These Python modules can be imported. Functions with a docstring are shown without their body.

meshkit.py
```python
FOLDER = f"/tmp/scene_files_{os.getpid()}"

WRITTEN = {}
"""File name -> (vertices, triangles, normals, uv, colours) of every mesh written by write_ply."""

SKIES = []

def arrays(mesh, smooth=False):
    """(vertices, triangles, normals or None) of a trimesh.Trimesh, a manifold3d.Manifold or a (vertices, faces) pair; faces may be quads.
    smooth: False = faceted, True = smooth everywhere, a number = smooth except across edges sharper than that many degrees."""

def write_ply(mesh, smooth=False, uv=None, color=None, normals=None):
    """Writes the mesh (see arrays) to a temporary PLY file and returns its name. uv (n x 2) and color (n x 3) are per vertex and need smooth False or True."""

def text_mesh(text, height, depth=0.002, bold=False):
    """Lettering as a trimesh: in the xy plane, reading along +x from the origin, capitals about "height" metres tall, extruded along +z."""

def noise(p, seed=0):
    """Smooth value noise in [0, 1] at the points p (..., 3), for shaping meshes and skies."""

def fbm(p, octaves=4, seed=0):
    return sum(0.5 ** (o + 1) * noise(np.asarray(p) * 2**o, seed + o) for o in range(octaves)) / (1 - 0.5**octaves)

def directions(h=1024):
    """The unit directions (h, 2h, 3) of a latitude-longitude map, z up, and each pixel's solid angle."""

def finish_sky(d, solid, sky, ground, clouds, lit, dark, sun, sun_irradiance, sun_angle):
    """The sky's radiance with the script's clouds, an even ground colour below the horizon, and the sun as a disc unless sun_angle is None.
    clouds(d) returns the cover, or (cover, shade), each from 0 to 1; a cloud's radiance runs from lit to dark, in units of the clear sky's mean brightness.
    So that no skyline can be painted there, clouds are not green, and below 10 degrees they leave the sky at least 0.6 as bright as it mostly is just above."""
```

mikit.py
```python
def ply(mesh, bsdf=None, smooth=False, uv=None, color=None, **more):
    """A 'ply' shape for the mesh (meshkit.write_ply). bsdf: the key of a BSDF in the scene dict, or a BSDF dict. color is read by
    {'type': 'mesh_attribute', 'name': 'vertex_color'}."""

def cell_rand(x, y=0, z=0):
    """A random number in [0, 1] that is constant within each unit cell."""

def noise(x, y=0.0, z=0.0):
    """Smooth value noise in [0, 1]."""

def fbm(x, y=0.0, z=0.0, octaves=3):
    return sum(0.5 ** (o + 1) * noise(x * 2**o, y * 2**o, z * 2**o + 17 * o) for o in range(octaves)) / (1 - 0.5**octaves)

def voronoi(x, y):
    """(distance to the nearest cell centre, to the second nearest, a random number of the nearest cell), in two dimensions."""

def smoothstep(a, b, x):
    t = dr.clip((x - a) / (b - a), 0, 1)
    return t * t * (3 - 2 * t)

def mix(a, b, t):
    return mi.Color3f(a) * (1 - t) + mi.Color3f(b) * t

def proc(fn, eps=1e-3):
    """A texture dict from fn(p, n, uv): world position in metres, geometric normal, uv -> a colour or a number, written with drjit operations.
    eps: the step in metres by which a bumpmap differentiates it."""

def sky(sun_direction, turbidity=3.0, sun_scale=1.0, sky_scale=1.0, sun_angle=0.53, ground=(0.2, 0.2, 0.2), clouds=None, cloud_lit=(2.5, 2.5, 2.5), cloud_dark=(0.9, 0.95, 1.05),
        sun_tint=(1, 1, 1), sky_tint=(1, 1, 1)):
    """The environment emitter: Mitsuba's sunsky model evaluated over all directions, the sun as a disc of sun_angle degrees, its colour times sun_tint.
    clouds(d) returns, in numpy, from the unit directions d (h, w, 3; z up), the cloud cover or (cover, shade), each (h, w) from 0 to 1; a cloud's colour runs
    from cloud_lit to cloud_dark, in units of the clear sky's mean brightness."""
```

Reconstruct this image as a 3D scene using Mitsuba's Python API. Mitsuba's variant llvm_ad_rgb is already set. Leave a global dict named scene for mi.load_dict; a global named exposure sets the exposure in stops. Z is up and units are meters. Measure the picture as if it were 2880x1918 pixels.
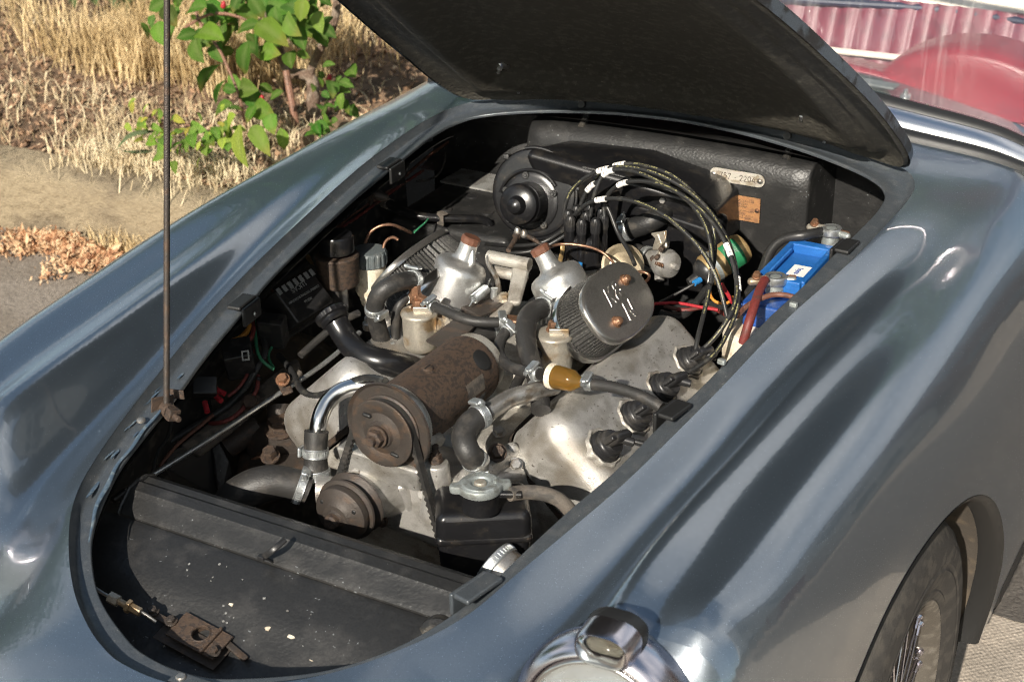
import math, random
import numpy as np
import trimesh
import drjit as dr
import mitsuba as mi
import mikit, meshkit
from mikit import proc, noise, fbm, voronoi, cell_rand, smoothstep, mix

scene, labels = {}, {}
T = mi.ScalarTransform4f
rng = np.random.default_rng(7)

# ------------------------------------------------------------------ camera, sky, exposure
scene['camera'] = {'type': 'thinlens', 'aperture_radius': 0.0032, 'focus_distance': 2.35, 'fov': 36.22, 'fov_axis': 'x', 'near_clip': 0.05, 'far_clip': 400.0,
                   'to_world': T().look_at(origin=[1.0617, -1.7734, 1.8046], target=[0.6181, -0.9947, 1.3609], up=[-0.2043, 0.3942, 0.8960])}
SUN = (0.13, -1.0, 0.585)
scene['sky'] = mikit.sky(SUN, turbidity=3.0, sun_angle=0.6, sun_tint=(0.92, 1.08, 1.42), sun_scale=1.0, sky_scale=0.85, sky_tint=(1.22, 1.05, 0.88),
                         clouds=lambda d: np.clip(meshkit.fbm(d * [2.2, 2.2, 4.0] + 3.1, 5) * 3.2 - 1.35, 0, 1) * np.clip(d[..., 2] * 4, 0, 1))
exposure = 2.5

# ------------------------------------------------------------------ keys, labels
def key(name):
    if not any(k == name or k.startswith(name + '__') for k in list(scene) + list(labels)):
        return name
    for i in range(1, 1000):
        k = f'{name}_{i:03d}'
        if not any(q == k or q.startswith(k + '__') for q in list(scene) + list(labels)):
            return k

_count = {}
def pkey(base):
    n = _count.get(base, 0)
    _count[base] = n + 1
    return base if n == 0 else f'{base}_{n:03d}'

def thing(name, label, cat, group=None, kind=None):
    k = pkey(name)
    labels[k] = {'label': label, 'category': cat}
    if group: labels[k]['group'] = group
    if kind: labels[k]['kind'] = kind
    return k

def put(k, mesh, mat, smooth=35, label=None, **more):
    scene[k] = mikit.ply(mesh, mat, smooth=smooth, **more)
    if label: labels[k] = {'label': label}
    return k

def part(parent, name, mesh, mat, smooth=35, label=None):
    return put(pkey(parent + '__' + name), mesh, mat, smooth, label)

def stuff(k):
    labels.setdefault(k, {})['kind'] = 'stuff'

def structure(name, mesh, mat, smooth=False):
    k = pkey(name); put(k, mesh, mat, smooth)
    labels[k] = {'label': name.replace('_', ' '), 'kind': 'structure'}
    return k

# ------------------------------------------------------------------ mesh helpers
cat = lambda ms: trimesh.util.concatenate([m for m in ms if m is not None])
def unit(v):
    v = np.asarray(v, float); return v / (np.linalg.norm(v) + 1e-12)
def frame(axis, hint=(0, 0, 1)):
    z = unit(axis); h = np.asarray(hint, float)
    if abs(z @ unit(h)) > 0.98: h = np.array([1.0, 0, 0])
    x = unit(np.cross(h, z)); y = np.cross(z, x)
    return np.stack([x, y, z], 1)
def place(m, origin, axis=(0, 0, 1), hint=(0, 0, 1)):
    M = np.eye(4); M[:3, :3] = frame(axis, hint); M[:3, 3] = origin
    m = m.copy(); m.apply_transform(M); return m
def grid(V, closed_u=False, closed_v=False):
    """a quad sheet from an array (n, m, 3)"""
    n, m = V.shape[:2]
    iu = np.arange(n if closed_u else n - 1); iv = np.arange(m if closed_v else m - 1)
    a, b = np.meshgrid(iu, iv, indexing='ij'); a2, b2 = (a + 1) % n, (b + 1) % m
    q = np.stack([a * m + b, a2 * m + b, a2 * m + b2, a * m + b2], -1).reshape(-1, 4)
    return trimesh.Trimesh(V.reshape(-1, 3), np.vstack([q[:, [0, 1, 2]], q[:, [0, 2, 3]]]), process=False)
def spline(pts, n):
    from scipy.interpolate import CubicSpline
    p = np.asarray(pts, float)
    if len(p) == 2: return p[0] + (p[1] - p[0]) * np.linspace(0, 1, n)[:, None]
    d = np.r_[0, np.cumsum(np.linalg.norm(np.diff(p, axis=0), axis=1) ** 0.6)]
    return CubicSpline(d, p, bc_type='natural')(np.linspace(0, d[-1], n))
def tube(pts, r, n=None, sides=14, ends=True, flat=1.0):
    p = np.asarray(pts, float)
    if n is None: n = 2 if len(p) == 2 else 7 * len(p)
    if n > 0: c = spline(p, n)
    else: c = p
    n = len(c)
    if np.ndim(r) == 0: rr = np.full(n, float(r))
    else: rr = np.interp(np.linspace(0, 1, n), np.linspace(0, 1, len(r)), r)
    t = np.gradient(c, axis=0); t /= np.linalg.norm(t, axis=1, keepdims=True)
    x = frame(t[0])[:, 0]; ring = []
    ang = np.linspace(0, 2 * np.pi, sides, endpoint=False)
    for i in range(n):
        x = unit(x - t[i] * (x @ t[i])); y = np.cross(t[i], x)
        ring.append(c[i] + rr[i] * (np.cos(ang)[:, None] * x + flat * np.sin(ang)[:, None] * y))
    V = np.array(ring); m = grid(V, closed_v=True)
    if ends:
        v = np.vstack([m.vertices, c[:1], c[-1:]]); k = len(m.vertices); j = np.arange(sides); j2 = (j + 1) % sides; o = (n - 1) * sides
        f = np.vstack([m.faces, np.stack([j2, j, j * 0 + k], 1), np.stack([o + j, o + j2, j * 0 + k + 1], 1)])
        m = trimesh.Trimesh(v, f, process=False)
    m.fix_normals() if False else None
    if m.volume < 0 and ends: m.invert()
    return m
def lathe(prof, origin=(0, 0, 0), axis=(0, 0, 1), n=32, hint=(0, 0, 1), wave=None):
    """prof: (radius, height) from the bottom; wave(angle, r, h) -> radius"""
    pr_ = np.asarray(prof, float); a = np.linspace(0, 2 * np.pi, n, endpoint=False)
    R = np.repeat(pr_[:, :1], n, 1); H = np.repeat(pr_[:, 1:], n, 1)
    if wave is not None: R = wave(a[None, :] + 0 * R, R, H)
    V = np.stack([R * np.cos(a), R * np.sin(a), H], -1)
    m = grid(V, closed_v=True); m.merge_vertices()
    m.update_faces(m.nondegenerate_faces()); m.remove_unreferenced_vertices()
    if m.volume < 0: m.invert()
    return place(m, origin, axis, hint)
def disc_cyl(r, p0, p1, n=28, bevel=0.0012):
    p0, p1 = np.asarray(p0, float), np.asarray(p1, float); L = np.linalg.norm(p1 - p0); b = min(bevel, r * .4, L * .4)
    return lathe([(0, 0), (r - b, 0), (r, b), (r, L - b), (r - b, L), (0, L)], p0, p1 - p0, n)
def rbox(c, size, b=0.003, X=None, Z=None, seg=1):
    """a box with bevelled edges; X, Z: its long axis and its up axis"""
    import manifold3d as m3
    sx, sy, sz = np.asarray(size, float) / 2; b = min(b, sx * .9, sy * .9, sz * .9)
    s = m3.Manifold.sphere(b, 8 if seg == 1 else 16)
    h = m3.Manifold.batch_hull([s.translate([i * (sx - b), j * (sy - b), k * (sz - b)]) for i in (-1, 1) for j in (-1, 1) for k in (-1, 1)])
    mm = h.to_mesh(); m = trimesh.Trimesh(np.array(mm.vert_properties[:, :3]), np.array(mm.tri_verts), process=False)
    M = np.eye(4)
    if X is not None or Z is not None:
        z = unit(Z if Z is not None else (0, 0, 1)); x = np.asarray(X if X is not None else (1, 0, 0), float); x = unit(x - z * (x @ z))
        M[:3, :3] = np.stack([x, np.cross(z, x), z], 1)
    M[:3, 3] = c; m.apply_transform(M); return m
def hull(pts_r, seg=12):
    import manifold3d as m3
    h = m3.Manifold.batch_hull([m3.Manifold.sphere(r, seg).translate(list(map(float, p))) for p, r in pts_r])
    mm = h.to_mesh(); return trimesh.Trimesh(np.array(mm.vert_properties[:, :3]), np.array(mm.tri_verts), process=False)
def prism(poly, h, origin, axis, hint=(0, 0, 1)):
    from shapely.geometry import Polygon
    g = poly if hasattr(poly, 'exterior') else Polygon(poly)
    m = trimesh.creation.extrude_polygon(g, h, engine='earcut')
    return place(m, origin, axis, hint)
def hexagon(s):
    return [(s / math.sqrt(3) * math.cos(a), s / math.sqrt(3) * math.sin(a)) for a in np.arange(6) * math.pi / 3]
def bolt(p, axis, s=0.013, h=0.008, washer=True, stud=0.0):
    a = unit(axis); p = np.asarray(p, float)
    out = [lathe([(0, 0), (s * .577 * .99, 0), (s * .577, h * .7), (s * .577 * .86, h), (0, h)], p + a * 0.0015, a, 6)]
    if washer: out.append(disc_cyl(s * .78, p - a * 0.002, p + a * 0.0015, 18, .0004))
    if stud: out.append(disc_cyl(s * .3, p, p + a * (h + stud), 10, .0005))
    return cat(out)
def along(pts, n=60):
    c = spline(pts, n); return c, np.gradient(c, axis=0)
def at_frac(pts, f):
    c, t = along(pts, 101); i = int(round(f * 100)); return c[i], unit(t[i])
def clamp_parts(parent, p, axis, r, w=0.011, toward=(0.5, -0.8, 0.6), mat='zinc', slots=True, name='hose_clamp', spin=0.0):
    """a worm-drive clamp round a hose: band, screw housing, screw"""
    a = unit(axis); t = np.asarray(toward, float); t = unit(t - a * (t @ a)); s = np.cross(a, t)
    if spin: t, s = t * math.cos(spin) + s * math.sin(spin), s * math.cos(spin) - t * math.sin(spin)
    p = np.asarray(p, float); ro = r + .0012
    band = lathe([(r * .9, -w / 2), (ro, -w / 2), (ro + .0006, -w / 2 + .001), (ro, -w / 2 + .002), (ro, w / 2 - .002), (ro + .0006, w / 2 - .001), (ro, w / 2), (r * .9, w / 2)], p, a, 36)
    if slots:
        bars = []
        for k in range(40):
            an = 2 * np.pi * k / 40; d = t * math.cos(an) + s * math.sin(an)
            bars.append(rbox(p + d * (ro + .0002), (.0011, .0012, w * .5), .0002, X=np.cross(a, d), Z=a))
        band = cat([band] + bars)
    k = part(parent, name, band, mat)
    part(k, 'screw_housing', hull([(p + t * (ro + .004) + s * q * .008 + a * e * (w * .36), .0028) for q in (-1, 1) for e in (-1, 1)]), mat)
    q0 = p + t * (ro + .0045) + s * .0085
    part(k, 'screw', cat([disc_cyl(.0042, q0, q0 + s * .005, 14), lathe([(0, 0), (.0033, 0), (.0033, .005), (0, .005)], q0 + s * .004, s, 6)]), mat)
    return k
def hose(name, pts, r, mat, label, cat_='hose', group=None, n=None, sides=18, clamps=(), bulge=True):
    k = thing(name, label, cat_, group)
    part(k, 'hose_wall' if clamps else 'hose_body', tube(pts, r, n or 9 * len(pts), sides), mat)
    for c in clamps:
        f = c[0]; opt = c[1] if len(c) > 1 else {}
        p, t = at_frac(pts, f); rr = r if np.ndim(r) == 0 else np.interp(f, np.linspace(0, 1, len(r)), r)
        clamp_parts(k, p, t, rr, **opt)
    return k

# ------------------------------------------------------------------ materials
def P_(base, rough=0.5, metal=0.0, **kw):
    d = {'type': 'principled', 'base_color': base if isinstance(base, dict) else {'type': 'rgb', 'value': list(base)},
         'roughness': rough, 'metallic': metal, 'specular': 0.5}
    d.update(kw); return d
def two(b): return {'type': 'twosided', 'bsdf': b}
def bumped(b, fn, scale, eps=8e-4):
    return {'type': 'bumpmap', 'arbitrary': proc(fn, eps), 'scale': scale, 'bsdf': b}
def mat(name, b):
    scene[name] = two(b); return name

def speckle(base, second, scale, lo=.5, hi=.7, third=None, fine=900):
    b, s = mi.Color3f(*base), mi.Color3f(*second)
    def f(p, n, uv):
        a = fbm(p.x * scale, p.y * scale, p.z * scale, octaves=4)
        c = mix(b, s, smoothstep(lo, hi, a))
        g = noise(p.x * fine, p.y * fine, p.z * fine)
        c = c * (0.82 + 0.36 * g)
        if third is not None:
            q = noise(p.x * 330 + 9, p.y * 330, p.z * 330) * (.75 + .5 * a)
            c = mix(c, mi.Color3f(*third), .6 * smoothstep(.95, 1.0, q))
        return c
    return proc(f)
def b_noise(s1, s2=0):
    def f(p, n, uv):
        v = noise(p.x * s1, p.y * s1, p.z * s1)
        if s2: v = v + .5 * noise(p.x * s2, p.y * s2, p.z * s2)
        return v
    return f

def paint_fn(p, n, uv):
    g = cell_rand(dr.floor(p.x * 1400), dr.floor(p.y * 1400), dr.floor(p.z * 1400))
    return mi.Color3f(.56, .61, .66) * (0.86 + .24 * g + 1.6 * smoothstep(.987, 1.0, g))
scene['paint'] = two({'type': 'blendbsdf', 'weight': .62, 'flake': P_(proc(paint_fn), .27, .97),
                      'lacquer': {'type': 'principled', 'base_color': {'type': 'rgb', 'value': [.026, .037, .050]}, 'roughness': .03, 'metallic': 0.0, 'eta': 2.2}})
mat('paint_flat', P_(speckle((.10, .125, .155), (.035, .038, .042), 30, .42, .6, (.28, .32, .36)), .45, .4))
mat('gutter', P_(speckle((.078, .089, .100), (.105, .112, .118), 90, .45, .8, (.28, .28, .27)), .36, .4))
mat('bright_trim', {'type': 'roughconductor', 'material': 'Al', 'alpha': .07, 'distribution': 'ggx'})
mat('chrome', {'type': 'roughconductor', 'material': 'Cr', 'alpha': .05, 'distribution': 'ggx'})
mat('cap_metal', P_(speckle((.50, .48, .45), (.42, .40, .37), 60, .4, .8), .26, .9))
mat('tarnish', P_(speckle((.42, .35, .24), (.30, .24, .16), 60), .4, .7))
mat('polished', P_((.74, .73, .71), .17, 1.0))
mat('black_gloss', P_(speckle((.009, .009, .010), (.020, .018, .016), 60, .5, .8, (.10, .065, .045)), .27))
mat('black_satin', bumped(P_(speckle((.016, .016, .016), (.05, .045, .038), 45, .48, .72, (.16, .15, .13)), .48), b_noise(700), .0004))
mat('black_plastic', P_(speckle((.017, .017, .018), (.032, .03, .028), 60, .5, .7), .38))
mat('bonnet_lining', bumped(P_(speckle((.036, .033, .027), (.056, .051, .041), 110, .45, .8, (.12, .11, .085), 700), .55), b_noise(260, 900), .0022))
mat('bulkhead_black', bumped(P_(speckle((.017, .017, .017), (.032, .031, .030), 40, .45, .8, (.24, .26, .27), 700), .42), b_noise(300, 900), .0004))
mat('rubber', bumped(P_(speckle((.024, .023, .022), (.05, .045, .04), 60, .5, .75), .5), b_noise(900), .0003))
mat('rubber_dusty', bumped(P_(speckle((.034, .031, .028), (.055, .049, .042), 50, .45, .7), .75), b_noise(700), .0006))
mat('rubber_dark', P_((.012, .012, .012), .5))
mat('lead_black', P_(speckle((.02, .02, .02), (.05, .048, .042), 80, .55, .8), .4))
def alloy_fn(p, n, uv):
    a = fbm(p.x * 45, p.y * 45, p.z * 45, octaves=4); big = fbm(p.x * 13 + 4, p.y * 13, p.z * 13, octaves=4); g = noise(p.x * 1400, p.y * 1400, p.z * 1400)
    c = mix((.47, .455, .43), (.33, .315, .285), smoothstep(.42, .70, a)); c = mix(c, (.22, .19, .15), .8 * smoothstep(.52, .72, big)) * (.84 + .32 * g)
    pit = noise(p.x * 260, p.y * 260, p.z * 260); return mix(c, (.13, .115, .095), .8 * smoothstep(.86, .93, pit))
mat('alloy', bumped(P_(proc(alloy_fn), .47, .65), b_noise(900, 2200), .0005))
mat('alloy_dirty', bumped(P_(speckle((.42, .40, .36), (.26, .235, .20), 40, .42, .66, (.10, .08, .06)), .55, .5), b_noise(500, 1500), .0005))
mat('dashpot_metal', bumped(P_(speckle((.56, .555, .54), (.42, .41, .39), 80, .45, .8, None, 1500), .40, .85), b_noise(1500), .0002))
mat('bowl_metal', P_(speckle((.47, .43, .36), (.30, .21, .12), 35, .5, .72, (.22, .12, .05)), .4, .65))
mat('zinc', P_(speckle((.55, .57, .57), (.42, .43, .42), 80), .35, .85))
mat('zinc_dull', P_(speckle((.36, .39, .38), (.26, .27, .25), 120), .45, .6))
mat('steel', P_(speckle((.42, .40, .37), (.25, .21, .17), 90), .4, .85))
mat('rust', bumped(P_(speckle((.070, .046, .032), (.040, .030, .025), 230, .42, .66, (.13, .070, .034), 1200), .68, .2), b_noise(800, 2000), .0009))
mat('rust_dark', bumped(P_(speckle((.052, .043, .037), (.082, .055, .039), 70, .5, .74, (.13, .08, .05)), .55, .4), b_noise(700, 2000), .0006))
mat('brass', P_(speckle((.25, .135, .08), (.14, .08, .05), 120), .45, .6))
mat('copper_metal', P_(speckle((.36, .20, .13), (.22, .13, .09), 150), .4, .8))
mat('brown_plastic', P_((.125, .055, .034), .42))
mat('gold', P_(speckle((.48, .33, .15), (.33, .22, .10), 40), .42, .6))
mat('green_label', P_((.02, .17, .07), .5))
mat('blue_plastic', P_(speckle((.012, .10, .33), (.016, .115, .36), 30), .42))
mat('blue_dark', P_(speckle((.010, .055, .24), (.02, .065, .22), 50), .45))
mat('white_label', P_((.74, .72, .68), .55))
mat('cream_plastic', P_(speckle((.62, .56, .45), (.5, .42, .31), 60), .5))
mat('grey_plastic', P_(speckle((.085, .10, .105), (.12, .13, .13), 80), .5))
mat('grey_panel', bumped(P_(speckle((.24, .24, .23), (.15, .145, .135), 45, .45, .68, (.32, .31, .29)), .6, .2), b_noise(400, 1200), .0008))
mat('plate_alloy', P_(speckle((.50, .47, .41), (.32, .27, .20), 90, .5, .68, (.25, .13, .07)), .5, .5))
mat('plate_copper', P_(speckle((.46, .235, .105), (.33, .17, .09), 110, .45, .7, (.25, .2, .15)), .5, .45))
mat('print_dark', P_((.06, .04, .03), .6))
mat('print_yellow', P_((.24, .225, .10), .6))
mat('print_grey', P_((.26, .26, .25), .5))
mat('red_wire', P_(speckle((.14, .026, .022), (.08, .035, .028), 60), .55))
mat('red_bright', P_((.34, .02, .028), .5))
mat('green_wire', P_((.03, .16, .08), .5))
mat('orange_wire', P_((.58, .24, .04), .5))
mat('black_wire', P_((.02, .02, .02), .5))
mat('blue_wire', P_((.02, .18, .45), .5))
mat('brown_wire', P_(speckle((.14, .06, .04), (.09, .04, .03), 90), .55))
mat('filter_mesh', bumped(P_(speckle((.050, .049, .047), (.12, .115, .105), 500, .5, .7), .55, .3), b_noise(1100), .0006))
mat('tape', P_(speckle((.10, .085, .07), (.05, .045, .04), 70), .8))
scene['glass'] = {'type': 'thindielectric', 'int_ior': 1.5}
scene['clear_plastic'] = {'type': 'thindielectric', 'int_ior': 1.45}
scene['amber'] = {'type': 'principled', 'base_color': {'type': 'rgb', 'value': [.86, .52, .13]}, 'roughness': .10, 'spec_trans': .9, 'eta': 1.3, 'metallic': 0.0}
scene['lamp_glass'] = {'type': 'principled', 'base_color': {'type': 'rgb', 'value': [.93, .95, .92]}, 'roughness': .08, 'spec_trans': .8, 'eta': 1.45, 'metallic': 0.0}

# ------------------------------------------------------------------ the car's body
import shapely, shapely.affinity
from shapely.geometry import Polygon, Point
car = thing('sports_car', 'grey metallic vintage open sports car with its bonnet raised', 'car')
from scipy.interpolate import PchipInterpolator, CubicSpline, interp1d
ST = {
 -.97: [(0,.47),(.13,.47),(.24,.44),(.33,.41),(.39,.38),(.44,.36),(.47,.34),(.49,.32),(.50,.29),(.50,.26),(.47,.22)],
 -.90: [(0,.575),(.14,.57),(.25,.54),(.345,.48),(.41,.44),(.47,.42),(.52,.40),(.55,.38),(.565,.34),(.565,.28),(.54,.22)],
 -.82: [(0,.655),(.14,.652),(.255,.63),(.35,.56),(.42,.50),(.49,.47),(.55,.45),(.58,.42),(.60,.38),(.60,.30),(.57,.22)],
 -.75: [(0,.692),(.13,.690),(.24,.672),(.345,.615),(.43,.56),(.51,.53),(.57,.50),(.60,.47),(.62,.41),(.62,.30),(.59,.22)],
 -.66: [(0,.716),(.11,.715),(.22,.706),(.35,.655),(.43,.625),(.515,.615),(.565,.575),(.59,.535),(.607,.47),(.60,.32),(.58,.22)],
 -.58: [(0,.738),(.12,.738),(.265,.732),(.37,.690),(.455,.715),(.54,.715),(.59,.645),(.605,.60),(.615,.52),(.61,.33),(.59,.22)],
 -.53: [(0,.750),(.14,.750),(.29,.744),(.385,.705),(.470,.778),(.512,.770),(.556,.770),(.606,.715),(.630,.56),(.615,.34),(.59,.22)],
 -.45: [(0,.768),(.15,.768),(.312,.763),(.398,.722),(.470,.805),(.512,.795),(.562,.803),(.617,.765),(.640,.60),(.622,.35),(.60,.22)],
 -.30: [(0,.80),(.18,.80),(.345,.790),(.412,.750),(.475,.818),(.514,.812),(.575,.822),(.634,.785),(.658,.65),(.641,.38),(.61,.22)],
 -.15: [(0,.83),(.20,.828),(.375,.815),(.432,.780),(.485,.826),(.522,.822),(.583,.832),(.643,.797),(.668,.68),(.656,.42),(.63,.22)],
 0.00: [(0,.853),(.21,.851),(.395,.837),(.450,.812),(.495,.835),(.533,.833),(.594,.841),(.652,.806),(.682,.69),(.678,.45),(.65,.22)],
 0.20: [(0,.877),(.22,.874),(.425,.857),(.478,.840),(.520,.849),(.555,.849),(.608,.848),(.664,.808),(.700,.68),(.699,.45),(.68,.22)],
 0.40: [(0,.893),(.22,.890),(.450,.872),(.503,.860),(.545,.860),(.577,.858),(.622,.850),(.673,.802),(.712,.63),(.714,.45),(.69,.21)],
 0.60: [(0,.905),(.22,.902),(.458,.882),(.523,.875),(.560,.872),(.590,.866),(.635,.850),(.686,.795),(.717,.60),(.718,.45),(.69,.21)],
 0.75: [(0,.925),(.22,.920),(.450,.895),(.530,.882),(.565,.875),(.595,.867),(.640,.848),(.690,.79),(.719,.59),(.720,.45),(.69,.21)],
 0.84: [(0,.962),(.22,.954),(.450,.920),(.540,.897),(.575,.882),(.605,.869),(.645,.846),(.692,.79),(.721,.59),(.721,.45),(.69,.21)],
 1.00: [(0,.962),(.22,.954),(.450,.918),(.540,.895),(.575,.881),(.605,.869),(.648,.845),(.694,.79),(.722,.59),(.722,.45),(.69,.21)],
 2.30: [(0,.930),(.22,.925),(.450,.905),(.540,.885),(.575,.876),(.605,.866),(.648,.845),(.694,.79),(.722,.59),(.722,.45),(.69,.21)],
 3.40: [(0,.640),(.22,.635),(.420,.620),(.500,.610),(.560,.590),(.60,.55),(.63,.50),(.645,.46),(.65,.42),(.65,.36),(.62,.28)],
}
_ys = np.array(sorted(ST)); _tab = np.array([ST[y] for y in _ys])
from scipy.interpolate import make_smoothing_spline
_sm = [[make_smoothing_spline(_ys, _tab[:, i, j], lam=6e-6) for j in (0, 1)] for i in range(_tab.shape[1])]
_sec = lambda y: np.array([[float(f(y)) for f in r] for r in _sm])
ARCH_Y, ARCH_Z, ARCH_R = .020, .262, .392
def section(y, n=260):
    """the half cross-section at y, from the centre line outwards and down"""
    c = _sec(y); d = np.r_[0, np.cumsum(np.linalg.norm(np.diff(c, axis=0), axis=1))]
    u = np.linspace(0, d[-1], n)
    return np.stack([PchipInterpolator(d, c[:, 0])(u), CubicSpline(d, c[:, 1], bc_type='natural')(u) * .55 + PchipInterpolator(d, c[:, 1])(u) * .45], 1), d
# half outlines of the bonnet opening, front to rear: outer paint edge, inner lip
OUT = np.array([(0,-.750),(.045,-.747),(.085,-.735),(.151,-.698),(.206,-.653),(.245,-.612),(.273,-.576),(.297,-.530),(.312,-.480),(.336,-.386),(.364,-.260),(.385,-.136),(.397,-.05),(.409,.06),(.420,.16),(.434,.26),(.446,.367),(.453,.48),(.456,.56),(.453,.62),(.440,.668),(.415,.695),(.36,.707),(.24,.722),(.12,.735),(0,.740)])
INN = np.array([(0,-.712),(.05,-.707),(.098,-.690),(.15,-.663),(.197,-.625),(.235,-.582),(.263,-.530),(.284,-.471),(.299,-.392),(.313,-.317),(.332,-.235),(.350,-.120),(.366,-.03),(.375,.05),(.387,.17),(.399,.273),(.406,.375),(.413,.46),(.418,.54),(.415,.59),(.398,.630),(.365,.653),(.30,.672),(.20,.690),(.10,.702),(0,.706)])
def dense(o, n=150):
    d = np.r_[0, np.cumsum(np.linalg.norm(np.diff(o, axis=0), axis=1))]
    u = np.linspace(0, d[-1], n)
    return np.stack([PchipInterpolator(d, o[:, 0])(u), PchipInterpolator(d, o[:, 1])(u)], 1)
OUTD, INND = dense(OUT), dense(INN)
def top_z(x, y):
    s, _ = section(y); i = int(np.argmax(s[:, 1] < s[:, 1].max() - .4)) or len(s)
    return float(np.interp(abs(x), s[:200, 0], s[:200, 1]))
def zbot(y):
    q = ARCH_R ** 2 - (y - ARCH_Y) ** 2
    return ARCH_Z + math.sqrt(q) if q > 0 else None
NX = 110
def patch(ys, wf):
    rows = []
    for y in ys:
        s, d = section(y); w = wf(y)
        j = np.searchsorted(s[:200, 0], w); lo = 0.0 if w <= 0 else j - 1 + (w - s[j - 1, 0]) / (s[j, 0] - s[j - 1, 0] + 1e-9)
        zb = zbot(y); hi = len(s) - 1.0
        if zb is not None:
            k = np.where((s[:, 0] > .55) & (s[:, 1] < zb))[0]
            if len(k): hi = k[0] - 1 + (s[k[0] - 1, 1] - zb) / (s[k[0] - 1, 1] - s[k[0], 1] + 1e-9)
        mid = float(np.argmin(np.abs(np.cumsum(np.linalg.norm(np.diff(s, axis=0, prepend=s[:1]), axis=1)) - d[7])))
        t = np.r_[np.linspace(lo, mid, 84), np.linspace(mid, max(hi, mid + .5), NX - 83)[1:]]
        x = np.interp(t, np.arange(len(s)), s[:, 0]); z = np.interp(t, np.arange(len(s)), s[:, 1])
        rows.append(np.stack([x, np.full(NX, y), z], 1))
    return np.array(rows)
y_open = OUTD[:, 1].copy(); w_open = interp1d(y_open, OUTD[:, 0], bounds_error=False, fill_value=0.0)
e = 1e-4
yA = np.unique(np.concatenate([y_open, np.linspace(-.74, .73, 200), ARCH_Y + ARCH_R * np.cos(np.linspace(0, np.pi, 60)), [ARCH_Y - ARCH_R - e, ARCH_Y + ARCH_R + e]]))
yA = yA[(yA >= -.75) & (yA <= .74)]
A = patch(yA, lambda y: float(w_open(y)))
B = patch(np.linspace(-.97, -.75, 40), lambda y: 0.0)
Cc = patch(np.unique(np.r_[np.linspace(.74, 1.05, 24), np.linspace(1.05, 3.4, 30)]), lambda y: 0.0)
half = []
for V in (B, A):
    half.append(grid(V))
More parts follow.
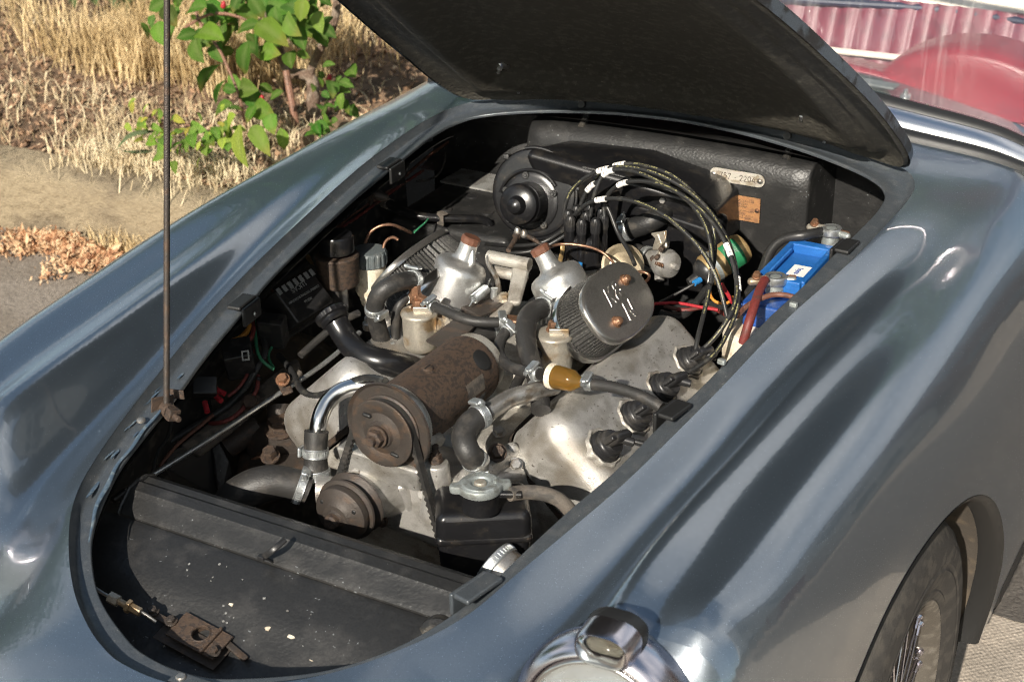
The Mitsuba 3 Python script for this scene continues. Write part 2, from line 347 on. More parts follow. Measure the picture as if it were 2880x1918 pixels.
# behind the windscreen the cockpit is open
iy = np.where(Cc[:, 0, 1] <= .872)[0]
half.append(grid(Cc[:iy[-1] + 1]))
rest = Cc[iy[-1]:]; j0 = int(np.argmax(rest[0, :, 0] > .565)); half.append(grid(rest[:, j0:]))
tail = rest[rest[:, 0, 1] > 2.35]; half.append(grid(tail[:, :j0 + 1]))
# rolled wheel-arch edge
aa = np.linspace(-.14, np.pi + .14, 70); rim = []
for t in aa:
    y, z = ARCH_Y + ARCH_R * math.cos(t), ARCH_Z + ARCH_R * math.sin(t)
    s, _ = section(y); k = np.where((s[:, 0] > .55) & (s[:, 1] < z))[0]; x = s[k[0], 0] if len(k) else s[-1, 0]
    rim.append([(x + .001, y, z), (x - .002, ARCH_Y + (ARCH_R - .006) * math.cos(t), ARCH_Z + (ARCH_R - .006) * math.sin(t)), (x - .012, ARCH_Y + (ARCH_R - .012) * math.cos(t), ARCH_Z + (ARCH_R - .012) * math.sin(t)), (x - .036, ARCH_Y + (ARCH_R - .014) * math.cos(t), ARCH_Z + (ARCH_R - .014) * math.sin(t))])
rim = grid(np.array(rim))
def mirror(m):
    m = m.copy(); m.vertices[:, 0] *= -1; m.faces = m.faces[:, ::-1]; return m
def both(ms):
    m = cat(ms); return cat([m, mirror(m)])
body = both(half); body.merge_vertices(digits_vertex=5)
part(car, 'body_shell', body, 'paint', smooth=50, label='smooth metallic grey wings, nose and scuttle')
part(car, 'wheel_arch_lip', rim, 'rubber_dark', smooth=60); part(car, 'wheel_arch_lip', mirror(rim), 'rubber_dark', smooth=60)
# the gutter round the opening: paint edge, step down, dusty flange, turned-down inner edge
NG = len(OUTD)
def ring_pts(f):
    """blend between the outer (0) and inner (1) outlines"""
    o = dense(OUT, 190); i_ = dense(INN, 190); return o * (1 - f) + i_ * f
zo = lambda q: np.array([top_z(x, y) for x, y in q])
o0 = ring_pts(0); z0 = zo(o0)
prof = [(0, .0), (.03, -.0035), (.10, -.006), (.20, -.0125), (.34, -.0155), (.60, -.0150), (.92, -.0140), (.985, -.0150), (1.0, -.0175), (.985, -.0205)]
S = []
for f, dz in prof:
    q = ring_pts(f); S.append(np.c_[q[:, 0], q[:, 1], z0 + dz + .006 * np.clip(f, 0, 1) * np.clip((q[:, 1] - .45) / .2, 0, 1)])
S = np.array(S).transpose(1, 0, 2)
gut = grid(S); full_g = cat([gut, mirror(gut)]); full_g.merge_vertices(digits_vertex=5)
part(car, 'bonnet_gutter', full_g, 'gutter', smooth=50, label='dusty dark gutter round the bonnet opening')
mat('bare_blue', P_(speckle((.055, .085, .12), (.12, .15, .17), 160, .45, .7), .5))
gr = np.random.default_rng(17)
def blob(n, r):
    a = np.linspace(0, 2 * np.pi, n, endpoint=False); rr = r * gr.uniform(.45, 1.2, n); return np.stack([rr * np.cos(a), rr * np.sin(a) * .45], 1)
for i in range(13):
    y = gr.uniform(-.56, -.27); w = float(interp1d(OUTD[:, 1], OUTD[:, 0])(y)); dw = float(interp1d(OUTD[2:, 1], np.gradient(OUTD[2:, 0], OUTD[2:, 1] + 1e-9 * np.arange(len(OUTD) - 2)))(y)); f = gr.choice([.22, .3, .45, .8])
    L_ = gr.uniform(.006, .022); W_ = gr.uniform(.0015, .0040); t = np.linspace(0, 2 * np.pi, 13)[:-1]; bb = np.stack([W_ * np.cos(t) * gr.uniform(.6, 1.3, 12), L_ * np.sin(t) * gr.uniform(.6, 1.2, 12)], 1); bb[:, 0] -= bb[:, 1] * min(dw, 1.2)
    pg_ = Polygon(bb).buffer(0); pg_ = pg_ if pg_.geom_type == 'Polygon' else Polygon(bb).convex_hull
    part(car + '__bonnet_gutter', 'paint_chip', place(trimesh.creation.extrude_polygon(shapely.affinity.affine_transform(pg_, [0, -1, 1, 0, 0, 0]), .0008, engine='earcut'), (-(w - f * .030), y, top_z(w, y) - .0140), (0, 0, 1)), 'bare_blue', smooth=False)
ei = INND[(INND[:, 1] > -.60) & (INND[:, 1] < -.31)]
part(car + '__bonnet_gutter', 'bare_edge', tube(np.c_[-ei[:, 0] - .003 - .0015 * np.sin(ei[:, 1] * 90), ei[:, 1], [top_z(x + .03, y) - .0155 for x, y in ei]], [.0008, .0024, .0035, .0022, .003, .002, .0006], 60, 8, flat=.5), 'bare_blue', smooth=60, label='worn blue edge of the gutter near the prop rod')
# ---- screws of the catch plate on the gutter's front
pl = rbox((.052, -.731, top_z(.05, -.735) - .0105), (.064, .020, .004), .0012, X=(1, .06, 0))
k = part(car, 'striker_plate', pl, 'gutter')
for dx in (-.019, .017): part(k, 'screw', disc_cyl(.0062, (dx + .050, -.731, top_z(.05, -.735) - .0095), (dx + .050, -.731, top_z(.05, -.735) - .0060), 16), 'steel')
# rubber buffers clipped over the lip
def buffer_(x, y, ang, tone='rubber_dark', L=.05):
    z = top_z(x * 1.08, y) - .010; t = np.array([math.sin(ang), math.cos(ang), .10]); t = unit(t); sx = 1 if x > 0 else -1
    nrm = unit(np.cross(t, (0, 0, 1))) * 1
    if nrm[0] * sx > 0: nrm = -nrm
    a = rbox(np.array((x, y, z)) - nrm * .006, (L, .024, .007), .003, X=t, Z=(0, 0, 1), seg=2)
    b = rbox(np.array((x, y, z - .014)) + nrm * .010, (L, .006, .030), .0025, X=t, Z=(0, 0, 1), seg=2)
    kk = part(car, 'bonnet_buffer', cat([a, b]), tone)
    part(kk, 'rivet', disc_cyl(.003, np.array((x, y, z - .016)) + nrm * .0145, np.array((x, y, z - .016)) + nrm * .0165, 12), 'zinc')
buffer_(.276, -.492, .2, 'gutter', .062); buffer_(.352, -.110, .14); buffer_(.411, .400, .06)
buffer_(-.352, -.105, -.14); buffer_(-.411, .395, -.06)
# small spring nuts on the right-hand lip (image right)
for (x, y) in ((.371, .015), (.405, .20)):
    part(car, 'lip_clip', rbox((x, y, top_z(x + .02, y) - .012), (.008, .012, .008), .002, X=(.1, 1, .1)), 'zinc_dull')

# ------------------------------------------------------------------ engine bay walls
def sheet(pts_rows): return grid(np.array(pts_rows, float))
bay = thing('engine_bay', 'black painted engine bay panels under the raised bonnet', 'engine bay') if False else car
tub = []
for f, dz in ((1.0, -.034), (1.06, -.06), (1.14, -.10), (1.24, -.20), (1.20, -.40), (.9, -.62)):
    pass
def wall_rows(off, z): 
    q = dense(INN, 120); return np.c_[q[:, 0] + off * np.sign(q[:, 0] + 1e-9), q[:, 1], np.full(len(q), z)]
q = dense(INN, 120); q = q[(q[:, 1] > -.66) & (q[:, 1] < .62)]
zt = np.array([top_z(x + .03, y) for x, y in q]) - .034
inner = []
for off, dz in ((.0, 0), (.03, -.012), (.085, -.03), (.115, -.10), (.11, -.22), (.085, -.42), (.05, -.62)):
    inner.append(np.c_[q[:, 0] + off, q[:, 1], np.maximum(zt + dz, .10)])
side = grid(np.array(inner))
part(car, 'inner_wing', side, 'black_satin', smooth=60); part(car, 'inner_wing', mirror(side), 'black_satin', smooth=60)
part(car, 'bay_floor', rbox((0, .0, .14), (1.0, 1.75, .02), .004), 'alloy_dirty')  # added sheet closing off the bay, where the car itself is open below
# bulkhead: proud centre block, set-back corners, shelf on the left
def wall_block(x0, x1, yf, ytop, z0, z1, r=.03):
    prof_ = [(yf, z0), (yf, z1 - r * 1.6)] + [(yf + r * (1 - math.cos(a)), z1 - r * 1.6 + r * 1.6 * math.sin(a)) for a in np.linspace(.2, 1.57, 7)] + [(ytop, z1 + .003)]
    xs = np.linspace(x0, x1, 40); return xs, prof_
xs, pf = wall_block(-.30, .245, .692, .80, .30, .862)
rows = []
for x in np.r_[-.31, -.309, -.304, xs[1:-1], .249, .254, .255]:
    edge = 0.012 * max(0, (abs(x + .0275) - .2725) / .01) 
    rows.append([(x, y + edge + .02 * 0 + (.15 if abs(x + .0275) > .2821 else 0), z + .012 * (1 - (x / .3) ** 2) * (z > .8)) for y, z in pf])
part(car, 'bulkhead', grid(np.array(rows)), 'bulkhead_black', smooth=50)
part(car, 'bulkhead_recess', sheet([[(-.62, .86, z), (-.29, .86, z)] for z in (.30, .5, .72, .87)]), 'bulkhead_black')
part(car, 'bulkhead_recess', sheet([[(.23, .84, z), (.60, .80, z)] for z in (.30, .5, .72, .88)]), 'bulkhead_black')
# dished pressing in the right-hand recess
# shelf box at the left rear, with a bare metal strip across it
sh = hull([((x, y, z), .014) for x in (-.50, -.265) for y, z in ((.535, .686), (.90, .690))] + [((x, y, .58), .014) for x in (-.50, -.265) for y in (.535, .90)])
k = part(car, 'bulkhead_shelf', sh, 'bulkhead_black', smooth=30)
part(k, 'metal_strip', rbox((-.375, .755, .7045), (.28, .085, .004), .001, X=(1, -.02, 0)), 'grey_panel')
for p in ((-.43, .60), (-.35, .62), (-.42, .68)): part(k, 'grommet', disc_cyl(.012, (*p, .6995), (*p, .7035), 18), 'black_plastic')
# curved fillet between shelf and recess
fil = [[(x, .86 - .09 * (1 - math.sin(a)), .702 + .09 * (1 - math.cos(a))) for a in np.linspace(0, 1.5708, 10)] for x in np.linspace(-.60, -.29, 8)]
part(car, 'bulkhead_fillet', grid(np.array(fil)), 'bulkhead_black', smooth=60)
# underside panel below the scuttle lip
und = [[(x, y, top_z(x, .735) - .032 - dz) for y, dz in ((.70, .0), (.74, .012), (.80, .004), (.90, .03))] for x in np.linspace(-.42, .42, 30)]
part(car, 'scuttle_underside', grid(np.array(und)), 'bulkhead_black', smooth=60)
# fold hinges holding the bonnet's rear edge
for x in (-.20, .20):
    part(car, 'hinge', tube([(x, .715, .865), (x, .738, .885), (x, .735, .900), (x, .715, .91)], .007, 14, 10), 'black_satin')

# ------------------------------------------------------------------ bonnet, hinged at its rear edge and raised
BA = math.radians(38.6); HY, HZ = .722, .899
bo = np.vstack([OUTD, (OUTD * [-1, 1])[::-1][1:-1]])
bpoly = Polygon(bo).buffer(-.010)
def inset_ring(d, n=260):
    g = bpoly.buffer(-d, join_style=1) if d > 0 else bpoly
    r = np.array(g.exterior.coords)[:-1]
    th = np.arctan2(r[:, 0] / .45, (r[:, 1] - .05) / .75); o = np.argsort(th); th, r = th[o], r[o]
    t = np.linspace(-np.pi, np.pi, n, endpoint=False)
    th = np.r_[th - 2 * np.pi, th, th + 2 * np.pi]; r = np.vstack([r, r, r])
    return np.c_[np.interp(t, th, r[:, 0]), np.interp(t, th, r[:, 1])]
zc_ = np.array([section(y)[0][0, 1] for y in np.linspace(-.8, .8, 60)]); ze_ = np.array([top_z(float(w_open(np.clip(y, -.74, .735))), y) for y in np.linspace(-.8, .8, 60)])
def closed_z(q):
    yy = np.linspace(-.8, .8, 60); w = np.maximum(w_open(np.clip(q[:, 1], -.735, .69)), .12)
    zc, ze = np.interp(q[:, 1], yy, zc_), np.interp(q[:, 1], yy, ze_)
    return ze + (np.maximum(zc - ze, 0) + .028 * np.clip((q[:, 1] + .7) / .5, 0, 1)) * (1 - np.clip(np.abs(q[:, 0]) / w, 0, 1) ** 2.2)
def raise_(V):
    y, z = V[..., 1] - HY, V[..., 2] - HZ; c, s = math.cos(-BA), math.sin(-BA)
    return np.stack([V[..., 0], HY + y * c - z * s, HZ + y * s + z * c], -1)
def bonnet_layer(ds, offs):
    R_ = []
    for d, o in zip(ds, offs):
        q = inset_ring(d) if d < .30 else inset_ring(.30) * (1 - (d - .30)) + np.array([0, .05]) * (d - .30)
        R_.append(np.c_[q, closed_z(q) - o])
    return raise_(np.array(R_))
outer = grid(bonnet_layer([0, .004, .012, .03, .07, .14, .22, .29, .45, .65, .85, 1.0, 1.29], [.004, .001, 0, 0, 0, 0, 0, 0, 0, 0, 0, 0, 0]), closed_v=True)
lin_d = [0, .002, .004, .010, .016, .024, .034, .044, .052, .058, .066, .074, .082, .092, .105, .12, .14, .165, .20, .25, .29, .45, .65, .85, 1.0, 1.29]
lin_o = [.004, .010, .022, .026, .020, .0165, .0155, .018, .025, .029, .027, .030, .037, .041, .040, .033, .022, .013, .008, .006, .006, .006, .006, .006, .006, .006]
lining = grid(bonnet_layer(lin_d, lin_o), closed_v=True)
v = lining.vertices; v += (meshkit.fbm(v * 60, 3, 3) - .5)[:, None] * np.array([0, -.59, -.81]) * .0035
bn = part(car, 'bonnet', outer, 'paint', smooth=60, label='raised bonnet seen from below')
lk = part(car, 'bonnet_lining', lining, 'bonnet_lining', smooth=60, label='dark rough underside of the raised bonnet')
edge = grid(bonnet_layer([.0, -.0012, -.0012, 0], [.003, .006, .018, .022]), closed_v=True)
part(car, 'bonnet_edge', edge, 'paint_flat', smooth=60, label='worn grey edge of the bonnet')
nrm_b = unit((0, -math.sin(BA), -math.cos(BA)))
def on_lining(x, y, o):
    q = np.array([[x, y]]); return raise_(np.c_[q, closed_z(q) - o])[0]
for x, y, o in ((-.295, .548, .016), (-.295, .640, .0185), (.262, .575, .017), (.285, .655, .020)):
    p = on_lining(x, y, o); b = bolt(p, nrm_b, .010, .006, washer=False, stud=.008)
    part(lk, 'bonnet_bolt', cat([disc_cyl(.017, p - nrm_b * .003, p + nrm_b * .0015, 26, .0006), b]), 'polished')
# prop rod
pr_ = thing('prop_rod', 'thin rusty bonnet prop rod standing on the wing edge', 'rod')
p0, p1 = np.array((-0.303, -0.350, 0.767)), np.array((-.352, -.165, 1.50))
part(pr_, 'rod', tube([p0 + (p1 - p0) * t for t in (0, .33, .66, 1.0)], .0043, 10, 12), 'rust_dark')
part(pr_, 'end_eye', lathe([(.0, -.008), (.010, -.008), (.011, -.004), (.011, .004), (.010, .008), (0, .008)], p0 + np.array((.001, 0, -.006)), (1, -.35, 0), 20), 'rust')
nn = p0 + np.array((.016, -.007, -.006)); ax = unit((1, -.4, -.05))
part(pr_, 'pivot_nut', cat([rbox(nn, (.013, .017, .017), .0012, X=ax, Z=(.2, .3, 1)), disc_cyl(.0045, nn, nn + ax * .019, 12)]), 'rust')
part(pr_, 'bracket', cat([rbox(p0 + np.array((-.012, .004, -.006)), (.003, .034, .030), .001, X=ax, Z=(0, .2, 1)), rbox(p0 + np.array((-.004, .028, .004)), (.022, .003, .014), .001, X=(1, .2, .3))]), 'rust')
for d in ((-.020, .008, -.001), (-.012, -.040, -.007)): part(pr_, 'pan_screw', lathe([(0, 0), (.0065, 0), (.006, .002), (.003, .0038), (0, .004)], p0 + np.array(d), (.15, -.1, 1), 16), 'steel')

# ------------------------------------------------------------------ head lamps and side lamps
for s in (1, -1):
    c = np.array((.487 * s if s > 0 else -.528, -.575, .695)); ax = unit((.05 * s, -1, .16))
    k = part(car, 'headlight', lathe([(.096, -.03), (.1025, -.012), (.1040, .002), (.1025, .016), (.0975, .027), (.0905, .0325), (.0860, .0330), (.0840, .028), (.083, .020)], c, ax, 64), 'chrome', smooth=60)
    part(k, 'inner_rim', lathe([(.0835, .020), (.0832, .0285), (.0805, .0315), (.0775, .031), (.0760, .024)], c, ax, 64), 'polished', smooth=60)
    part(k, 'lens', lathe([(.077, .022), (.071, .030), (.055, .039), (.03, .045), (0, .047), (0, .043), (.03, .041), (.055, .035), (.070, .026), (.074, .020)], c, ax, 64), 'lamp_glass', smooth=60)
    part(k, 'reflector', lathe([(.076, .018), (.065, -.012), (.04, -.045), (.012, -.055), (0, -.056)], c, ax, 48), 'polished', smooth=60)
    part(k, 'bucket', lathe([(.094, -.03), (.09, -.07), (.05, -.09), (0, -.09)], c, ax, 40), 'paint', smooth=60)
    # side lamp on the wing's crest
    c2 = np.array((.494 if s > 0 else -.590, -.594, .806)); ax2 = unit((.06 * s, -1, .05)); xx = unit((1, .05 * s, 0))
    def tear(scale, y0, pts=22):
        out = []
        for a in np.linspace(0, 2 * np.pi, pts, endpoint=False):
            px = math.copysign(abs(math.cos(a)) ** .55, math.cos(a)) * .0305 * scale; pz = math.copysign(abs(math.sin(a)) ** .7, math.sin(a)) * .0205 * scale
            if pz > 0: pz *= 1 - .35 * (abs(px) / .036) ** 2
            out.append(c2 + xx * px + np.array((0, 0, 1)) * (pz) + ax2 * y0)
        return out
    shell = grid(np.array([tear(1.0, -.034), tear(1.06, -.028), tear(1.08, -.016), tear(1.06, .0), tear(1.01, .010), tear(.94, .013), tear(.90, .010)]), closed_v=True)
    if shell.volume < 0: shell.invert()
    k = part(car, 'side_lamp', cat([shell, grid(np.array([tear(1.0, -.034), tear(.6, -.040), tear(.02, -.042)]), closed_v=True)]), 'chrome', smooth=50)
    part(k, 'gasket', grid(np.array([tear(1.04, -.042), tear(1.10, -.036), tear(1.10, -.028), tear(1.07, -.022)]), closed_v=True), 'rubber_dark')
    part(k, 'lens', grid(np.array([tear(.91, .010), tear(.86, .016), tear(.6, .021), tear(.3, .023), tear(.01, .024)]), closed_v=True), 'lamp_glass', smooth=50)
    part(k, 'reflector', grid(np.array([tear(.88, .004), tear(.01, .002)]), closed_v=True), 'cream_plastic')

# ------------------------------------------------------------------ front wheel
mat('rim_metal', P_(speckle((.15, .135, .115), (.24, .22, .19), 60, .45, .75), .45, .6))
for s in (1, -1):
    O = np.array((.592 * s, .015, .292)); X = np.array((1.0 * s, 0, 0))
    tyre_p = [(.205, -.070), (.225, -.080), (.270, -.086), (.305, -.078), (.322, -.060), (.327, -.045), (.3235, -.042), (.3235, -.036), (.328, -.033), (.328, -.012), (.3245, -.009), (.3245, -.003), (.328, 0), (.328, .012), (.3245, .015), (.3245, .021), (.328, .024), (.327, .045), (.3235, .050), (.322, .060), (.312, .073), (.300, .079), (.297, .0815), (.291, .082), (.288, .0845), (.262, .086), (.259, .0835), (.254, .0835), (.251, .086), (.228, .081), (.222, .078), (.219, .0795), (.206, .073)]
    k = part(car, 'front_wheel', lathe([(.188, -.065), (.205, -.072), (.207, -.066), (.190, -.055), (.180, -.03), (.176, .0), (.180, .035), (.190, .052), (.196, .064), (.2065, .068), (.2085, .072), (.205, .0755), (.198, .073), (.190, .062), (.182, .045), (.172, .02), (.168, 0), (.170, -.03)], O, X, 72), 'rim_metal', smooth=40)
    part(k, 'tyre', lathe(tyre_p, O, X, 96), 'rubber_dusty', smooth=40)
    part(k, 'hub', lathe([(0, -.05), (.05, -.05), (.055, -.03), (.04, 0), (.034, .05), (.040, .055), (.036, .062), (.030, .085), (.012, .10), (0, .10)], O, X, 40), 'chrome', smooth=50)
    part(k, 'brake_disc', lathe([(.06, -.045), (.135, -.045), (.135, -.055), (.06, -.055)], O, X, 48), 'rust_dark')
    nsp = 48
    for i in range(nsp if s > 0 else 0):
        a = 2 * math.pi * i / nsp; tw = (.55 if i % 2 else -.55); ring_ = i % 4 < 2
        h = .060 if ring_ else -.02; r0 = .037 if ring_ else .05
        fr = frame(X); pp = lambda r, an, hh: O + fr[:, 0] * r * math.cos(an) + fr[:, 1] * r * math.sin(an) + X * hh
        q1 = pp(.186, a, .050 if ring_ else .030); q0 = pp(r0, a + tw, h); d = unit(q1 - q0)
        part(k, 'spoke', cat([tube([q0, q1], .0019, 2, 7), tube([q1 - d * .022, q1 - d * .006], .0034, 2, 8), lathe([(0, 0), (.0062, .001), (.0075, .006), (.004, .010), (0, .010)], q1 - d * .007, d, 10)]), 'chrome' if s > 0 else 'chrome')
mat('arch_dirt', P_(speckle((.060, .050, .040), (.10, .078, .055), 30, .5, .7), .9))
# wheel-arch liner
for s in (1, -1):
    ln = []
    def bx_out(y, z):
        q, _ = section(y); k = np.where((q[:, 0] > .5) & (q[:, 1] < z))[0]; return float(q[k[0], 0]) if len(k) else float(q[-1, 0])
    for t in np.linspace(-.4, np.pi + .4, 40):
        ln.append([(s * x, ARCH_Y + r * math.cos(t), ARCH_Z + r * math.sin(t)) for x, r in ((bx_out(ARCH_Y + ARCH_R * math.cos(t), ARCH_Z + ARCH_R * math.sin(t)) - .030, ARCH_R - .012), (.60, ARCH_R), (.50, ARCH_R - .01), (.47, ARCH_R - .03), (.462, .10))])
    part(car, 'wheel_arch_liner', grid(np.array(ln)), 'arch_dirt', smooth=60)
for s in (1, -1): part(car, 'sill', rbox((s * .60, 1.35, .27), (.20, 1.75, .14), .03), 'rubber_dark')

# ------------------------------------------------------------------ windscreen, scuttle trim and cockpit
WX = np.linspace(-.60, .60, 61)
wy = lambda x: .955 - .20 * (abs(x) / .6) ** 2.6 + .13 * (abs(x) / .6) ** 1.2 * 0
def wbase(x, off=0.0, up=0.0):
    y = .782 + off + .05 * (abs(x) / .6) ** 4 ; return np.array((x, y, top_z(x, min(y, 1.0)) + up))
def strip(profile):
    return grid(np.array([[wbase(x, o, u) for o, u in profile] for x in WX]))
ws = part(car, 'windscreen_seal', strip([(-.016, -.004), (-.014, .008), (-.006, .0115), (.004, .010)]), 'rubber_dark', smooth=60)
part(car, 'windscreen_trim', strip([(.002, .008), (.002, .012), (.005, .0165), (.010, .020), (.017, .0225), (.025, .0235), (.032, .0225)]), 'bright_trim', smooth=60, label='bright chrome strip along the windscreen foot')
part(car, 'windscreen_seal', strip([(.030, .020), (.032, .026), (.038, .030), (.046, .032), (.052, .026), (.055, .010)]), 'rubber_dark', smooth=60)
RK = math.radians(52)
gl = grid(np.array([[wbase(x, .045 + t * math.cos(RK) * .42 - .03 * math.sin(t * 3), .034 + t * math.sin(RK) * .42) for t in np.linspace(0, 1, 12)] for x in WX]))
wk = part(car, 'windscreen', gl, 'glass', smooth=60)
def smear(p, n, uv):
    a = noise(p.x * 90 + p.z * 18, p.y * 2, p.z * 3); b = noise(p.x * 320 + p.z * 30, 1.3, p.z * 7); c = fbm(p.x * 6, p.z * 5, 2.0)
    return .012 + .15 * smoothstep(.5, .9, a * .6 + b * .4) * smoothstep(.3, .6, c)
scene['dust_film'] = {'type': 'mask', 'opacity': proc(smear), 'bsdf': two({'type': 'diffuse', 'reflectance': {'type': 'rgb', 'value': [.75, .73, .69]}})}
gd = gl.copy(); gd.vertices[:, 1] += .002
part(wk, 'dust_film', gd, 'dust_film', smooth=60, label='dried smears of dust on the windscreen')
frame_top = [wbase(x, .045 + math.cos(RK) * .42, .036 + math.sin(RK) * .42) for x in WX[::6]]
part(car, 'windscreen_frame', cat([tube(frame_top, .009, 40, 10)] + [tube([wbase(s * .6, .05, .03), wbase(s * .6, .045 + math.cos(RK) * .42, .036 + math.sin(RK) * .42)], .010, 4, 10) for s in (1, -1)]), 'chrome')
# scuttle behind the glass: painted strip, red padded roll, cowl over the instruments
zz = lambda x: top_z(x, 1.0)
part(car, 'scuttle_top', grid(np.array([[(x, y, zz(x) + d) for y, d in ((.86, .004), (.92, .006), (.975, .008))] for x in np.linspace(-.56, .56, 40)])), 'paint', smooth=60)
mat('red_leather', bumped(P_(speckle((.20, .014, .027), (.165, .012, .024), 40), .40), b_noise(500), .0004))
mat('wine_trim', P_(speckle((.16, .025, .045), (.12, .02, .035), 40), .45))
mat('cream_cloth', P_(speckle((.70, .64, .54), (.62, .56, .46), 40), .7))
mat('navy_trim', P_((.012, .018, .045), .5))
mat('dull_chrome', P_((.6, .6, .58), .35, .9))
roll = cat([tube([(x, .985, zz(x) + .003) for x in np.linspace(-.56, .56, 12)], .012, 50, 14)])
part(car, 'dashboard', cat([roll, grid(np.array([[(x, .99, zz(x) + .012), (x, 1.06, zz(x) + .004), (x, 1.09, zz(x) - .02), (x, 1.10, zz(x) - .18)] for x in np.linspace(-.56, .56, 40)]))]), 'red_leather', smooth=60)
cow = []
for t in np.linspace(0, np.pi, 30):
    cow.append([(.44 + (.185 * sc) * math.cos(t), yy, zz(.44) - .012 + .118 * sc * math.sin(t)) for yy, sc in ((.968, .01), (.970, .6), (.975, .86), (.982, .95), (.995, .99), (1.02, 1.0), (1.10, .98))])
part(car, 'instrument_cowl', grid(np.array(cow)), 'red_leather', smooth=60, label='curved red cowl over the instruments')
part(car, 'demister_vent', cat([rbox((.165, .915, zz(.18) + .008), (.34, .030, .006), .0025, X=(1, -.10, -.12))]), 'grey_plastic')
kw = part(car, 'wiper_spindle', lathe([(0, 0), (.011, 0), (.010, .006), (.005, .008), (.004, .016), (0, .017)], (.350, .905, zz(.335) + .006), (0, -.2, 1), 18), 'dull_chrome')
for x in (.395, .56): part(car, 'washer_jet', lathe([(0, 0), (.006, 0), (.005, .006), (.003, .014), (0, .015)], (x, .885, zz(x) + .004), (0, -.1, 1), 12), 'steel')
part(car, 'mirror_stem', tube([(.60, 1.02, .93), (.598, 1.01, 1.3)], .003, 6, 8), 'black_plastic')
# seat backs, hood
pt = []
for x in np.linspace(-.60, .62, 240):
    ph = (x * 1 / .044) % 1.0; b = .009 * math.sqrt(max(0, 1 - (2 * ph - 1) ** 2))
    pt.append([(x, y - b, z) for y, z in ((1.695, .76), (1.72, .82), (1.745, .87), (1.76, .90))])
st = part(car, 'seat_back', grid(np.array(pt)), 'wine_trim', smooth=40, label='pleated wine red seat back')
part(st, 'piping', tube([(x, 1.688, .784 + .002 * math.sin(x * 9)) for x in np.linspace(-.6, .62, 14)], .012, 40, 10, flat=.6), 'cream_cloth')
part(st, 'cushion', rbox((0, 1.45, .70), (1.25, .47, .12), .04, seg=2), 'red_leather')
wv = np.linspace(-.64, .66, 60); hood = []
for x in wv:
    hood.append([(x, y + .02 * math.sin(x * 7), z + .010 * math.sin(x * 11 + y * 9)) for y, z in ((1.75, .885), (1.765, .905), (1.80, .95), (1.88, 1.01), (2.10, 1.05), (2.40, 1.0), (2.6, .8))])
hd = part(car, 'folded_hood', grid(np.array(hood)), 'cream_cloth', smooth=60)
part(hd, 'hem', tube([(x, 1.742 + .02 * math.sin(x * 7), .885 + .002 * math.sin(x * 11)) for x in np.linspace(-.64, .66, 16)], .013, 50, 10, flat=.7), 'navy_trim')
rs = np.random.default_rng(3)
pv = np.array([[(x, 1.685 + .25 * (z - .80) + .006 * math.sin(x * 61 + 13 * z) + .008 * math.sin(x * 23 - 28 * z) + .004 * math.sin(x * 140 + 54 * z), z) for z in np.linspace(.80, .885, 16)] for x in np.linspace(-.6, .64, 120)])
part(car, 'hood_window', grid(pv), 'clear_plastic', smooth=True, label='creased clear plastic window of the folded hood')
for x, z in ((.03, .752),): part(st, 'stud', lathe([(0, 0), (.012, 0), (.010, .006), (0, .009)], (x, 1.66, z + .012), (0, -1, .3), 16), 'chrome')

# ------------------------------------------------------------------ engine block, heads, rocker covers
V = np.array
eng = thing('engine', 'dirty cast alloy vee engine between the two wings', 'engine')
th = math.radians(44)
def rocker(s):
    A = V((.095 if s > 0 else -.122, -.108, .688 if s > 0 else .694)); wv_ = V((math.cos(th) * s, 0, -math.sin(th))); nv = V((math.sin(th) * s, 0, math.cos(th)))
    W, L, H, R = .215, .43, (.098 if s > 0 else .088), .040
    us, vs = np.linspace(0, 1, 60), np.linspace(0, 1, 90)
    us = us - .10 * np.sin(2 * np.pi * us); vs = vs - .10 * np.sin(2 * np.pi * vs)
    rows = []
    for u in us:
        r_ = []
        for v in vs:
            a, b = u * W, v * L
            cr = .045  # plan corner radius
            dx, dy = min(a, W - a), min(b, L - b)
            d = min(dx, dy) if (dx > cr or dy > cr) else cr - math.hypot(cr - dx, cr - dy)
            f = math.sqrt(max(0, 1 - (1 - min(max(d, 0) / R, 1)) ** 2)) if d > 0 else 0
            aa, bb = a, b
            if d < 0:   # pull corners in
                k = cr / math.hypot(cr - dx, cr - dy)
                aa = (cr - (cr - a) * k) if a < cr else (W - cr + (a - W + cr) * k if a > W - cr else a)
                bb = (cr - (cr - b) * k) if b < cr else (L - cr + (b - L + cr) * k if b > L - cr else b)
            r_.append(A + wv_ * aa + V((0, bb, 0)) + nv * (H * (.45 * min(1, f * 3) + .55 * f)))
        rows.append(r_)
    m = grid(V(rows)); 
    if s < 0: m.invert()
    k = part(eng, 'rocker_cover', m, 'alloy', smooth=60, label='cast alloy rocker cover with four plug wells' if s > 0 else 'cast alloy rocker cover under the black filler tube')
    fl = []
    for off, dn in ((-.006, .004), (-.006, -.004), (.0, -.006)):
        ring_ = []
        for t in np.linspace(0, 2 * np.pi, 80, endpoint=False):
            a = W / 2 + (W / 2 - off) * np.sign(math.cos(t)) * abs(math.cos(t)) ** .35; b = L / 2 + (L / 2 - off) * np.sign(math.sin(t)) * abs(math.sin(t)) ** .22
            ring_.append(A + wv_ * a + V((0, b, 0)) + nv * dn)
        fl.append(ring_)
    part(k, 'gasket', grid(V(fl), closed_v=True), 'rust_dark', smooth=40)
    hb = hull([(A + wv_ * a + V((0, b, 0)) + nv * c, .012) for a in (.01, W - .01) for b in (.01, L - .01) for c in (-.02, -.12)])
    part(eng, 'cylinder_head', hb, 'alloy_dirty', smooth=30)
    return A, wv_, nv
RA, RW, RN = rocker(1); LA, LW, LN = rocker(-1)
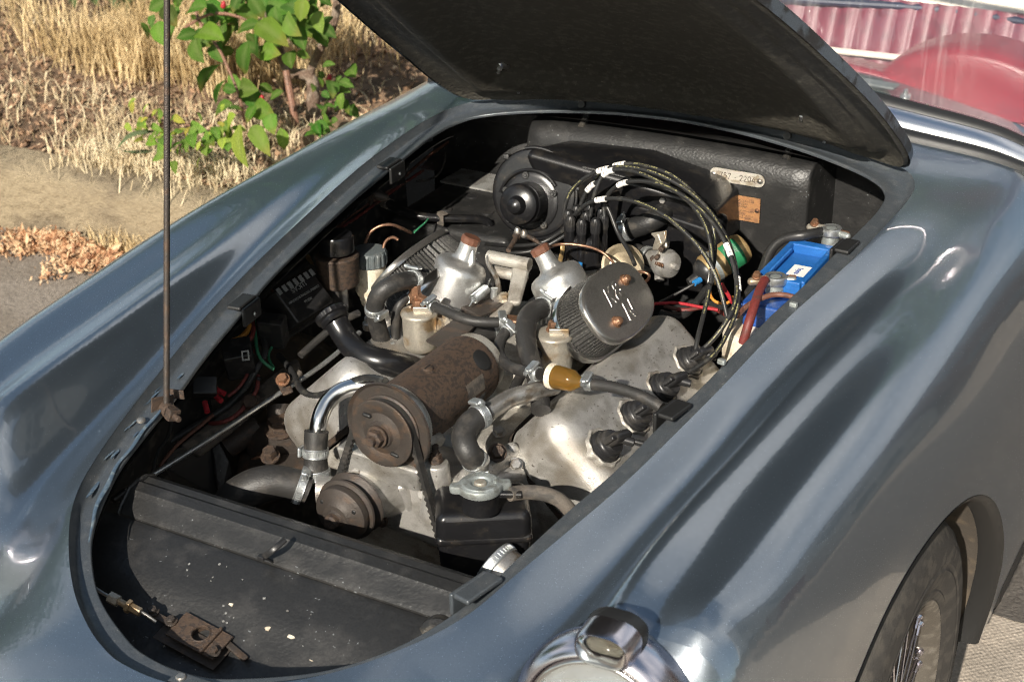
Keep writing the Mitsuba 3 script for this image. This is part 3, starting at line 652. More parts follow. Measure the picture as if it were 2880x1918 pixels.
# spark plug wells, boots on the image-right bank
PL = [V((.2285, -.058 + .0985 * i, .6925)) for i in range(4)]
for i, p in enumerate(PL):
    p0_ = p - RN * .004
    wave = lambda a, r, h: r * (1 + .045 * np.sin(9 * a) * (r > .024))
    k = part(eng, 'plug_well', lathe([(.0315, -.004), (.0305, .006), (.0275, .0085), (.0235, .0065), (.0215, .0), (.0215, -.02)], p0_, RN, 54, wave=wave), 'alloy_dirty', smooth=50)
    bt = thing('plug_boot', ['ribbed black plug boot nearest the front of the right rocker cover', 'second ribbed black plug boot from the front of the rocker cover', 'third ribbed black plug boot from the front, below the air filter', 'rearmost ribbed black plug boot, beside the white lead markers'][i], 'plug boot', 'plug boots on the rocker cover')
    tilt = unit(RN + V((.05, .02, .0)))
    part(bt, 'seal', lathe([(.0235, 0), (.0245, .004), (.0240, .009), (.0205, .011), (.0215, .014), (.0205, .0175), (.0185, .019), (.0190, .022), (.0170, .026), (0, .027)], p0_ + RN * .002, tilt, 36), 'black_plastic', smooth=40)
    c = p0_ + tilt * .027; ey = unit(V((.35, .95, -.1)))
    part(bt, 'grip', cat([hull([(c + tilt * a + ey * b, r) for a, b, r in ((0, -.010, .0095), (.014, -.008, .0085), (.0, .012, .0095), (.013, .011, .0085))]), rbox(c + tilt * .008, (.046, .007, .020), .002, X=ey, Z=tilt)]), 'black_plastic', smooth=40)
    part(bt, 'elbow', disc_cyl(.0062, c + tilt * .008, c + tilt * .008 + unit(V((.9, .3, -.2))) * .024, 16), 'black_plastic')
# block, valley, timing cover
part(eng, 'block', hull([((x, y, z), .02) for x in (-.12, .12) for y in (-.10, .34) for z in (.40, .66)] + [((x, y, .36), .02) for x in (-.18, .18) for y in (-.1, .34)]), 'alloy_dirty', smooth=30)
part(eng, 'inlet_manifold', cat([hull([((x, y, z), .012) for x in (-.05, .05) for y in (.02, .27) for z in (.66, .725)]),
    hull([((-.14, .13, .745), .018), ((-.05, .10, .715), .02)]), hull([((.08, .15, .755), .018), ((.04, .12, .715), .02)])]), 'alloy_dirty', smooth=40)
bar = hull([(V(q) + V((0, dy, 0)), .0045) for q in ((-0.082,-0.253,0.708), (0.046,-0.257,0.708), (-0.078,-0.249,0.678), (0.039,-0.248,0.676)) for dy in (0, .03)])
part(eng, 'front_casting', bar, 'alloy', smooth=40)
part(eng, 'timing_cover', cat([hull([(V((x, -.205, z)), r) for x, z, r in ((-.10, .67, .012), (.10, .67, .012), (-.075, .58, .012), (.085, .565, .012))] + [(V((x, -.13, z)), .012) for x, z in ((-.13, .66), (.13, .66), (.09, .56), (-.08, .57))])]), 'alloy', smooth=40)
# ribs and raised bosses on the timing cover
for a, b in (((0.014,-0.203,0.660), (0.078,-0.169,0.580)), ((-0.005,-0.221,0.650), (0.013,-0.190,0.560)), ((-0.078,-0.261,0.665), (-0.048,-0.221,0.620)), ((0.066,-0.220,0.670), (0.104,-0.207,0.665))):
    part(eng, 'casting_rib', hull([(V(a), .010), (V(b), .010)]), 'alloy', smooth=40)
col = V((0.057,-0.224,0.655)); top = V((0.058,-0.227,0.708))
part(eng, 'stud_column', lathe([(.028, -.03), (.022, 0), (.0195, .02), (.0185, .052), (.0165, .056), (0, .057)], col, top - col, 32), 'alloy', smooth=50)
part(eng, 'column_stud', cat([lathe([(0, 0), (.010, 0), (.010, .006), (0, .006)], top + V((0, 0, .004)), (0, 0, 1), 6), lathe([(0, .006), (.0085, .006), (.0085, .012), (0, .012)], top + V((0, 0, .004)), (0, 0, 1), 6)] + [lathe([(0, 0), (.0048, .0006), (.0042, .0014), (0, .0016)], top + V((0, 0, .016 + .0016 * i)), (0, 0, 1), 12) for i in range(9)]), 'rust')
# water outlet housing at the front of the right bank
wo = hull([((0.095,-0.193,0.675), .022), ((0.105,-0.100,0.672), .016), ((0.109,-0.096,0.650), .016), ((0.083,-0.173,0.640), .022)])
part(eng, 'water_outlet', cat([wo, hull([((0.109,-0.107,0.684), .010), ((0.111,-0.093,0.655), .010), ((0.102,-0.107,0.660), .012)]), tube([(0.108,-0.204,0.690), (0.117,-0.212,0.725)], .0155, 4, 20)]), 'alloy', smooth=45)
for p_, m_ in (((0.109,-0.148,0.699), 'rust'), ((0.125,-0.127,0.672), 'steel')): part(eng, 'hex_bolt', bolt(p_, (.45, -.55, .7), .0175 if m_ == 'rust' else .0145, .009), m_)
for p_ in ((0.066,-0.118,0.720), (0.075,-0.083,0.690)): part(eng, 'hex_bolt', bolt(p_, (.3, -.5, .8), .012, .008), 'steel')
for p_ in ((-0.023,-0.230,0.690), (0.039,-0.229,0.655), (-0.055,-0.251,0.675), (0.092,-0.226,0.655)): part(eng, 'hex_bolt', bolt(p_, (0, -.9, .5), .013, .008), 'steel')
part(eng, 'exhaust_heat_shield', cat([hull([(V(q), .014) for q in ((-.26, -.02, .56), (-.34, .05, .55), (-.28, -.17, .53), (-.40, -.08, .52), (-.33, -.19, .50), (-.40, -.02, .50))])]), 'rust_dark', smooth=30)
part(eng, 'engine_mount', cat([hull([(V((-.300, -.045, .60)), .012), (V((-.285, -.045, .57)), .014), (V((-.290, .0, .58)), .012)]), rbox((-.262, -.005, .615), (.045, .03, .060), .004, X=(1, .4, .2))]), 'rust', smooth=30)
for q in ((-.345, -.075, .575), (-.315, -.125, .565), (-.30, -.03, .61)): part(eng, 'mount_bolt', bolt(q, (.1, -.3, 1), .02, .014), 'rust')
for p_ in ((-0.247,0.068,0.730), (-0.226,0.087,0.730)):
    part(eng, 'rocker_stud', cat([disc_cyl(.012, V(p_) - V((0, 0, .012)), V(p_), 18), bolt(V(p_), (-.3, -.2, 1), .012, .009)]), 'steel')

# ------------------------------------------------------------------ generator, pulleys, belt
DA, DB = V((.001, -.245, .762)), V((.004, -.022, .758)); dax = unit(DB - DA)
g = thing('generator', 'rusty cylindrical belt driven generator lying along the engine', 'generator')
part(g, 'casing', lathe([(0, .015), (.046, .015), (.0505, .019), (.0512, .03), (.0512, .195), (.0500, .203), (.045, .207), (0, .207)], DA, dax, 64), 'rust', smooth=40)
part(g, 'end_bracket', lathe([(0, .205), (.046, .205), (.048, .210), (.046, .224), (.030, .228), (0, .228)], DA, dax, 48), 'alloy_dirty')
part(g, 'front_bracket', cat([lathe([(0, .004), (.040, .004), (.054, .006), (.056, .010), (.054, .018), (0, .018)], DA, dax, 48), hull([(DA + dax * .011 + V((.045, 0, -.02)), .008), (V((0.050,-0.207,0.735)), .010), (DA + dax * .011 + V((.035, 0, -.045)), .008)])]), 'alloy_dirty', smooth=40)
def screw(parent, p, axis, r, m_='rust', name='screw'):
    a = unit(axis); p = V(p); x = frame(a)[:, 0]
    part(parent, name, cat([lathe([(r * 1.35, 0), (r * 1.3, .0008), (r, .001), (r * .95, .003), (r * .6, .0042), (0, .0045)], p, a, 22)]), m_)
    part(parent, name + '_slot', rbox(p + a * .0042, (r * 1.7, .0016, .0012), .0002, X=x, Z=a), 'rubber_dark')
f0 = frame(dax)
screw(g, DA + dax * .085 + unit(V((.10, 0, 1))) * .0505, (.10, 0, 1), .0085, 'rust')
scr2 = unit(V((.75, 0, .66))); part(g, 'terminal_cover', lathe([(0, 0), (.016, 0), (.016, .0012), (.011, .003), (0, .0032)], DA + dax * .175 + scr2 * .0502, scr2, 26), 'rubber_dark')
lp = [[DA + dax * a + V((math.cos(t), 0, math.sin(t))) * .0517 for t in np.linspace(-.05, .42, 8)] for a in (.115, .160)]
part(g, 'paper_label', grid(V(lp)), 'tape', label='faded paper label on the generator')
# stamped characters on the casing
tm = meshkit.text_mesh('12V 22A  GEN', .008, .0006)
def wrap_text(tm, a0, t0, R_):
    v = tm.vertices; al, up, h = v[:, 0], v[:, 1], v[:, 2]
    t = t0 + up / R_
    tm.vertices = (DA + dax * a0 + dax * 0)[None] + np.outer(al, dax) + (R_ + h)[:, None] * np.stack([np.cos(t), 0 * t, np.sin(t)], 1); return tm
gp = thing('generator_pulley', 'rusty twin disc fan pulley on the front of the generator', 'pulley') if False else part(g, 'fan_disc', lathe([(.012, -.004), (.040, -.006), (.062, -.006), (.0665, -.010), (.0675, -.007), (.063, -.003), (.012, 0)], DA, dax, 64), 'rust_dark', smooth=40)
part(g, 'pulley', lathe([(.0, -.030), (.018, -.030), (.020, -.027), (.030, -.024), (.036, -.026), (.042, -.0262), (.0475, -.0265), (.0495, -.0255), (.0495, -.0240), (.038, -.016), (.049, -.0085), (.049, -.0065), (.012, -.006)], DA, dax, 64), 'rust_dark', smooth=30)
part(g, 'pulley_nut', cat([lathe([(0, -.047), (.009, -.047), (.0125, -.045), (.0130, -.036), (0, -.036)], DA, dax, 6), lathe([(0, -.036), (.0155, -.036), (.0155, -.0335), (.0135, -.0335), (.0135, -.030), (0, -.030)], DA, dax, 28), lathe([(0, -.053), (.0065, -.053), (.0070, -.047), (0, -.047)], DA, dax, 20)]), 'rust', smooth=30)
for sgn in (1, -1):
    q = DA - dax * .0262 + V((sgn * -.021, 0, sgn * .021 + .004 * sgn))
    part(g, 'pulley_hole', hull([(q + V((-.004, 0, -.001)), .0030), (q + V((.004, 0, -.002)), .0030)]), 'rubber_dark')
# water pump pulley and crank pulley
WP = V((-0.049,-0.285,0.641)); WP = V((WP[0], -.275, WP[2])); wax = V((0, 1.0, 0))
wp = thing('pump_pulley', 'rust brown domed water pump pulley at the front of the engine', 'pulley')
part(wp, 'drum', lathe([(0, -.050), (.012, -.050), (.014, -.047), (.020, -.046), (.026, -.040), (.033, -.038), (.040, -.034), (.0415, -.028), (.0405, -.022), (.0455, -.020), (.0465, -.0175), (.0455, -.0155), (.036, -.008), (.046, .0), (.047, .0025), (.044, .005), (0, .006)], WP, wax, 64), 'rust_dark', smooth=30)
part(wp, 'hub_bolt', lathe([(0, -.060), (.008, -.060), (.0105, -.057), (.0105, -.048), (0, -.048)], WP, wax, 24), 'rust')
for a in (.5, 2.6, 4.7): part(wp, 'hole', disc_cyl(.0035, WP + V((.030 * math.cos(a), -.0395, .030 * math.sin(a))), WP + V((.030 * math.cos(a), -.037, .030 * math.sin(a))), 12), 'rubber_dark')
part(eng, 'water_pump', cat([lathe([(0, .006), (.034, .006), (.040, .02), (.046, .045), (.055, .06), (0, .06)], WP, wax, 40), tube([WP + V((-.02, .035, -.012)), WP + V((-.055, .03, -.012)), WP + V((-.078, .02, -.012))], .020, 14, 22)]), 'alloy', smooth=45)
for p_ in ((-0.042,-0.209,0.600), (-0.040,-0.224,0.585), (-0.047,-0.219,0.640)): part(eng, 'hex_bolt', bolt(p_, (0, -1, .3), .012, .007), 'rust')
CP = V((.045, -.268, .468))
part(eng, 'crank_pulley', lathe([(0, -.03), (.05, -.03), (.078, -.02), (.080, -.017), (.066, -.006), (.080, .004), (.078, .008), (0, .01)], CP, wax, 64), 'rust', smooth=30)
# V-belt round the three pulleys
from scipy.spatial import ConvexHull
by = -.262
circ = np.vstack([V((c[0], c[2]))[None] + r * np.stack([np.cos(np.linspace(0, 2 * np.pi, 120)), np.sin(np.linspace(0, 2 * np.pi, 120))], 1) for c, r in ((DA, .0455), (WP, .0415), (CP, .073))])
hp = circ[ConvexHull(circ).vertices]; hp = np.vstack([hp, hp[:1]]); dd = np.r_[0, np.cumsum(np.linalg.norm(np.diff(hp, axis=0), axis=1))]
N_ = 420; u = np.linspace(0, dd[-1], N_, endpoint=False); bx, bz = np.interp(u, dd, hp[:, 0]), np.interp(u, dd, hp[:, 1])
ct = np.stack([np.gradient(bx), np.gradient(bz)], 1); ct /= np.linalg.norm(ct, axis=1, keepdims=True); nb = np.stack([ct[:, 1], -ct[:, 0]], 1)
tooth = np.where((np.arange(N_) // 2) % 2 == 0, .0, .0022)
belt_rows = []
for yy, rin in ((-.0060, 0), (.0060, 0), (.0040, 1), (-.0040, 1)):
    o = (-.0075 + tooth) if rin else np.full(N_, .0015)
    belt_rows.append(np.stack([bx + nb[:, 0] * o, np.full(N_, by + yy), bz + nb[:, 1] * o], 1))
bm = grid(V(belt_rows), closed_u=True, closed_v=True)
if bm.volume < 0: bm.invert()
bl = thing('drive_belt', 'black toothed drive belt running over the generator pulley', 'belt'); put(bl, bm, 'rubber', smooth=25)

# ------------------------------------------------------------------ oil filler tube, chrome pipe, hoses on the left
k = thing('oil_filler', 'glossy black curved oil filler tube with a round cap', 'filler tube')
tp = [(-0.245,-0.024,0.770), (-0.222,-0.031,0.748), (-0.184,-0.044,0.735), (-0.148,-0.036,0.728), (-0.131,-0.019,0.715), (-0.122,-0.006,0.690)]
part(k, 'tube', tube(tp, [.0185, .0185, .0195, .0205, .020, .019], 60, 28), 'black_gloss', smooth=60)
ca = unit(V(tp[0]) - V(tp[1]) + V((-.02, .01, .012)))
wv2 = lambda a, r, h: r * (1 + .012 * np.sign(np.sin(40 * a)) * (r > .024) * (h > .008))
part(k, 'cap', lathe([(0, -.002), (.020, -.002), (.0235, .002), (.0225, .007), (.0265, .009), (.0270, .0155), (.0255, .0175), (.0215, .0165), (.019, .0150), (0, .0145)], V(tp[0]), ca, 80, wave=wv2), 'black_gloss', smooth=30)
hose('cable', [(-0.627,0.111,0.740), (-0.569,0.066,0.730)] if False else [(-0.393,0.014,0.660), (-0.319,-0.042,0.665), (-0.283,-0.076,0.668), (-0.246,-0.094,0.675), (-0.201,-0.108,0.700), (-0.152,-0.125,0.735), (-0.098,-0.151,0.768), (-0.053,-0.176,0.785)], .0052, 'lead_black', 'thick black cable crossing the left rocker cover', 'cable')
cp_ = thing('steel_pipe', 'shiny bent steel water pipe left of the generator', 'pipe')
put(cp_, tube([(-0.170,-0.191,0.668), (-0.168,-0.187,0.690), (-0.169,-0.166,0.712), (-0.156,-0.143,0.728), (-0.134,-0.128,0.735), (-0.111,-0.116,0.735)], .0125, 60, 28), 'polished', smooth=60)
hose('water_hose', [(-0.167,-0.194,0.684), (-0.165,-0.202,0.660), (-0.162,-0.208,0.634), (-0.157,-0.211,0.612)], [.0178, .0172, .0172, .0182], 'rubber', 'short ribbed hose joining the steel pipe to the pump', 'hose', 'coolant hoses', clamps=((.42, dict(toward=(-1, -.3, .1), w=.014)), (.86, dict(toward=(-1, -.5, .3), w=.014))), sides=28)
hose('water_hose', [(-0.299,-0.295,0.500), (-0.277,-0.284,0.560), (-0.241,-0.277,0.605), (-0.210,-0.256,0.618), (-0.180,-0.238,0.612), (-0.163,-0.229,0.604)], [.028, .029, .029, .027, .0245, .0235], 'rubber', 'fat black radiator hose curving to the pump', 'hose', 'coolant hoses', clamps=((.92, dict(toward=(-.5, -.3, 1), w=.013)),), sides=36, n=70)
hose('water_hose', [(-0.159,0.135,0.800), (-0.155,0.068,0.822), (-0.159,0.017,0.836), (-0.173,-0.002,0.826), (-0.187,-0.001,0.797), (-0.189,0.007,0.760), (-0.187,0.018,0.722)], .0138, 'rubber', 'black elbow hose with clamps beside the left carburettor', 'hose', 'coolant hoses', clamps=((.26, dict(toward=(0, -.3, 1), w=.013)), (.70, dict(toward=(1, -.3, .2), w=.011)), (.97, dict(toward=(1, -.5, .2), w=.013))), sides=28, n=70)
hose('water_hose', [(0.111,-0.207,0.715), (0.106,-0.221,0.738), (0.092,-0.207,0.752), (0.092,-0.183,0.762), (0.099,-0.160,0.766)], [.0165, .0170, .0170, .0170, .0165], 'rubber', 'black elbow hose right of the generator', 'hose', 'coolant hoses', clamps=((.04, dict(toward=(.4, -1, .0), w=.014, slots=False)), (.90, dict(toward=(-.3, -.2, 1), w=.013))), sides=28, n=60)
cp2 = thing('steel_pipe', 'dull brown water pipe running to the right rocker cover', 'pipe')
put(cp2, tube([(0.099,-0.163,0.765), (0.106,-0.138,0.768), (0.112,-0.109,0.768), (0.127,-0.085,0.768), (0.139,-0.034,0.758)], .0130, 40, 22), 'steel', smooth=60)
hose('water_hose', [(0.044,0.147,0.785), (0.042,0.105,0.800), (0.043,0.064,0.802), (0.060,0.026,0.790), (0.085,-0.006,0.775), (0.114,-0.040,0.763), (0.143,-0.082,0.742)], [.0155, .0160, .0160, .0150, .0142, .0140, .0138], 'rubber', 'big black hose with clamps dropping onto the right rocker cover', 'hose', 'coolant hoses', clamps=((.13, dict(toward=(.3, -.3, 1), w=.013)), (.86, dict(toward=(1, -.9, 0), w=.011))), sides=30, n=80)
hose('water_hose', [(-0.064,0.003,0.742), (-0.055,0.035,0.748), (-0.045,0.065,0.752), (-0.033,0.099,0.754)], .0165, 'rubber', 'straight black hose behind the generator', 'hose', 'coolant hoses', clamps=((.93, dict(toward=(1, -.6, -.3), w=.013)),), sides=28)
hose('fuel_hose', [(-0.160,0.049,0.800), (-0.166,0.034,0.790), (-0.172,0.030,0.757), (-0.174,0.028,0.705)], .0074, 'rubber', 'thin black overflow hose beside the left float bowl', 'hose', 'fuel hoses')
hose('fuel_hose', [(-0.112,0.040,0.800), (-0.074,0.027,0.802), (-0.036,0.021,0.800), (-0.011,0.030,0.798), (0.012,0.047,0.796)], .0078, 'rubber', 'black fuel hose running across between the two float bowls', 'hose', 'fuel hoses', clamps=((.03, dict(toward=(.2, -.4, 1), w=.010)), (.97, dict(toward=(0, -.4, 1), w=.010, slots=False))), n=40)
hose('fuel_hose', [(0.025,0.043,0.792), (0.024,0.019,0.785), (0.033,-0.007,0.775), (0.060,-0.034,0.775), (0.100,-0.062,0.786), (0.139,-0.076,0.796)], .0085, 'rubber', 'black fuel hose curving from the tee to the amber filter', 'hose', 'fuel hoses', clamps=((.05, dict(toward=(.6, -.5, .6), w=.011)), (.96, dict(toward=(.0, -.4, 1), w=.012)),), n=60)
hose('fuel_hose', [(0.215,-0.082,0.802), (0.241,-0.082,0.806), (0.275,-0.085,0.808), (0.306,-0.089,0.806), (0.331,-0.093,0.800)], .0080, 'rubber', 'black fuel hose leading from the amber filter to the wing edge', 'hose', 'fuel hoses', clamps=((.03, dict(toward=(.1, -.3, 1), w=.011, slots=False)),), n=50)
hose('vent_hose', [(0.052,-0.191,0.690), (0.064,-0.176,0.720), (0.075,-0.154,0.740), (0.087,-0.121,0.755)] if False else [(0.093,-0.085,0.745), (0.077,-0.023,0.752), (0.073,0.015,0.757), (0.072,0.105,0.770)], .0075, 'rubber', 'thin black hose slanting up between generator and right bowl', 'hose', 'fuel hoses')
hose('vent_hose', [(0.012,-0.031,0.775), (0.032,-0.048,0.770), (0.044,-0.065,0.755), (0.055,-0.105,0.745), (0.061,-0.160,0.745)], .0038, 'lead_black', 'thin black wire looping round the back of the generator', 'wire')
# amber in-line fuel filter
k = thing('fuel_filter', 'amber see-through inline fuel filter over the rocker cover', 'fuel filter')
FA, FB = V((0.144,-0.075,0.797)), V((0.217,-0.082,0.802)); fx = unit(FB - FA)
part(k, 'end_cap', lathe([(0, 0), (.013, 0), (.018, .003), (.0185, .010), (.017, .0115), (0, .0115)], FA + fx * .008, fx, 32), 'cream_plastic')
part(k, 'bowl', lathe([(.0165, .011), (.0168, .016), (.0155, .034), (.0150, .040), (.0075, .052), (.0062, .054), (.0050, .056), (.0048, .070), (0, .070), (0, .066), (.0030, .060), (.0045, .052), (.0130, .039), (.0140, .033), (.0150, .015), (.0148, .011)], FA + fx * .008, fx, 28), 'amber', smooth=30)
wv3 = lambda a, r, h: r * (1 + .13 * np.sin(16 * a) * (r > .005))
part(k, 'paper_element', lathe([(0, .012), (.0105, .012), (.0100, .033), (.006, .038), (0, .039)], FA + fx * .008, fx, 96, wave=wv3), 'gold')
# tee and brass unions
k = thing('fuel_union', 'brass fuel banjo union on top of the left float bowl', 'fitting')
b0, b1 = V((-0.147,0.051,0.800)), V((-0.121,0.043,0.800))
part(k, 'banjo', cat([rbox(b0, (.020, .016, .018), .003, X=b1 - b0), disc_cyl(.009, b0 + V((0, 0, .006)), b0 + V((0, 0, .022)), 6, .001)]), 'brass')
part(k, 'nut', cat([lathe([(0, 0), (.0095, 0), (.0095, .014), (0, .014)], b0 + (b1 - b0) * .45, b1 - b0, 6), lathe([(0, 0), (.006, 0), (.0062, .014), (0, .014)], b0 + (b1 - b0) * .9, b1 - b0, 16)]), 'brass')
k = thing('fuel_tee', 'square brass fuel tee between the carburettors', 'fitting')
put(k, cat([rbox((0.025,0.048,0.797), (.024, .022, .018), .003, X=(1, .2, 0)), disc_cyl(.007, (0.016,0.046,0.797), (0.034,0.047,0.797), 14)]), 'brass')

# ------------------------------------------------------------------ carburettors with dashpots, bowls, air filters
def carb(base, tip, sgn, lab):
    k = thing('carburettor', lab, 'carburettor'); B, ax = V(base), unit(V(tip) - V(base))
    part(k, 'dashpot', lathe([(0, -.002), (.0470, -.002), (.0480, .002), (.0475, .006), (.0440, .008), (.0436, .020), (.0430, .056), (.0415, .0635), (.0370, .0695), (.0295, .0725), (.0215, .0745), (.0170, .0785), (.0150, .087), (.0138, .104), (0, .104)], B, ax, 64), 'dashpot_metal', smooth=40)
    f = frame(ax)
    part(k, 'vent_boss', hull([(B + ax * .074 + unit(V((.6, -.2, 0))) * .020, .0055), (B + ax * .092 + unit(V((.6, -.2, 0))) * .012, .0045)]), 'dashpot_metal')
    part(k, 'damper_cap', lathe([(0, .103), (.0150, .103), (.0156, .105), (.0156, .112), (.0135, .1145), (.006, .1145), (0, .113)], B, ax, 12), 'brown_plastic', smooth=20)
    part(k, 'body', cat([lathe([(0, -.055), (.025, -.055), (.028, -.03), (.040, -.012), (.0425, -.008), (.0425, -.002), (0, -.002)], B, ax, 40), hull([(B - ax * .022 + V((sgn * a, 0, -.0)), .022) for a in (-.045, .055)])]), 'alloy_dirty', smooth=45)
    for a in (.3, 2.4, 4.5):
        d = f[:, 0] * math.cos(a) + f[:, 1] * math.sin(a)
        part(k, 'lug', cat([hull([(B + d * .040, .006), (B + d * .050, .006)]), disc_cyl(.0062, B + d * .050 + ax * .004, B + d * .050 + ax * .0085, 16)]), 'steel')
    return k
cl = carb((-.135, .125, .765), (-.104, .156, .875), -1, 'left carburettor with a tall dull silver dashpot and brown cap')
cr = carb((.068, .168, .775), (.004, .166, .875), 1, 'right carburettor with its silver dashpot leaning inwards')
def bowl(p, lab):
    k = thing('float_bowl', lab, 'float bowl', None); p = V(p)
    part(k, 'pot', lathe([(0, -.062), (.020, -.062), (.025, -.057), (.0262, -.05), (.0268, -.004), (0, -.004)], p, (0, 0, 1), 44), 'bowl_metal', smooth=40)
    part(k, 'lid', cat([lathe([(0, -.004), (.0285, -.004), (.0290, -.001), (.0275, .002), (.020, .0055), (0, .007)], p, (0, 0, 1), 44), rbox(p + V((.012, -.008, .008)), (.030, .005, .014), .002, X=(1, .5, 0))]), 'bowl_metal', smooth=40)
    part(k, 'lid_nut', bolt(p + V((-.002, .0, .007)), (0, 0, 1), .014, .012), 'brass')
bowl((-0.132,0.037,0.785), 'cylindrical steel float bowl below the left carburettor'); bowl((0.087,0.065,0.785), 'stained float bowl partly hidden behind the fuel hose')
def oval(A_, B_, n=64, pw=.75, taper=0.0):
    t = np.linspace(0, 2 * np.pi, n, endpoint=False)
    x = A_ * np.sign(np.cos(t)) * np.abs(np.cos(t)) ** pw; y = B_ * np.sign(np.sin(t)) * np.abs(np.sin(t)) ** pw
    return np.stack([x, y * (1 + taper * x / A_)], 1)
def air_filter(cap_c, n, label, front):
    k = thing('air_filter', label, 'air filter'); n = unit(n); C_ = V(cap_c); ex = V((0, 1.0, 0)); ey = np.cross(n, ex)
    if ey[2] < 0: ey = -ey
    ring = lambda sc, h, m=96, A_=.090, B_=.055: [C_ + ex * a + ey * b + n * h for a, b in oval(A_ * sc, B_ * sc, m)]
    cap = grid(V([ring(.985, -.009), ring(1.0, -.006), ring(1.0, -.002), ring(.985, .0015), ring(.95, .0030), ring(.90, .0032), ring(.5, .0036), ring(.01, .0038)]), closed_v=True)
    if not front: cap = grid(V([ring(.985, -.009), ring(1.0, -.006), ring(1.0, -.002), ring(.985, .0015), ring(.90, .0032), ring(.01, .0038)]), closed_v=True)
    part(k, 'cap', cap, 'cap_metal', smooth=40, label='mirror bright cap plate with a raised maker mark' if front else None)
    part(k, 'back_plate', grid(V([ring(1.0, -.008), ring(.6, -.008), ring(.01, -.008)]), closed_v=True), 'black_satin')
    part(k, 'base_ring', grid(V([ring(1.03, -.049), ring(1.09, -.049), ring(1.105, -.053), ring(1.105, -.058), ring(1.09, -.062), ring(1.0, -.062), ring(.3, -.062)]), closed_v=True), 'polished', smooth=40)
    npl = 66; m = npl * 6; rows = []
    for h, sc in ((-.007, .955), (-.025, .985), (-.052, 1.04)):
        p_ = V(ring(sc, h, m)); d = p_ - (C_ + n * h); d /= np.linalg.norm(d, axis=1, keepdims=True)
        rows.append(p_ - d * (.0028 * (1 + np.sign(np.sin(np.arange(m) / 6 * 2 * np.pi)) * np.abs(np.sin(np.arange(m) / 6 * 2 * np.pi)) ** .6))[:, None])
    part(k, 'pleats', grid(V(rows), closed_v=True), 'filter_mesh', smooth=30)
    if front:
        for (tx, a, b, hgt) in (('K&', -.030, .002, .027), ('N', -.010, -.032, .027)):
            t = meshkit.text_mesh(tx, hgt, .0016, bold=True); v = t.vertices
            # forward-leaning letters
            xx = v[:, 0] + .25 * v[:, 1]
            t.vertices = C_ + np.outer(xx + a, ex) + np.outer(v[:, 1] + b, ey) + np.outer(v[:, 2] + .0030, n)
            part(k, 'letter', t, 'cap_metal', smooth=False)
        for a, b in ((.040, .020), (-.040, -.020)):
            q = C_ + ex * a + ey * b + n * .0034
            part(k, 'dome_nut', lathe([(0, 0), (.0095, 0), (.0095, .001), (.0075, .0015), (.0072, .006), (.005, .010), (0, .0115)], q, n, 18), 'brass', smooth=40)
    return k
air_filter((.150, .152, .815), (.77, -.06, .64), 'right air filter with a mirror bright oval cap over black pleats', True)
air_filter((-.214, .140, .818), (-.77, 0, .64), 'left air filter seen from behind, black pleats in a polished rim', False)
# linkage between the carburettors
k = thing('throttle_linkage', 'cast throttle bridge with rods and a coil spring between the carburettors', 'linkage')
part(k, 'cross_tube', cat([tube([(-0.098,0.191,0.825), (-0.024,0.193,0.825)], .0105, 4, 20), tube([(-0.093,0.195,0.800), (-0.033,0.197,0.800)], .0095, 4, 20)]), 'alloy_dirty', smooth=60)
part(k, 'bridge_arm', cat([hull([((-0.046,0.191,0.812), .008), ((-0.034,0.197,0.812), .007), ((-0.027,0.139,0.782), .007), ((-0.019,0.143,0.782), .006)]), hull([((-0.027,0.139,0.782), .006), ((-0.028,0.114,0.765), .006), ((-0.046,0.112,0.762), .006)])]), 'alloy_dirty', smooth=40)
part(k, 'base_plate', prism([(0, 0), (.115, 0), (.125, .035), (.09, .045), (.03, .040), (0, .02)], .004, (-0.084,0.095,0.770), (0, 0, 1)), 'rust_dark')
pl_ = hull([((-0.094,0.103,0.772), .003), ((-0.058,0.089,0.772), .003), ((-0.033,0.151,0.776), .003), ((-0.058,0.167,0.776), .003)]); part(k, 'rust_plate', pl_, 'rust_dark')
sp0, sp1 = V((-0.076,0.106,0.790)), V((-0.072,0.139,0.796)); sa = unit(sp1 - sp0); sf = frame(sa)
tt = np.linspace(0, 1, 240); hel = sp0 + np.outer(tt, sp1 - sp0) + .0072 * (np.cos(tt * 2 * np.pi * 13)[:, None] * sf[:, 0] + np.sin(tt * 2 * np.pi * 13)[:, None] * sf[:, 1])
part(k, 'return_spring', cat([tube(hel, .0011, 0, 6), tube([sp0, (-0.078,0.096,0.782)], .0011, 3, 6), tube([sp1, (-0.078,0.161,0.802)], .0011, 3, 6)]), 'zinc')
part(k, 'lever_rod', cat([tube([(-0.093,0.191,0.830), (-0.093,0.181,0.822), (-0.080,0.181,0.800), (-0.062,0.159,0.785), (-0.054,0.137,0.780)], .0035, 24, 10, flat=1.6)]), 'steel')
for p_ in ((-0.039,0.172,0.783), (-0.046,0.149,0.778)): part(k, 'hex_bolt', bolt(p_, (0, -.1, 1), .015, .009), 'bowl_metal')
for p_ in ((-0.118,0.095,0.782), (-0.111,0.106,0.775), (-0.062,0.146,0.790), (0.047,0.101,0.790)): part(k, 'adjuster_screw', cat([disc_cyl(.0065, V(p_) - V((0, 0, .012)), V(p_) + V((0, 0, .006)), 16), rbox(V(p_) + V((0, 0, .006)), (.011, .0015, .002), .0003, X=(1, .6, 0))]), 'zinc')
part(k, 'pull_rod', cat([tube([(-0.064,0.196,0.840), (-0.074,0.243,0.845)], .004, 3, 10), disc_cyl(.007, (-0.076,0.242,0.843), (-0.076,0.253,0.847), 12)]), 'rust')
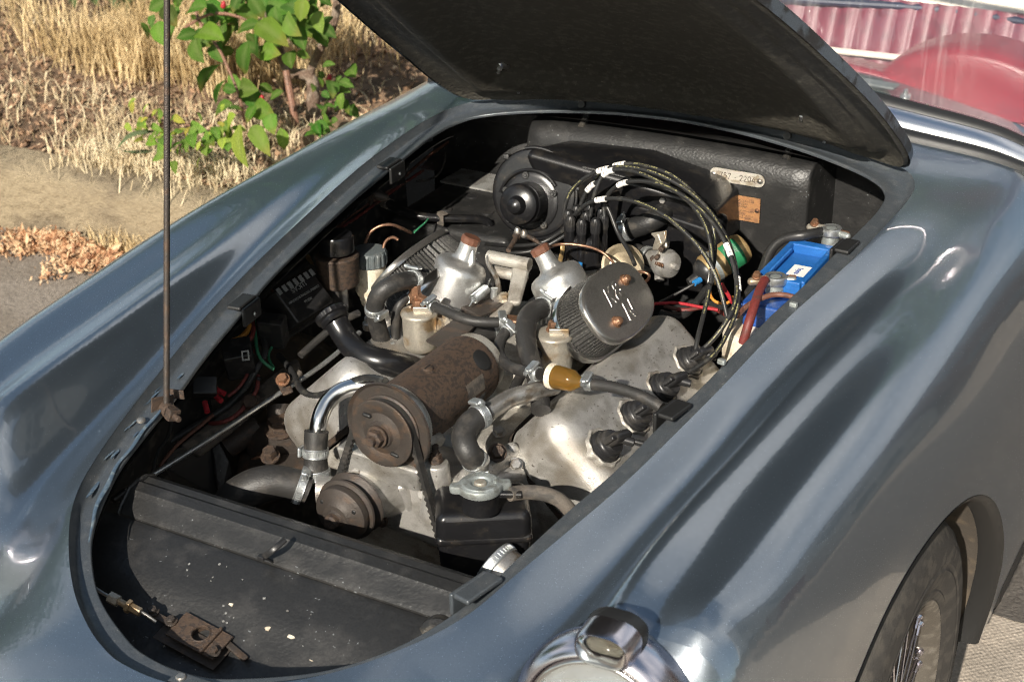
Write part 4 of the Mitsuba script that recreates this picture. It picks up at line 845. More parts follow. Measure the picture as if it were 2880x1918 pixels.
part(k, 'bell_crank', hull([((-0.072,0.252,0.848), .0025), ((-0.045,0.243,0.846), .0035), ((-0.024,0.251,0.830), .0025)]), 'rust_dark')
for p_ in ((-0.076,0.248,0.850), (-0.062,0.244,0.850)): part(k, 'ball_joint', hull([(V(p_), .0065), (V(p_) + V((0, 0, .004)), .005)]), 'steel')
part(k, 'idle_rod', cat([tube([(-0.105,0.060,0.765), (-0.079,0.064,0.760)], .006, 3, 10), bolt((-0.104,0.057,0.762), (-.3, -1, .4), .02, .01), bolt((-0.083,0.067,0.765), (-.3, -1, .4), .016, .01, stud=.012)]), 'bowl_metal')

# ------------------------------------------------------------------ distributor, leads, coil
DB_ = V((-0.048,0.435,0.740)); k = thing('distributor', 'black distributor cap crowned with ribbed lead boots', 'distributor')
dz = unit(V((.02, -.04, 1)))
part(k, 'cap', lathe([(0, -.006), (.040, -.006), (.042, -.003), (.0415, .002), (.037, .004), (.0355, .028), (.030, .040), (.024, .046), (0, .048)], DB_, dz, 56), 'black_gloss', smooth=40)
part(k, 'body', lathe([(0, -.07), (.025, -.07), (.030, -.03), (.040, -.012), (.040, -.006), (0, -.006)], DB_, dz, 40), 'alloy', smooth=40)
fd = frame(dz); tow = []
for i in range(9):
    a = 2 * np.pi * (i + .3) / 8; r = .0305 if i < 8 else 0.0
    q = DB_ + (fd[:, 0] * math.cos(a) + fd[:, 1] * math.sin(a)) * r; tow.append(q)
    part(k, 'tower', lathe([(0, .0), (.0085, .0), (.0076, .045), (.0070, .060), (0, .060)], q, dz, 20), 'black_gloss')
    wv4 = lambda a_, r_, h_: r_ * (1 + .09 * np.sin(10 * a_) * (r_ > .008) * (h_ > .063))
    part(k, 'boot', lathe([(0, .058), (.0082, .058), (.0090, .061), (.0088, .076), (.0070, .082), (.0048, .085), (0, .086)], q, dz, 60, wave=wv4), 'black_plastic', smooth=30)
part(k, 'spring_clip', cat([tube([(-0.086,0.409,0.765), (-0.075,0.401,0.770), (-0.075,0.396,0.752), (-0.079,0.396,0.735)], .004, 20, 8, flat=.35)]), 'gold')
part(k, 'clamp_stud', cat([bolt((-0.033,0.429,0.715), (0, 0, 1), .015, .010, stud=.010)]), 'bowl_metal')
part(k, 'clamp_plate', hull([((-0.052,0.428,0.708), .004), ((-0.011,0.461,0.708), .004), ((-0.031,0.405,0.705), .004), ((0.001,0.437,0.705), .004)]), 'alloy')
vc = thing('vacuum_capsule', 'round tarnished vacuum advance capsule beside the distributor', 'capsule')
va = unit(V((.42, -.75, .5))); vp = V((0.027,0.425,0.745))
part(vc, 'dish', lathe([(0, -.03), (.012, -.03), (.026, -.015), (.0335, -.006), (.0362, -.003), (.0362, 0), (.0315, .002), (.022, -.003), (.011, .0), (0, .001)], vp, va, 56), 'tarnish', smooth=40)
hose('copper_pipe', [(-0.057,0.307,0.800), (-0.050,0.337,0.800), (-0.017,0.351,0.800), (0.016,0.364,0.790), (0.042,0.360,0.775), (0.070,0.346,0.765), (0.084,0.370,0.765), (0.099,0.374,0.760), (0.098,0.362,0.752)], .0025, 'copper_metal', 'thin copper vacuum pipe in front of the distributor', 'pipe', 'copper pipes')
lead_defs = [  # px paths given with their depth
 ([(-0.063,0.420,0.819), (-0.032,0.410,0.850), (0.008,0.400,0.869), (0.056,0.385,0.880), (0.114,0.370,0.876), (0.160,0.355,0.861), (0.194,0.345,0.842), (0.220,0.335,0.820), (0.240,0.325,0.793), (0.259,0.310,0.760), (0.264,0.305,0.751)], 1, 'ignition lead arching lowest over the front of the heater'),
 ([(-0.013,0.435,0.821), (-0.016,0.440,0.844), (-0.002,0.440,0.869), (0.031,0.430,0.892), (0.077,0.420,0.903), (0.128,0.405,0.901), (0.178,0.390,0.884), (0.220,0.370,0.860), (0.253,0.345,0.827), (0.276,0.310,0.794), (0.281,0.270,0.770), (0.266,0.245,0.738), (0.240,0.232,0.707)], 4, 'ignition lead arching to the rearmost plug boot'),
 ([(-0.096,0.445,0.806), (-0.090,0.450,0.838), (-0.067,0.450,0.869), (-0.026,0.445,0.898), (0.029,0.440,0.914), (0.091,0.430,0.913), (0.149,0.420,0.896), (0.199,0.400,0.869), (0.240,0.370,0.836), (0.269,0.330,0.803), (0.285,0.290,0.774), (0.285,0.250,0.746), (0.279,0.215,0.727), (0.255,0.170,0.711), (0.244,0.150,0.706)], 3, 'ignition lead arching to the third plug boot'),
 ([(-0.071,0.470,0.811), (-0.067,0.475,0.839), (-0.047,0.475,0.872), (-0.005,0.470,0.903), (0.052,0.460,0.913), (0.107,0.450,0.906), (0.156,0.435,0.882), (0.185,0.420,0.856), (0.201,0.400,0.817), (0.214,0.360,0.792), (0.224,0.320,0.767), (0.231,0.285,0.746), (0.237,0.255,0.730), (0.240,0.240,0.716)], 4, 'ignition lead dropping inside the others with two white markers at its foot'),
 ([(-0.035,0.425,0.821), (-0.032,0.430,0.851), (-0.026,0.435,0.876), (-0.016,0.440,0.895), (0.025,0.435,0.911), (0.089,0.420,0.907), (0.144,0.410,0.889), (0.190,0.385,0.858), (0.212,0.360,0.822), (0.225,0.330,0.788)], 0, 'ignition lead tallest in the middle of the distributor bundle'),
 ([(-0.114,0.500,0.759), (-0.132,0.500,0.746), (-0.159,0.490,0.727), (-0.184,0.470,0.723), (-0.210,0.440,0.729), (-0.230,0.400,0.744)], 0, 'ignition lead running left behind the carburettors, upper of two'),
 ([(-0.099,0.470,0.763), (-0.121,0.460,0.746), (-0.153,0.440,0.730), (-0.185,0.420,0.727), (-0.204,0.380,0.738)], 0, 'ignition lead running left behind the carburettors, lower of two'),
 ([(-0.025,0.445,0.847), (-0.008,0.440,0.833), (0.013,0.430,0.802), (0.042,0.410,0.783), (0.070,0.380,0.771)], 0, 'ignition lead falling steeply in front of the gold capsule'),
 ([(-0.076,0.460,0.807), (-0.069,0.465,0.833), (-0.054,0.465,0.858), (-0.033,0.460,0.873)], 0, 'short ignition lead seen at the back of the distributor'),
]
for i, (pts, nm, lab) in enumerate(lead_defs):
    k = thing('ignition_lead', lab, 'ignition lead', 'ignition leads')
    part(k, 'cable', tube(pts, .0037, 14 * len(pts), 14), 'lead_black', smooth=60)
    c, t = along(pts, 400); L_ = np.r_[0, np.cumsum(np.linalg.norm(np.diff(c, axis=0), axis=1))]
    def at_len(s_): 
        j = int(np.searchsorted(L_, s_)); j = min(j, 399); return c[j], unit(t[j])
    # white numbered markers
    spots_ = {0: (.070,), 1: (.075, .330), 2: (.120, .485), 3: (.115, .430), 4: (.08,), 5: (), 6: (), 7: (), 8: (.05,)}[i]
    for s0_ in spots_:
        for w_ in (0, .0125):
            p_, d_ = at_len(min(s0_ + w_, L_[-1] - .006))
            mk = part(k, 'marker', lathe([(.0037, -.0055), (.0048, -.0055), (.0050, -.004), (.0050, .004), (.0048, .0055), (.0037, .0055)], p_, d_, 20), 'white_label')
            up_ = unit(V((.35, -.6, .72)) - d_ * (V((.35, -.6, .72)) @ d_))
            part(mk, 'digit', rbox(p_ + up_ * .0049, (.0012, .0040, .0006), .0002, X=d_, Z=up_), 'print_dark')
    # yellow maker lettering repeated along the lead
    s_ = .03
    while s_ < L_[-1] - .06 and i < 5:
        if all(not (q_ - .055 < s_ < q_ + .03) for q_ in spots_):
            tm = meshkit.text_mesh('performanceleads', .0026, .0002); v = tm.vertices.copy(); sc_ = .046 / v[:, 0].max(); v[:, 0] *= sc_; out = np.zeros_like(v)
            for q in range(len(v)):
                p_, d_ = at_len(s_ + v[q, 0]); up_ = unit(V((.35, -.6, .72)) - d_ * (V((.35, -.6, .72)) @ d_)); sd = np.cross(up_, d_); a_ = (v[q, 1] - .0013) / .0037
                out[q] = p_ + (up_ * math.cos(a_) + sd * math.sin(a_)) * (.00372 + v[q, 2])
            part(k, 'print', trimesh.Trimesh(out, tm.faces, process=False), 'print_yellow', smooth=False)
        s_ += .062
for i, p in enumerate(PL[:2]):
    k = thing('ignition_lead', ['lead end with a white marker leaving the frontmost plug boot', 'lead end with a white marker leaving the second plug boot'][i], 'ignition lead', 'ignition leads')
    a_ = p + RN * .033 + V((.012, .006, -.004)); d_ = unit(V((.9, .3, -.2)))
    part(k, 'cable', tube([a_, a_ + d_ * .03, a_ + d_ * .06 + V((0, .01, -.01)), a_ + d_ * .10 + V((0, .04, -.05))], .0037, 20, 12), 'lead_black')
    part(k, 'marker', lathe([(.0037, -.006), (.0050, -.006), (.0050, .006), (.0037, .006)], a_ + d_ * .032, d_, 18), 'white_label')
k = thing('ignition_coil', 'gold ignition coil with a green label on the bulkhead', 'coil')
c0, c1 = V((0.154,0.482,0.735)), V((0.199,0.541,0.770)); ca_ = unit(c1 - c0); Lc = float(np.linalg.norm(c1 - c0))
part(k, 'can', lathe([(0, 0), (.026, 0), (.0285, .003), (.0285, .010), (.0270, .012), (.0270, Lc - .012), (.024, Lc - .003), (.018, Lc), (0, Lc)], c0, ca_, 48), 'gold', smooth=40)
part(k, 'cap', lathe([(0, -.035), (.008, -.035), (.010, -.018), (.020, -.012), (.0245, -.004), (.025, 0), (0, 0)], c0, ca_, 36), 'black_plastic', smooth=40)
cf = frame(ca_); vd = unit(V((.35, -.65, .68)) - ca_ * (V((.35, -.65, .68)) @ ca_)); sd = np.cross(ca_, vd)
lb = lambda t0, t1, a0, a1, R_: grid(V([[c0 + ca_ * a + (vd * math.cos(t) + sd * math.sin(t)) * R_ for t in np.linspace(t0, t1, 14)] for a in (a0, a1)]))
part(k, 'label', lb(-.7, 1.5, Lc * .42, Lc * .80, .0274), 'green_label'); part(k, 'strap', lb(-3.2, 3.2, Lc * .12, Lc * .24, .0280), 'zinc_dull')
for j, (tx, hh) in enumerate((('SPORTS', .0055), ('COIL', .0055))):
    tm = meshkit.text_mesh(tx, hh, .0002); v = tm.vertices; a_ = Lc * (.48 + .17 * j); t_ = -.35 + v[:, 0] / .0276
    tm.vertices = c0 + np.outer(a_ + (.0055 - v[:, 1]), ca_) + (np.cos(t_)[:, None] * vd + np.sin(t_)[:, None] * sd) * (.02755 + v[:, 2])[:, None]; part(k, 'lettering', tm, 'print_grey', smooth=False)

# ------------------------------------------------------------------ heater blower and heater box
k = thing('heater_blower', 'black heater blower drum with its motor facing forward', 'heater blower')
ba = unit(V((.12, -.95, .26))); bc = V((-0.207,0.540,0.793))
xs = unit(np.cross(ba, V((0, 0, 1)))); us = np.cross(xs, ba)
RS = .081; SM = .76
part(k, 'scroll', lathe([(0, -.15), (RS - .006, -.15), (RS, -.142), (RS, -.006), (RS - .003, 0), (RS - .010, .002), (0, .002)], bc, ba, 72), 'black_gloss', smooth=40)
part(k, 'scroll_rim', tube([bc + (xs * math.cos(a) + us * math.sin(a)) * (RS + .001) - ba * .002 for a in np.linspace(1.3, 5.2, 30)], .0032, 90, 8), 'black_gloss')
md = bc + us * -.016 + xs * .004 + ba * .002
part(k, 'motor_plate', lathe([(0, 0), (.052, 0), (.054, .003), (.046, .006), (0, .006)], md, ba, 48), 'black_gloss', smooth=40)
part(k, 'motor', lathe([(0, .004), (.0375, .006), (.0370, .010), (.0368, .052), (.0345, .060), (.028, .064), (.0175, .066), (.0155, .072), (.0125, .080), (.0065, .083), (0, .084)], md, ba, 56), 'black_gloss', smooth=35)
part(k, 'motor_seam', lathe([(.0370, .046), (.0380, .048), (.0380, .051), (.0360, .053)], md, ba, 56), 'black_gloss')
for a in (.35, 1.35, 2.7, 4.0, 5.5): part(k, 'screw', cat([disc_cyl(.0068, md + (xs * math.cos(a) + us * math.sin(a)) * .049, md + (xs * math.cos(a) + us * math.sin(a)) * .049 + ba * .008, 18), disc_cyl(.0035, md + (xs * math.cos(a) + us * math.sin(a)) * .049 + ba * .008, md + (xs * math.cos(a) + us * math.sin(a)) * .049 + ba * .010, 12)]), 'black_satin')
part(k, 'clamp_band', tube([md + (xs * math.cos(a) + us * math.sin(a)) * .058 + ba * .004 for a in np.linspace(.2, 2.5, 12)], .0032, 30, 8), 'black_gloss')
for a in (.8, 2.9): part(k, 'rim_clip', rbox(bc + (xs * math.cos(a) + us * math.sin(a)) * (RS + .002) - ba * .006, (.012, .010, .016), .002, X=xs, Z=ba), 'black_satin')
hb = thing('heater_box', 'black painted heater box against the bulkhead', 'heater box')
hp_ = [bc + us * (RS - .014) + V((0, -.004, 0)), V((-0.041,0.575,0.836)), V((0.091,0.585,0.811)), V((0.113,0.590,0.795)), V((0.118,0.600,0.732)), V((-0.136,0.600,0.676))]
part(hb, 'case', hull([(q, .014) for q in hp_] + [(V((q[0], .690, q[2] + .004 - .03 * (i == 0))), .014) for i, q in enumerate(hp_)]), 'black_gloss', smooth=30)
part(hb, 'front_panel', hull([(V(q), .010) for q in ((-.02, .575, .790), (.115, .575, .770), (.13, .575, .72), (.13, .575, .66), (-.02, .575, .66))] + [(V(q), .010) for q in ((-.02, .61, .80), (.13, .61, .78), (.13, .61, .66))]), 'black_gloss', smooth=30)
part(hb, 'seam', tube([(-0.115,0.556,0.853), (-0.034,0.560,0.846), (0.097,0.570,0.821), (0.123,0.580,0.800), (0.127,0.590,0.738)], .0026, 40, 8), 'black_satin')
part(hb, 'retaining_strap', cat([rbox((.035, .580, .828), (.010, .012, .03), .002, X=(1, 0, -.2)), bolt((.035, .572, .812), (0, -1, .2), .011, .008)]), 'steel')
part(hb, 'paper_sheet', rbox((-0.063,0.600,0.833), (.050, .030, .0015), .0005, X=(1, -.1, -.17), Z=(.17, -.25, 1)), 'cream_plastic', label='brown paper sheet on the heater')
hose('heater_hose', [(0.031,0.585,0.786), (0.033,0.545,0.787), (0.007,0.535,0.772), (-0.027,0.535,0.756)], .0185, 'black_satin', 'short black heater hose in front of the heater box', 'hose', 'heater hoses', clamps=((.06, dict(toward=(-.5, -.3, 1), w=.013)), (.90, dict(toward=(.2, -.3, 1), w=.014))), sides=28)
# heater valve
k = thing('heater_valve', 'tarnished alloy heater valve with levers and springs', 'valve')
v0, v1 = V((0.031,0.499,0.735)), V((0.128,0.452,0.745)); vx = unit(v1 - v0)
part(k, 'pipe', tube([v0 - vx * .02, v0 + vx * .02], .016, 4, 22), 'rubber')
part(k, 'body', cat([lathe([(0, 0), (.014, 0), (.0145, .022), (.021, .026), (.025, .034), (.0255, .046), (.022, .056), (.012, .060), (.006, .061), (.0055, .072), (0, .072)], v0 + vx * .018, vx, 32), disc_cyl(.012, v0 + vx * .045, v0 + vx * .045 + V((0, .01, .035)), 20), disc_cyl(.009, v0 + vx * .045, v0 + vx * .045 - V((0, 0, .035)), 16)]), 'alloy', smooth=40)
clamp_parts(k, v0 + vx * .012, vx, .0165, toward=(0, -.4, -1), w=.012)
part(k, 'lever', cat([hull([(v0 + vx * .036 + V((0, -.012, .026)), .003), (v0 + vx * .044 + V((0, -.010, .052)), .003), (v0 + vx * .060 + V((0, -.012, .032)), .003)]), hull([(v0 + vx * .03 + V((0, -.01, .05)), .0025), (v0 + vx * .058 + V((0, -.005, .058)), .0025), (v0 + vx * .066 + V((0, -.01, .036)), .0025)]), tube([v0 + vx * .05 + V((0, -.015, .02)), v0 + vx * .056 + V((0, -.018, .038)), v0 + vx * .066 + V((0, -.018, .050)), v0 + vx * .064 + V((0, -.01, .064))], .0018, 20, 8)]), 'bowl_metal')
for q in ((.040, -.022, .012), (.052, -.024, .018), (.060, -.02, .034)): part(k, 'pivot', disc_cyl(.0048, v0 + vx * q[0] + V((0, q[1] + .006, q[2])), v0 + vx * q[0] + V((0, q[1] - .004, q[2])), 12), 'rust')
part(k, 'return_spring', tube([v0 + vx * (.048 + .0009 * j) + V((0, -.026 + .003 * math.sin(j * 1.57), .008 + .003 * math.cos(j * 1.57))) for j in range(24)], .0009, 70, 6), 'brass')

# ------------------------------------------------------------------ battery, plates on the bulkhead
k = thing('battery', 'bright blue battery with a raised tray handle and label', 'battery')
bx_ = unit(V((0.319,0.615,0.785)) - V((0.321,0.312,0.785))); bx_ = unit(V((bx_[0], bx_[1], 0))); bn_ = V((bx_[1], -bx_[0], 0))
bcen = V((0.318,0.455,0.785)) + bn_ * .045
part(k, 'case', rbox(bcen + V((0, 0, -.125)), (.27, .165, .20), .008, X=bx_), 'blue_dark')
part(k, 'lid', rbox(bcen + V((0, 0, -.022)), (.275, .170, .022), .005, X=bx_), 'blue_dark')
hc = V((0.323,0.452,0.795)); hw = .034
for a, b, lx, ly in ((0, hw, .155, .010), (0, -hw, .155, .010), (.072, 0, .020, 2 * hw), (-.072, 0, .026, 2 * hw)):
    part(k, 'tray_wall', rbox(hc + bx_ * a + bn_ * b + V((0, 0, -.006)), (lx, ly, .026), .003, X=bx_), 'blue_plastic')
part(k, 'tray_floor', rbox(hc + V((0, 0, -.012)), (.135, .06, .006), .001, X=bx_), 'blue_plastic')
rk_ = part(k, 'rack_teeth', cat([rbox(hc + bx_ * (-.055 + .0035 * j) - bn_ * (hw - .0062) + V((0, 0, .001)), (.0016, .004, .006), .0003, X=bx_) for j in range(30)]), 'blue_plastic'); stuff(rk_)
lc = hc + bx_ * -.012 + bn_ * .006 + V((0, 0, -.0084))
lk_ = part(k, 'label', rbox(lc, (.052, .030, .0012), .0004, X=bx_), 'white_label')
tm = meshkit.text_mesh('Tayna', .0075, .0004, bold=True); v = tm.vertices; sc_ = .026 / v[:, 0].max()
tm.vertices = lc + np.outer(-(v[:, 0] * sc_) + .016, -bn_ * 0 + bx_ * 1.0) * 1 + np.outer(v[:, 1] - .004, -bn_) * -1 * 1 + np.outer(v[:, 2] + .0006, V((0, 0, 1)))
part(lk_, 'lettering', tm, 'blue_dark', smooth=False)
part(lk_, 'logo', rbox(lc - bx_ * .020 - bn_ * .002 + V((0, 0, .0007)), (.006, .010, .0006), .0002, X=bx_), 'orange_wire')
def terminal(c, lab, d):
    kk = thing('battery_terminal', lab, 'battery clamp', 'battery clamps'); c = V(c)
    part(kk, 'post', lathe([(0, -.022), (.015, -.022), (.0135, -.008), (.0098, -.007), (.0085, .006), (0, .007)], c, (0, 0, 1), 24), 'zinc_dull')
    part(kk, 'ring', lathe([(.0100, -.006), (.0175, -.006), (.0190, -.003), (.0180, .005), (.0160, .007), (.0100, .006)], c, (0, 0, 1), 28), 'zinc')
    part(kk, 'jaw', hull([(c + d * .016, .008), (c + d * .038 + V((0, 0, -.002)), .0065)]), 'bowl_metal'); part(kk, 'pinch_lug', hull([(c - d * .014 + V((0, 0, -.001)), .0065), (c - d * .026 + V((.004, -.004, -.001)), .006)]), 'zinc_dull')
    part(kk, 'bolt', bolt(c + d * .030 + V((0, 0, .006)), (.1, -.2, 1), .010, .007), 'brass'); part(kk, 'cable_screw', disc_cyl(.004, c - d * .01 + V((0, 0, .002)), c - d * .032 + V((0, 0, .002)), 12), 'brass')
    return kk
terminal((0.317,0.368,0.800), 'nearer grey battery clamp with a red cable', unit(V((-.75, -.5, 0))))
terminal((0.338,0.568,0.812), 'further grey battery clamp with a black cable', unit(V((-.9, .1, 0))))
hose('battery_cable', [(0.308,0.345,0.806), (0.314,0.306,0.804), (0.321,0.267,0.796), (0.324,0.240,0.780), (0.320,0.231,0.750)], .0072, 'red_wire', 'thick dirty red battery cable', 'cable', 'battery cables')
hose('battery_cable', [(0.324,0.557,0.812), (0.304,0.530,0.812), (0.273,0.524,0.802), (0.254,0.517,0.780), (0.244,0.511,0.745), (0.223,0.515,0.700), (0.201,0.527,0.650)], .0085, 'lead_black', 'thick black battery cable curving over the battery', 'cable', 'battery cables')
hose('battery_cable', [(0.278,0.315,0.750), (0.299,0.295,0.780), (0.319,0.293,0.797), (0.338,0.312,0.801), (0.362,0.315,0.802), (0.382,0.314,0.800)], .0042, 'brown_wire', 'grey brown braided strap crossing the battery', 'cable', 'battery cables')
k = thing('washer_bottle', 'cream plastic washer bottle beside the wing edge', 'bottle')
wb = V((0.305,0.328,0.735))
part(k, 'bottle', lathe([(0, -.12), (.045, -.12), (.052, -.11), (.052, -.015), (.047, -.004), (.030, 0), (0, .001)], wb, (0, 0, 1), 44), 'cream_plastic', smooth=40)
part(k, 'cap', lathe([(0, 0), (.022, 0), (.0235, .003), (.0235, .016), (.021, .019), (0, .020)], wb + V((.020, .018, .0)), (0, 0, 1), 36), 'cream_plastic', smooth=40)
yb = .6895
def plate(name, lab, c, w, h, m_, rx):
    k = thing(name, lab, 'plate'); c = V(c); s_ = shapely.box(-w / 2, -h / 2, w / 2, h / 2).buffer(-rx).buffer(rx, 6)
    part(k, 'sheet', prism(s_, .0016, c, (0, -1, 0), (0, 0, 1)), m_)
    return k, c
def text_on(k, c, tx, dx, dzz, h, m_, width=None, name='lettering', depth=.0005, bold=False):
    tm = meshkit.text_mesh(tx, h, depth, bold=bold); v = tm.vertices
    if width: v[:, 0] *= width / v[:, 0].max()
    w_ = v[:, 0].max(); tm.vertices = V((c[0] + dx - w_ / 2, 0, c[2] + dzz - h / 2)) + np.stack([v[:, 0], c[1] - .0014 - v[:, 2], v[:, 1]], 1)
    part(k, name, tm, m_, smooth=False)
pc_ = ((0.123,0.689,0.830)); k, c = plate('number_plate', 'silver body number plate with rounded ends', pc_, .103, .024, 'plate_alloy', .0119)
text_on(k, c, '757 - 2204', 0, 0, .0110, 'print_dark', .068, depth=.0005)
for dx in (-.043, .043): screw(k, (c[0] + dx, c[1] - .0014, c[2]), (0, -1, 0), .0042, 'steel')
pc_ = ((0.132,0.689,0.774)); k, c = plate('maker_plate', 'copper coloured maker plate screwed to the bulkhead', pc_, .0735, .046, 'plate_copper', .0015)
for tx, dzz, h, w in (('THE DAIMLER Co LTD', .0145, .0042, .050), ('COVENTRY', .0085, .0038, .027), ('ENGLAND', .0030, .0038, .024), ('PROVISION BRITISH PATENT', -.0045, .0024, .052), ('13019/57', -.0088, .0024, .018), ('REGD. No. 878705', -.0135, .0024, .048), ('FOREIGN PATENT PENDING', -.0178, .0024, .046)):
    text_on(k, c, tx, 0, dzz, h, 'print_dark', w, depth=.0004)
for dx in (-.032, .032): screw(k, (c[0] + dx, c[1] - .0014, c[2]), (0, -1, 0), .0036, 'brass')

# ------------------------------------------------------------------ radiator, shroud, header tank
k = thing('radiator', 'black painted radiator header across the front of the bay', 'radiator')
RL, RR = V((-.285, -.455, .686)), V((.238, -.455, .686))
prof_r = [(-.030, -.07), (-.030, -.012), (-.024, -.004), (-.010, .004), (-.004, .012), (.012, .015), (.020, .011), (.030, .013), (.044, .006), (.048, -.002), (.048, -.07)]
xs_ = np.r_[RL[0], RL[0] + .004, np.linspace(RL[0] + .02, RR[0] - .02, 30), RR[0] - .004, RR[0]]
rows = [[(x, RL[1] + y, RL[2] + (z - (.006 if (i in (0, len(xs_) - 1)) else 0))) for y, z in prof_r] for i, x in enumerate(xs_)]
tm_ = grid(V(rows)); part(k, 'top_tank', tm_, 'bulkhead_black', smooth=35)
for x in (RL[0], RR[0]): part(k, 'end_plate', hull([((x, RL[1] + y, RL[2] + z), .003) for y, z in prof_r]), 'bulkhead_black', smooth=30)
fins = cat([rbox((x, RL[1] - .034, RL[2] - .035), (.0012, .012, .022), .0003) for x in np.arange(.12, .235, .0035)])
fk = part(k, 'core_fins', fins, 'black_satin'); stuff(fk)
part(k, 'core', rbox((-.02, RL[1], .42), (.50, .07, .44), .004), 'rubber_dark')
part(k, 'side_cap', lathe([(0, 0), (.022, 0), (.024, .004), (.024, .02), (.018, .026), (0, .026)], (RR[0] - .015, RL[1] - .030, RL[2] - .03), (.3, -1, .3), 32), 'black_satin')
zt_ = thing('cable_tie', 'black cable tie bent over the radiator header', 'cable tie')
put(zt_, cat([tube([(-0.034,-0.496,0.688), (-0.015,-0.496,0.706), (-0.010,-0.478,0.712)], .0022, 16, 8, flat=1.8), tube([(-0.034,-0.496,0.688), (-0.030,-0.490,0.683), (-0.032,-0.471,0.660)], .003, 10, 8, flat=.5), rbox((-0.034,-0.497,0.689), (.010, .008, .006), .001)]), 'black_plastic')
# front cowl panel: three long faces between the header and the nose
cw = []
for x in np.linspace(-.36, .32, 40):
    nb_ = .02 * (x / .3) ** 2
    cw.append([(x, -.487, .672), (x, -.497 - nb_ * .3, .672), (x, -.545 - nb_, .655), (x, -.562 - nb_, .640), (x, -.60 - nb_, .605), (x, -.66 - nb_, .585), (x, -.74 - nb_, .575)])
fp = thing('front_cowl', 'big matt black ducting panel ahead of the radiator', 'cowl panel')
part(fp, 'panel', grid(V(cw)), 'bulkhead_black', smooth=28)
for px_, s_ in (((555,1522), .008), ((616,1546), .006), ((700,1585), .004), ((757,1660), .005), ((790,1662), .006), ((825,1770), .004)):
    c_ = V((-0.101,-0.514,0.660)); 
    u_ = (px_[0] - 555) / 270.0; xx_ = -.225 + .30 * u_ + .02; yy_ = -.545 - .03 * ((px_[1] - 1522) / 250.0); a_ = np.linspace(0, 6.28, 8)[:-1]; rr2 = s_ * gr.uniform(.5, 1.1, 7)
    cz = float(np.interp(-yy_, [.487, .497, .545, .562, .60], [.672, .672, .655, .640, .605]))
    part(fp, 'paint_fleck', place(trimesh.creation.extrude_polygon(Polygon(np.stack([rr2 * np.cos(a_), rr2 * np.sin(a_) * .7], 1)), .0012, engine='earcut'), (xx_, yy_, cz), (0, -.35, 1)), 'cream_plastic', smooth=False)
ft_ = []
for i in range(46):
    fx2, fy2 = gr.uniform(-.24, .16), gr.uniform(-.66, -.505); t_ = np.linspace(0, 6.28, 7)[:-1]; r6 = gr.uniform(.0008, .0022) * gr.uniform(.5, 1.2, 6)
    cz = float(np.interp(-fy2, [.487, .497, .545, .562, .60, .66], [.672, .672, .655, .640, .605, .585])) + .0004
    ft_.append(place(trimesh.creation.extrude_polygon(Polygon(np.stack([r6 * np.cos(t_), r6 * np.sin(t_)], 1)), .0006, engine='earcut'), (fx2, fy2, cz), (0, -.35, 1)))
stuff(part(fp, 'grit', cat(ft_), 'grey_panel', smooth=False))
# bonnet catch with its cable
k = thing('bonnet_catch', 'rusty bonnet catch plate with a round hole', 'bonnet catch')
b0 = V((-0.059,-0.599,0.625)); bxx = unit(V((-0.013,-0.603,0.620)) - V((-0.099,-0.599,0.630))); byy = unit(np.cross(V((-.1, -.25, 1)), bxx)); bz_ = np.cross(bxx, byy)
from shapely.geometry import box as sbox
pg = sbox(-.050, -.026, .050, .026).difference(Point(.0, .004).buffer(.0145))
def on_plate(mm): 
    M = np.eye(4); M[:3, :3] = np.stack([bxx, byy, bz_], 1) * .76; M[:3, 3] = b0; mm = mm.copy(); mm.apply_transform(M); return mm
part(k, 'plate', on_plate(trimesh.creation.extrude_polygon(pg, .004, engine='earcut')), 'rust', smooth=False)
part(k, 'collar', on_plate(cat([lathe([(.0145, -.014), (.0175, -.014), (.0175, .0045), (.0155, .0055), (.0145, .004)], (0, .004, 0), (0, 0, 1), 36)])), 'rust')
part(k, 'lower_plate', on_plate(rbox((-.01, -.012, -.012), (.13, .045, .003), .001)), 'rust_dark')
part(k, 'rib', on_plate(rbox((.025, 0, .006), (.006, .058, .008), .002)), 'rust')
part(k, 'catch_arm', on_plate(rbox((-.082, -.004, .002), (.06, .012, .004), .001)), 'rust_dark'); part(k, 'catch_arm', on_plate(rbox((.068, .010, -.004), (.05, .012, .006), .002, X=(1, -.2, 0))), 'rust_dark')
for a, b in ((-.058, -.002), (.044, -.014), (-.098, -.002)): part(k, 'hex_bolt', on_plate(bolt((a, b, .006), (0, 0, 1), .014, .006, stud=.002)), 'rust_dark')
hose('release_cable', [(-0.112,-0.616,0.640), (-0.130,-0.619,0.650), (-0.153,-0.624,0.658), (-0.185,-0.626,0.665), (-0.207,-0.623,0.668)], .0022, 'steel', 'thin steel bonnet release cable at the front lip', 'cable')
k = thing('cable_adjuster', 'small brass threaded cable adjuster near the front lip', 'adjuster')
for a, b, r in (((312,1680), (330,1688), .008), ((345,1694), (368,1706), .006), ((375,1706), (385,1712), .009)):
    pass
aj0, aj1 = V((-0.174,-0.627,0.664)), V((-0.142,-0.623,0.655)); aj = unit(aj1 - aj0)
put(k, cat([lathe([(0, 0), (.0075, 0), (.0075, .014), (0, .014)], aj0, aj, 6), lathe([(0, .014), (.0045, .014), (.0045, .030), (0, .03)], aj0, aj, 16), lathe([(0, .026), (.009, .026), (.009, .031), (0, .031)], aj0, aj, 6), lathe([(0, .031), (.006, .031), (.006, .046), (0, .046)], aj0, aj, 6)]), 'bowl_metal')

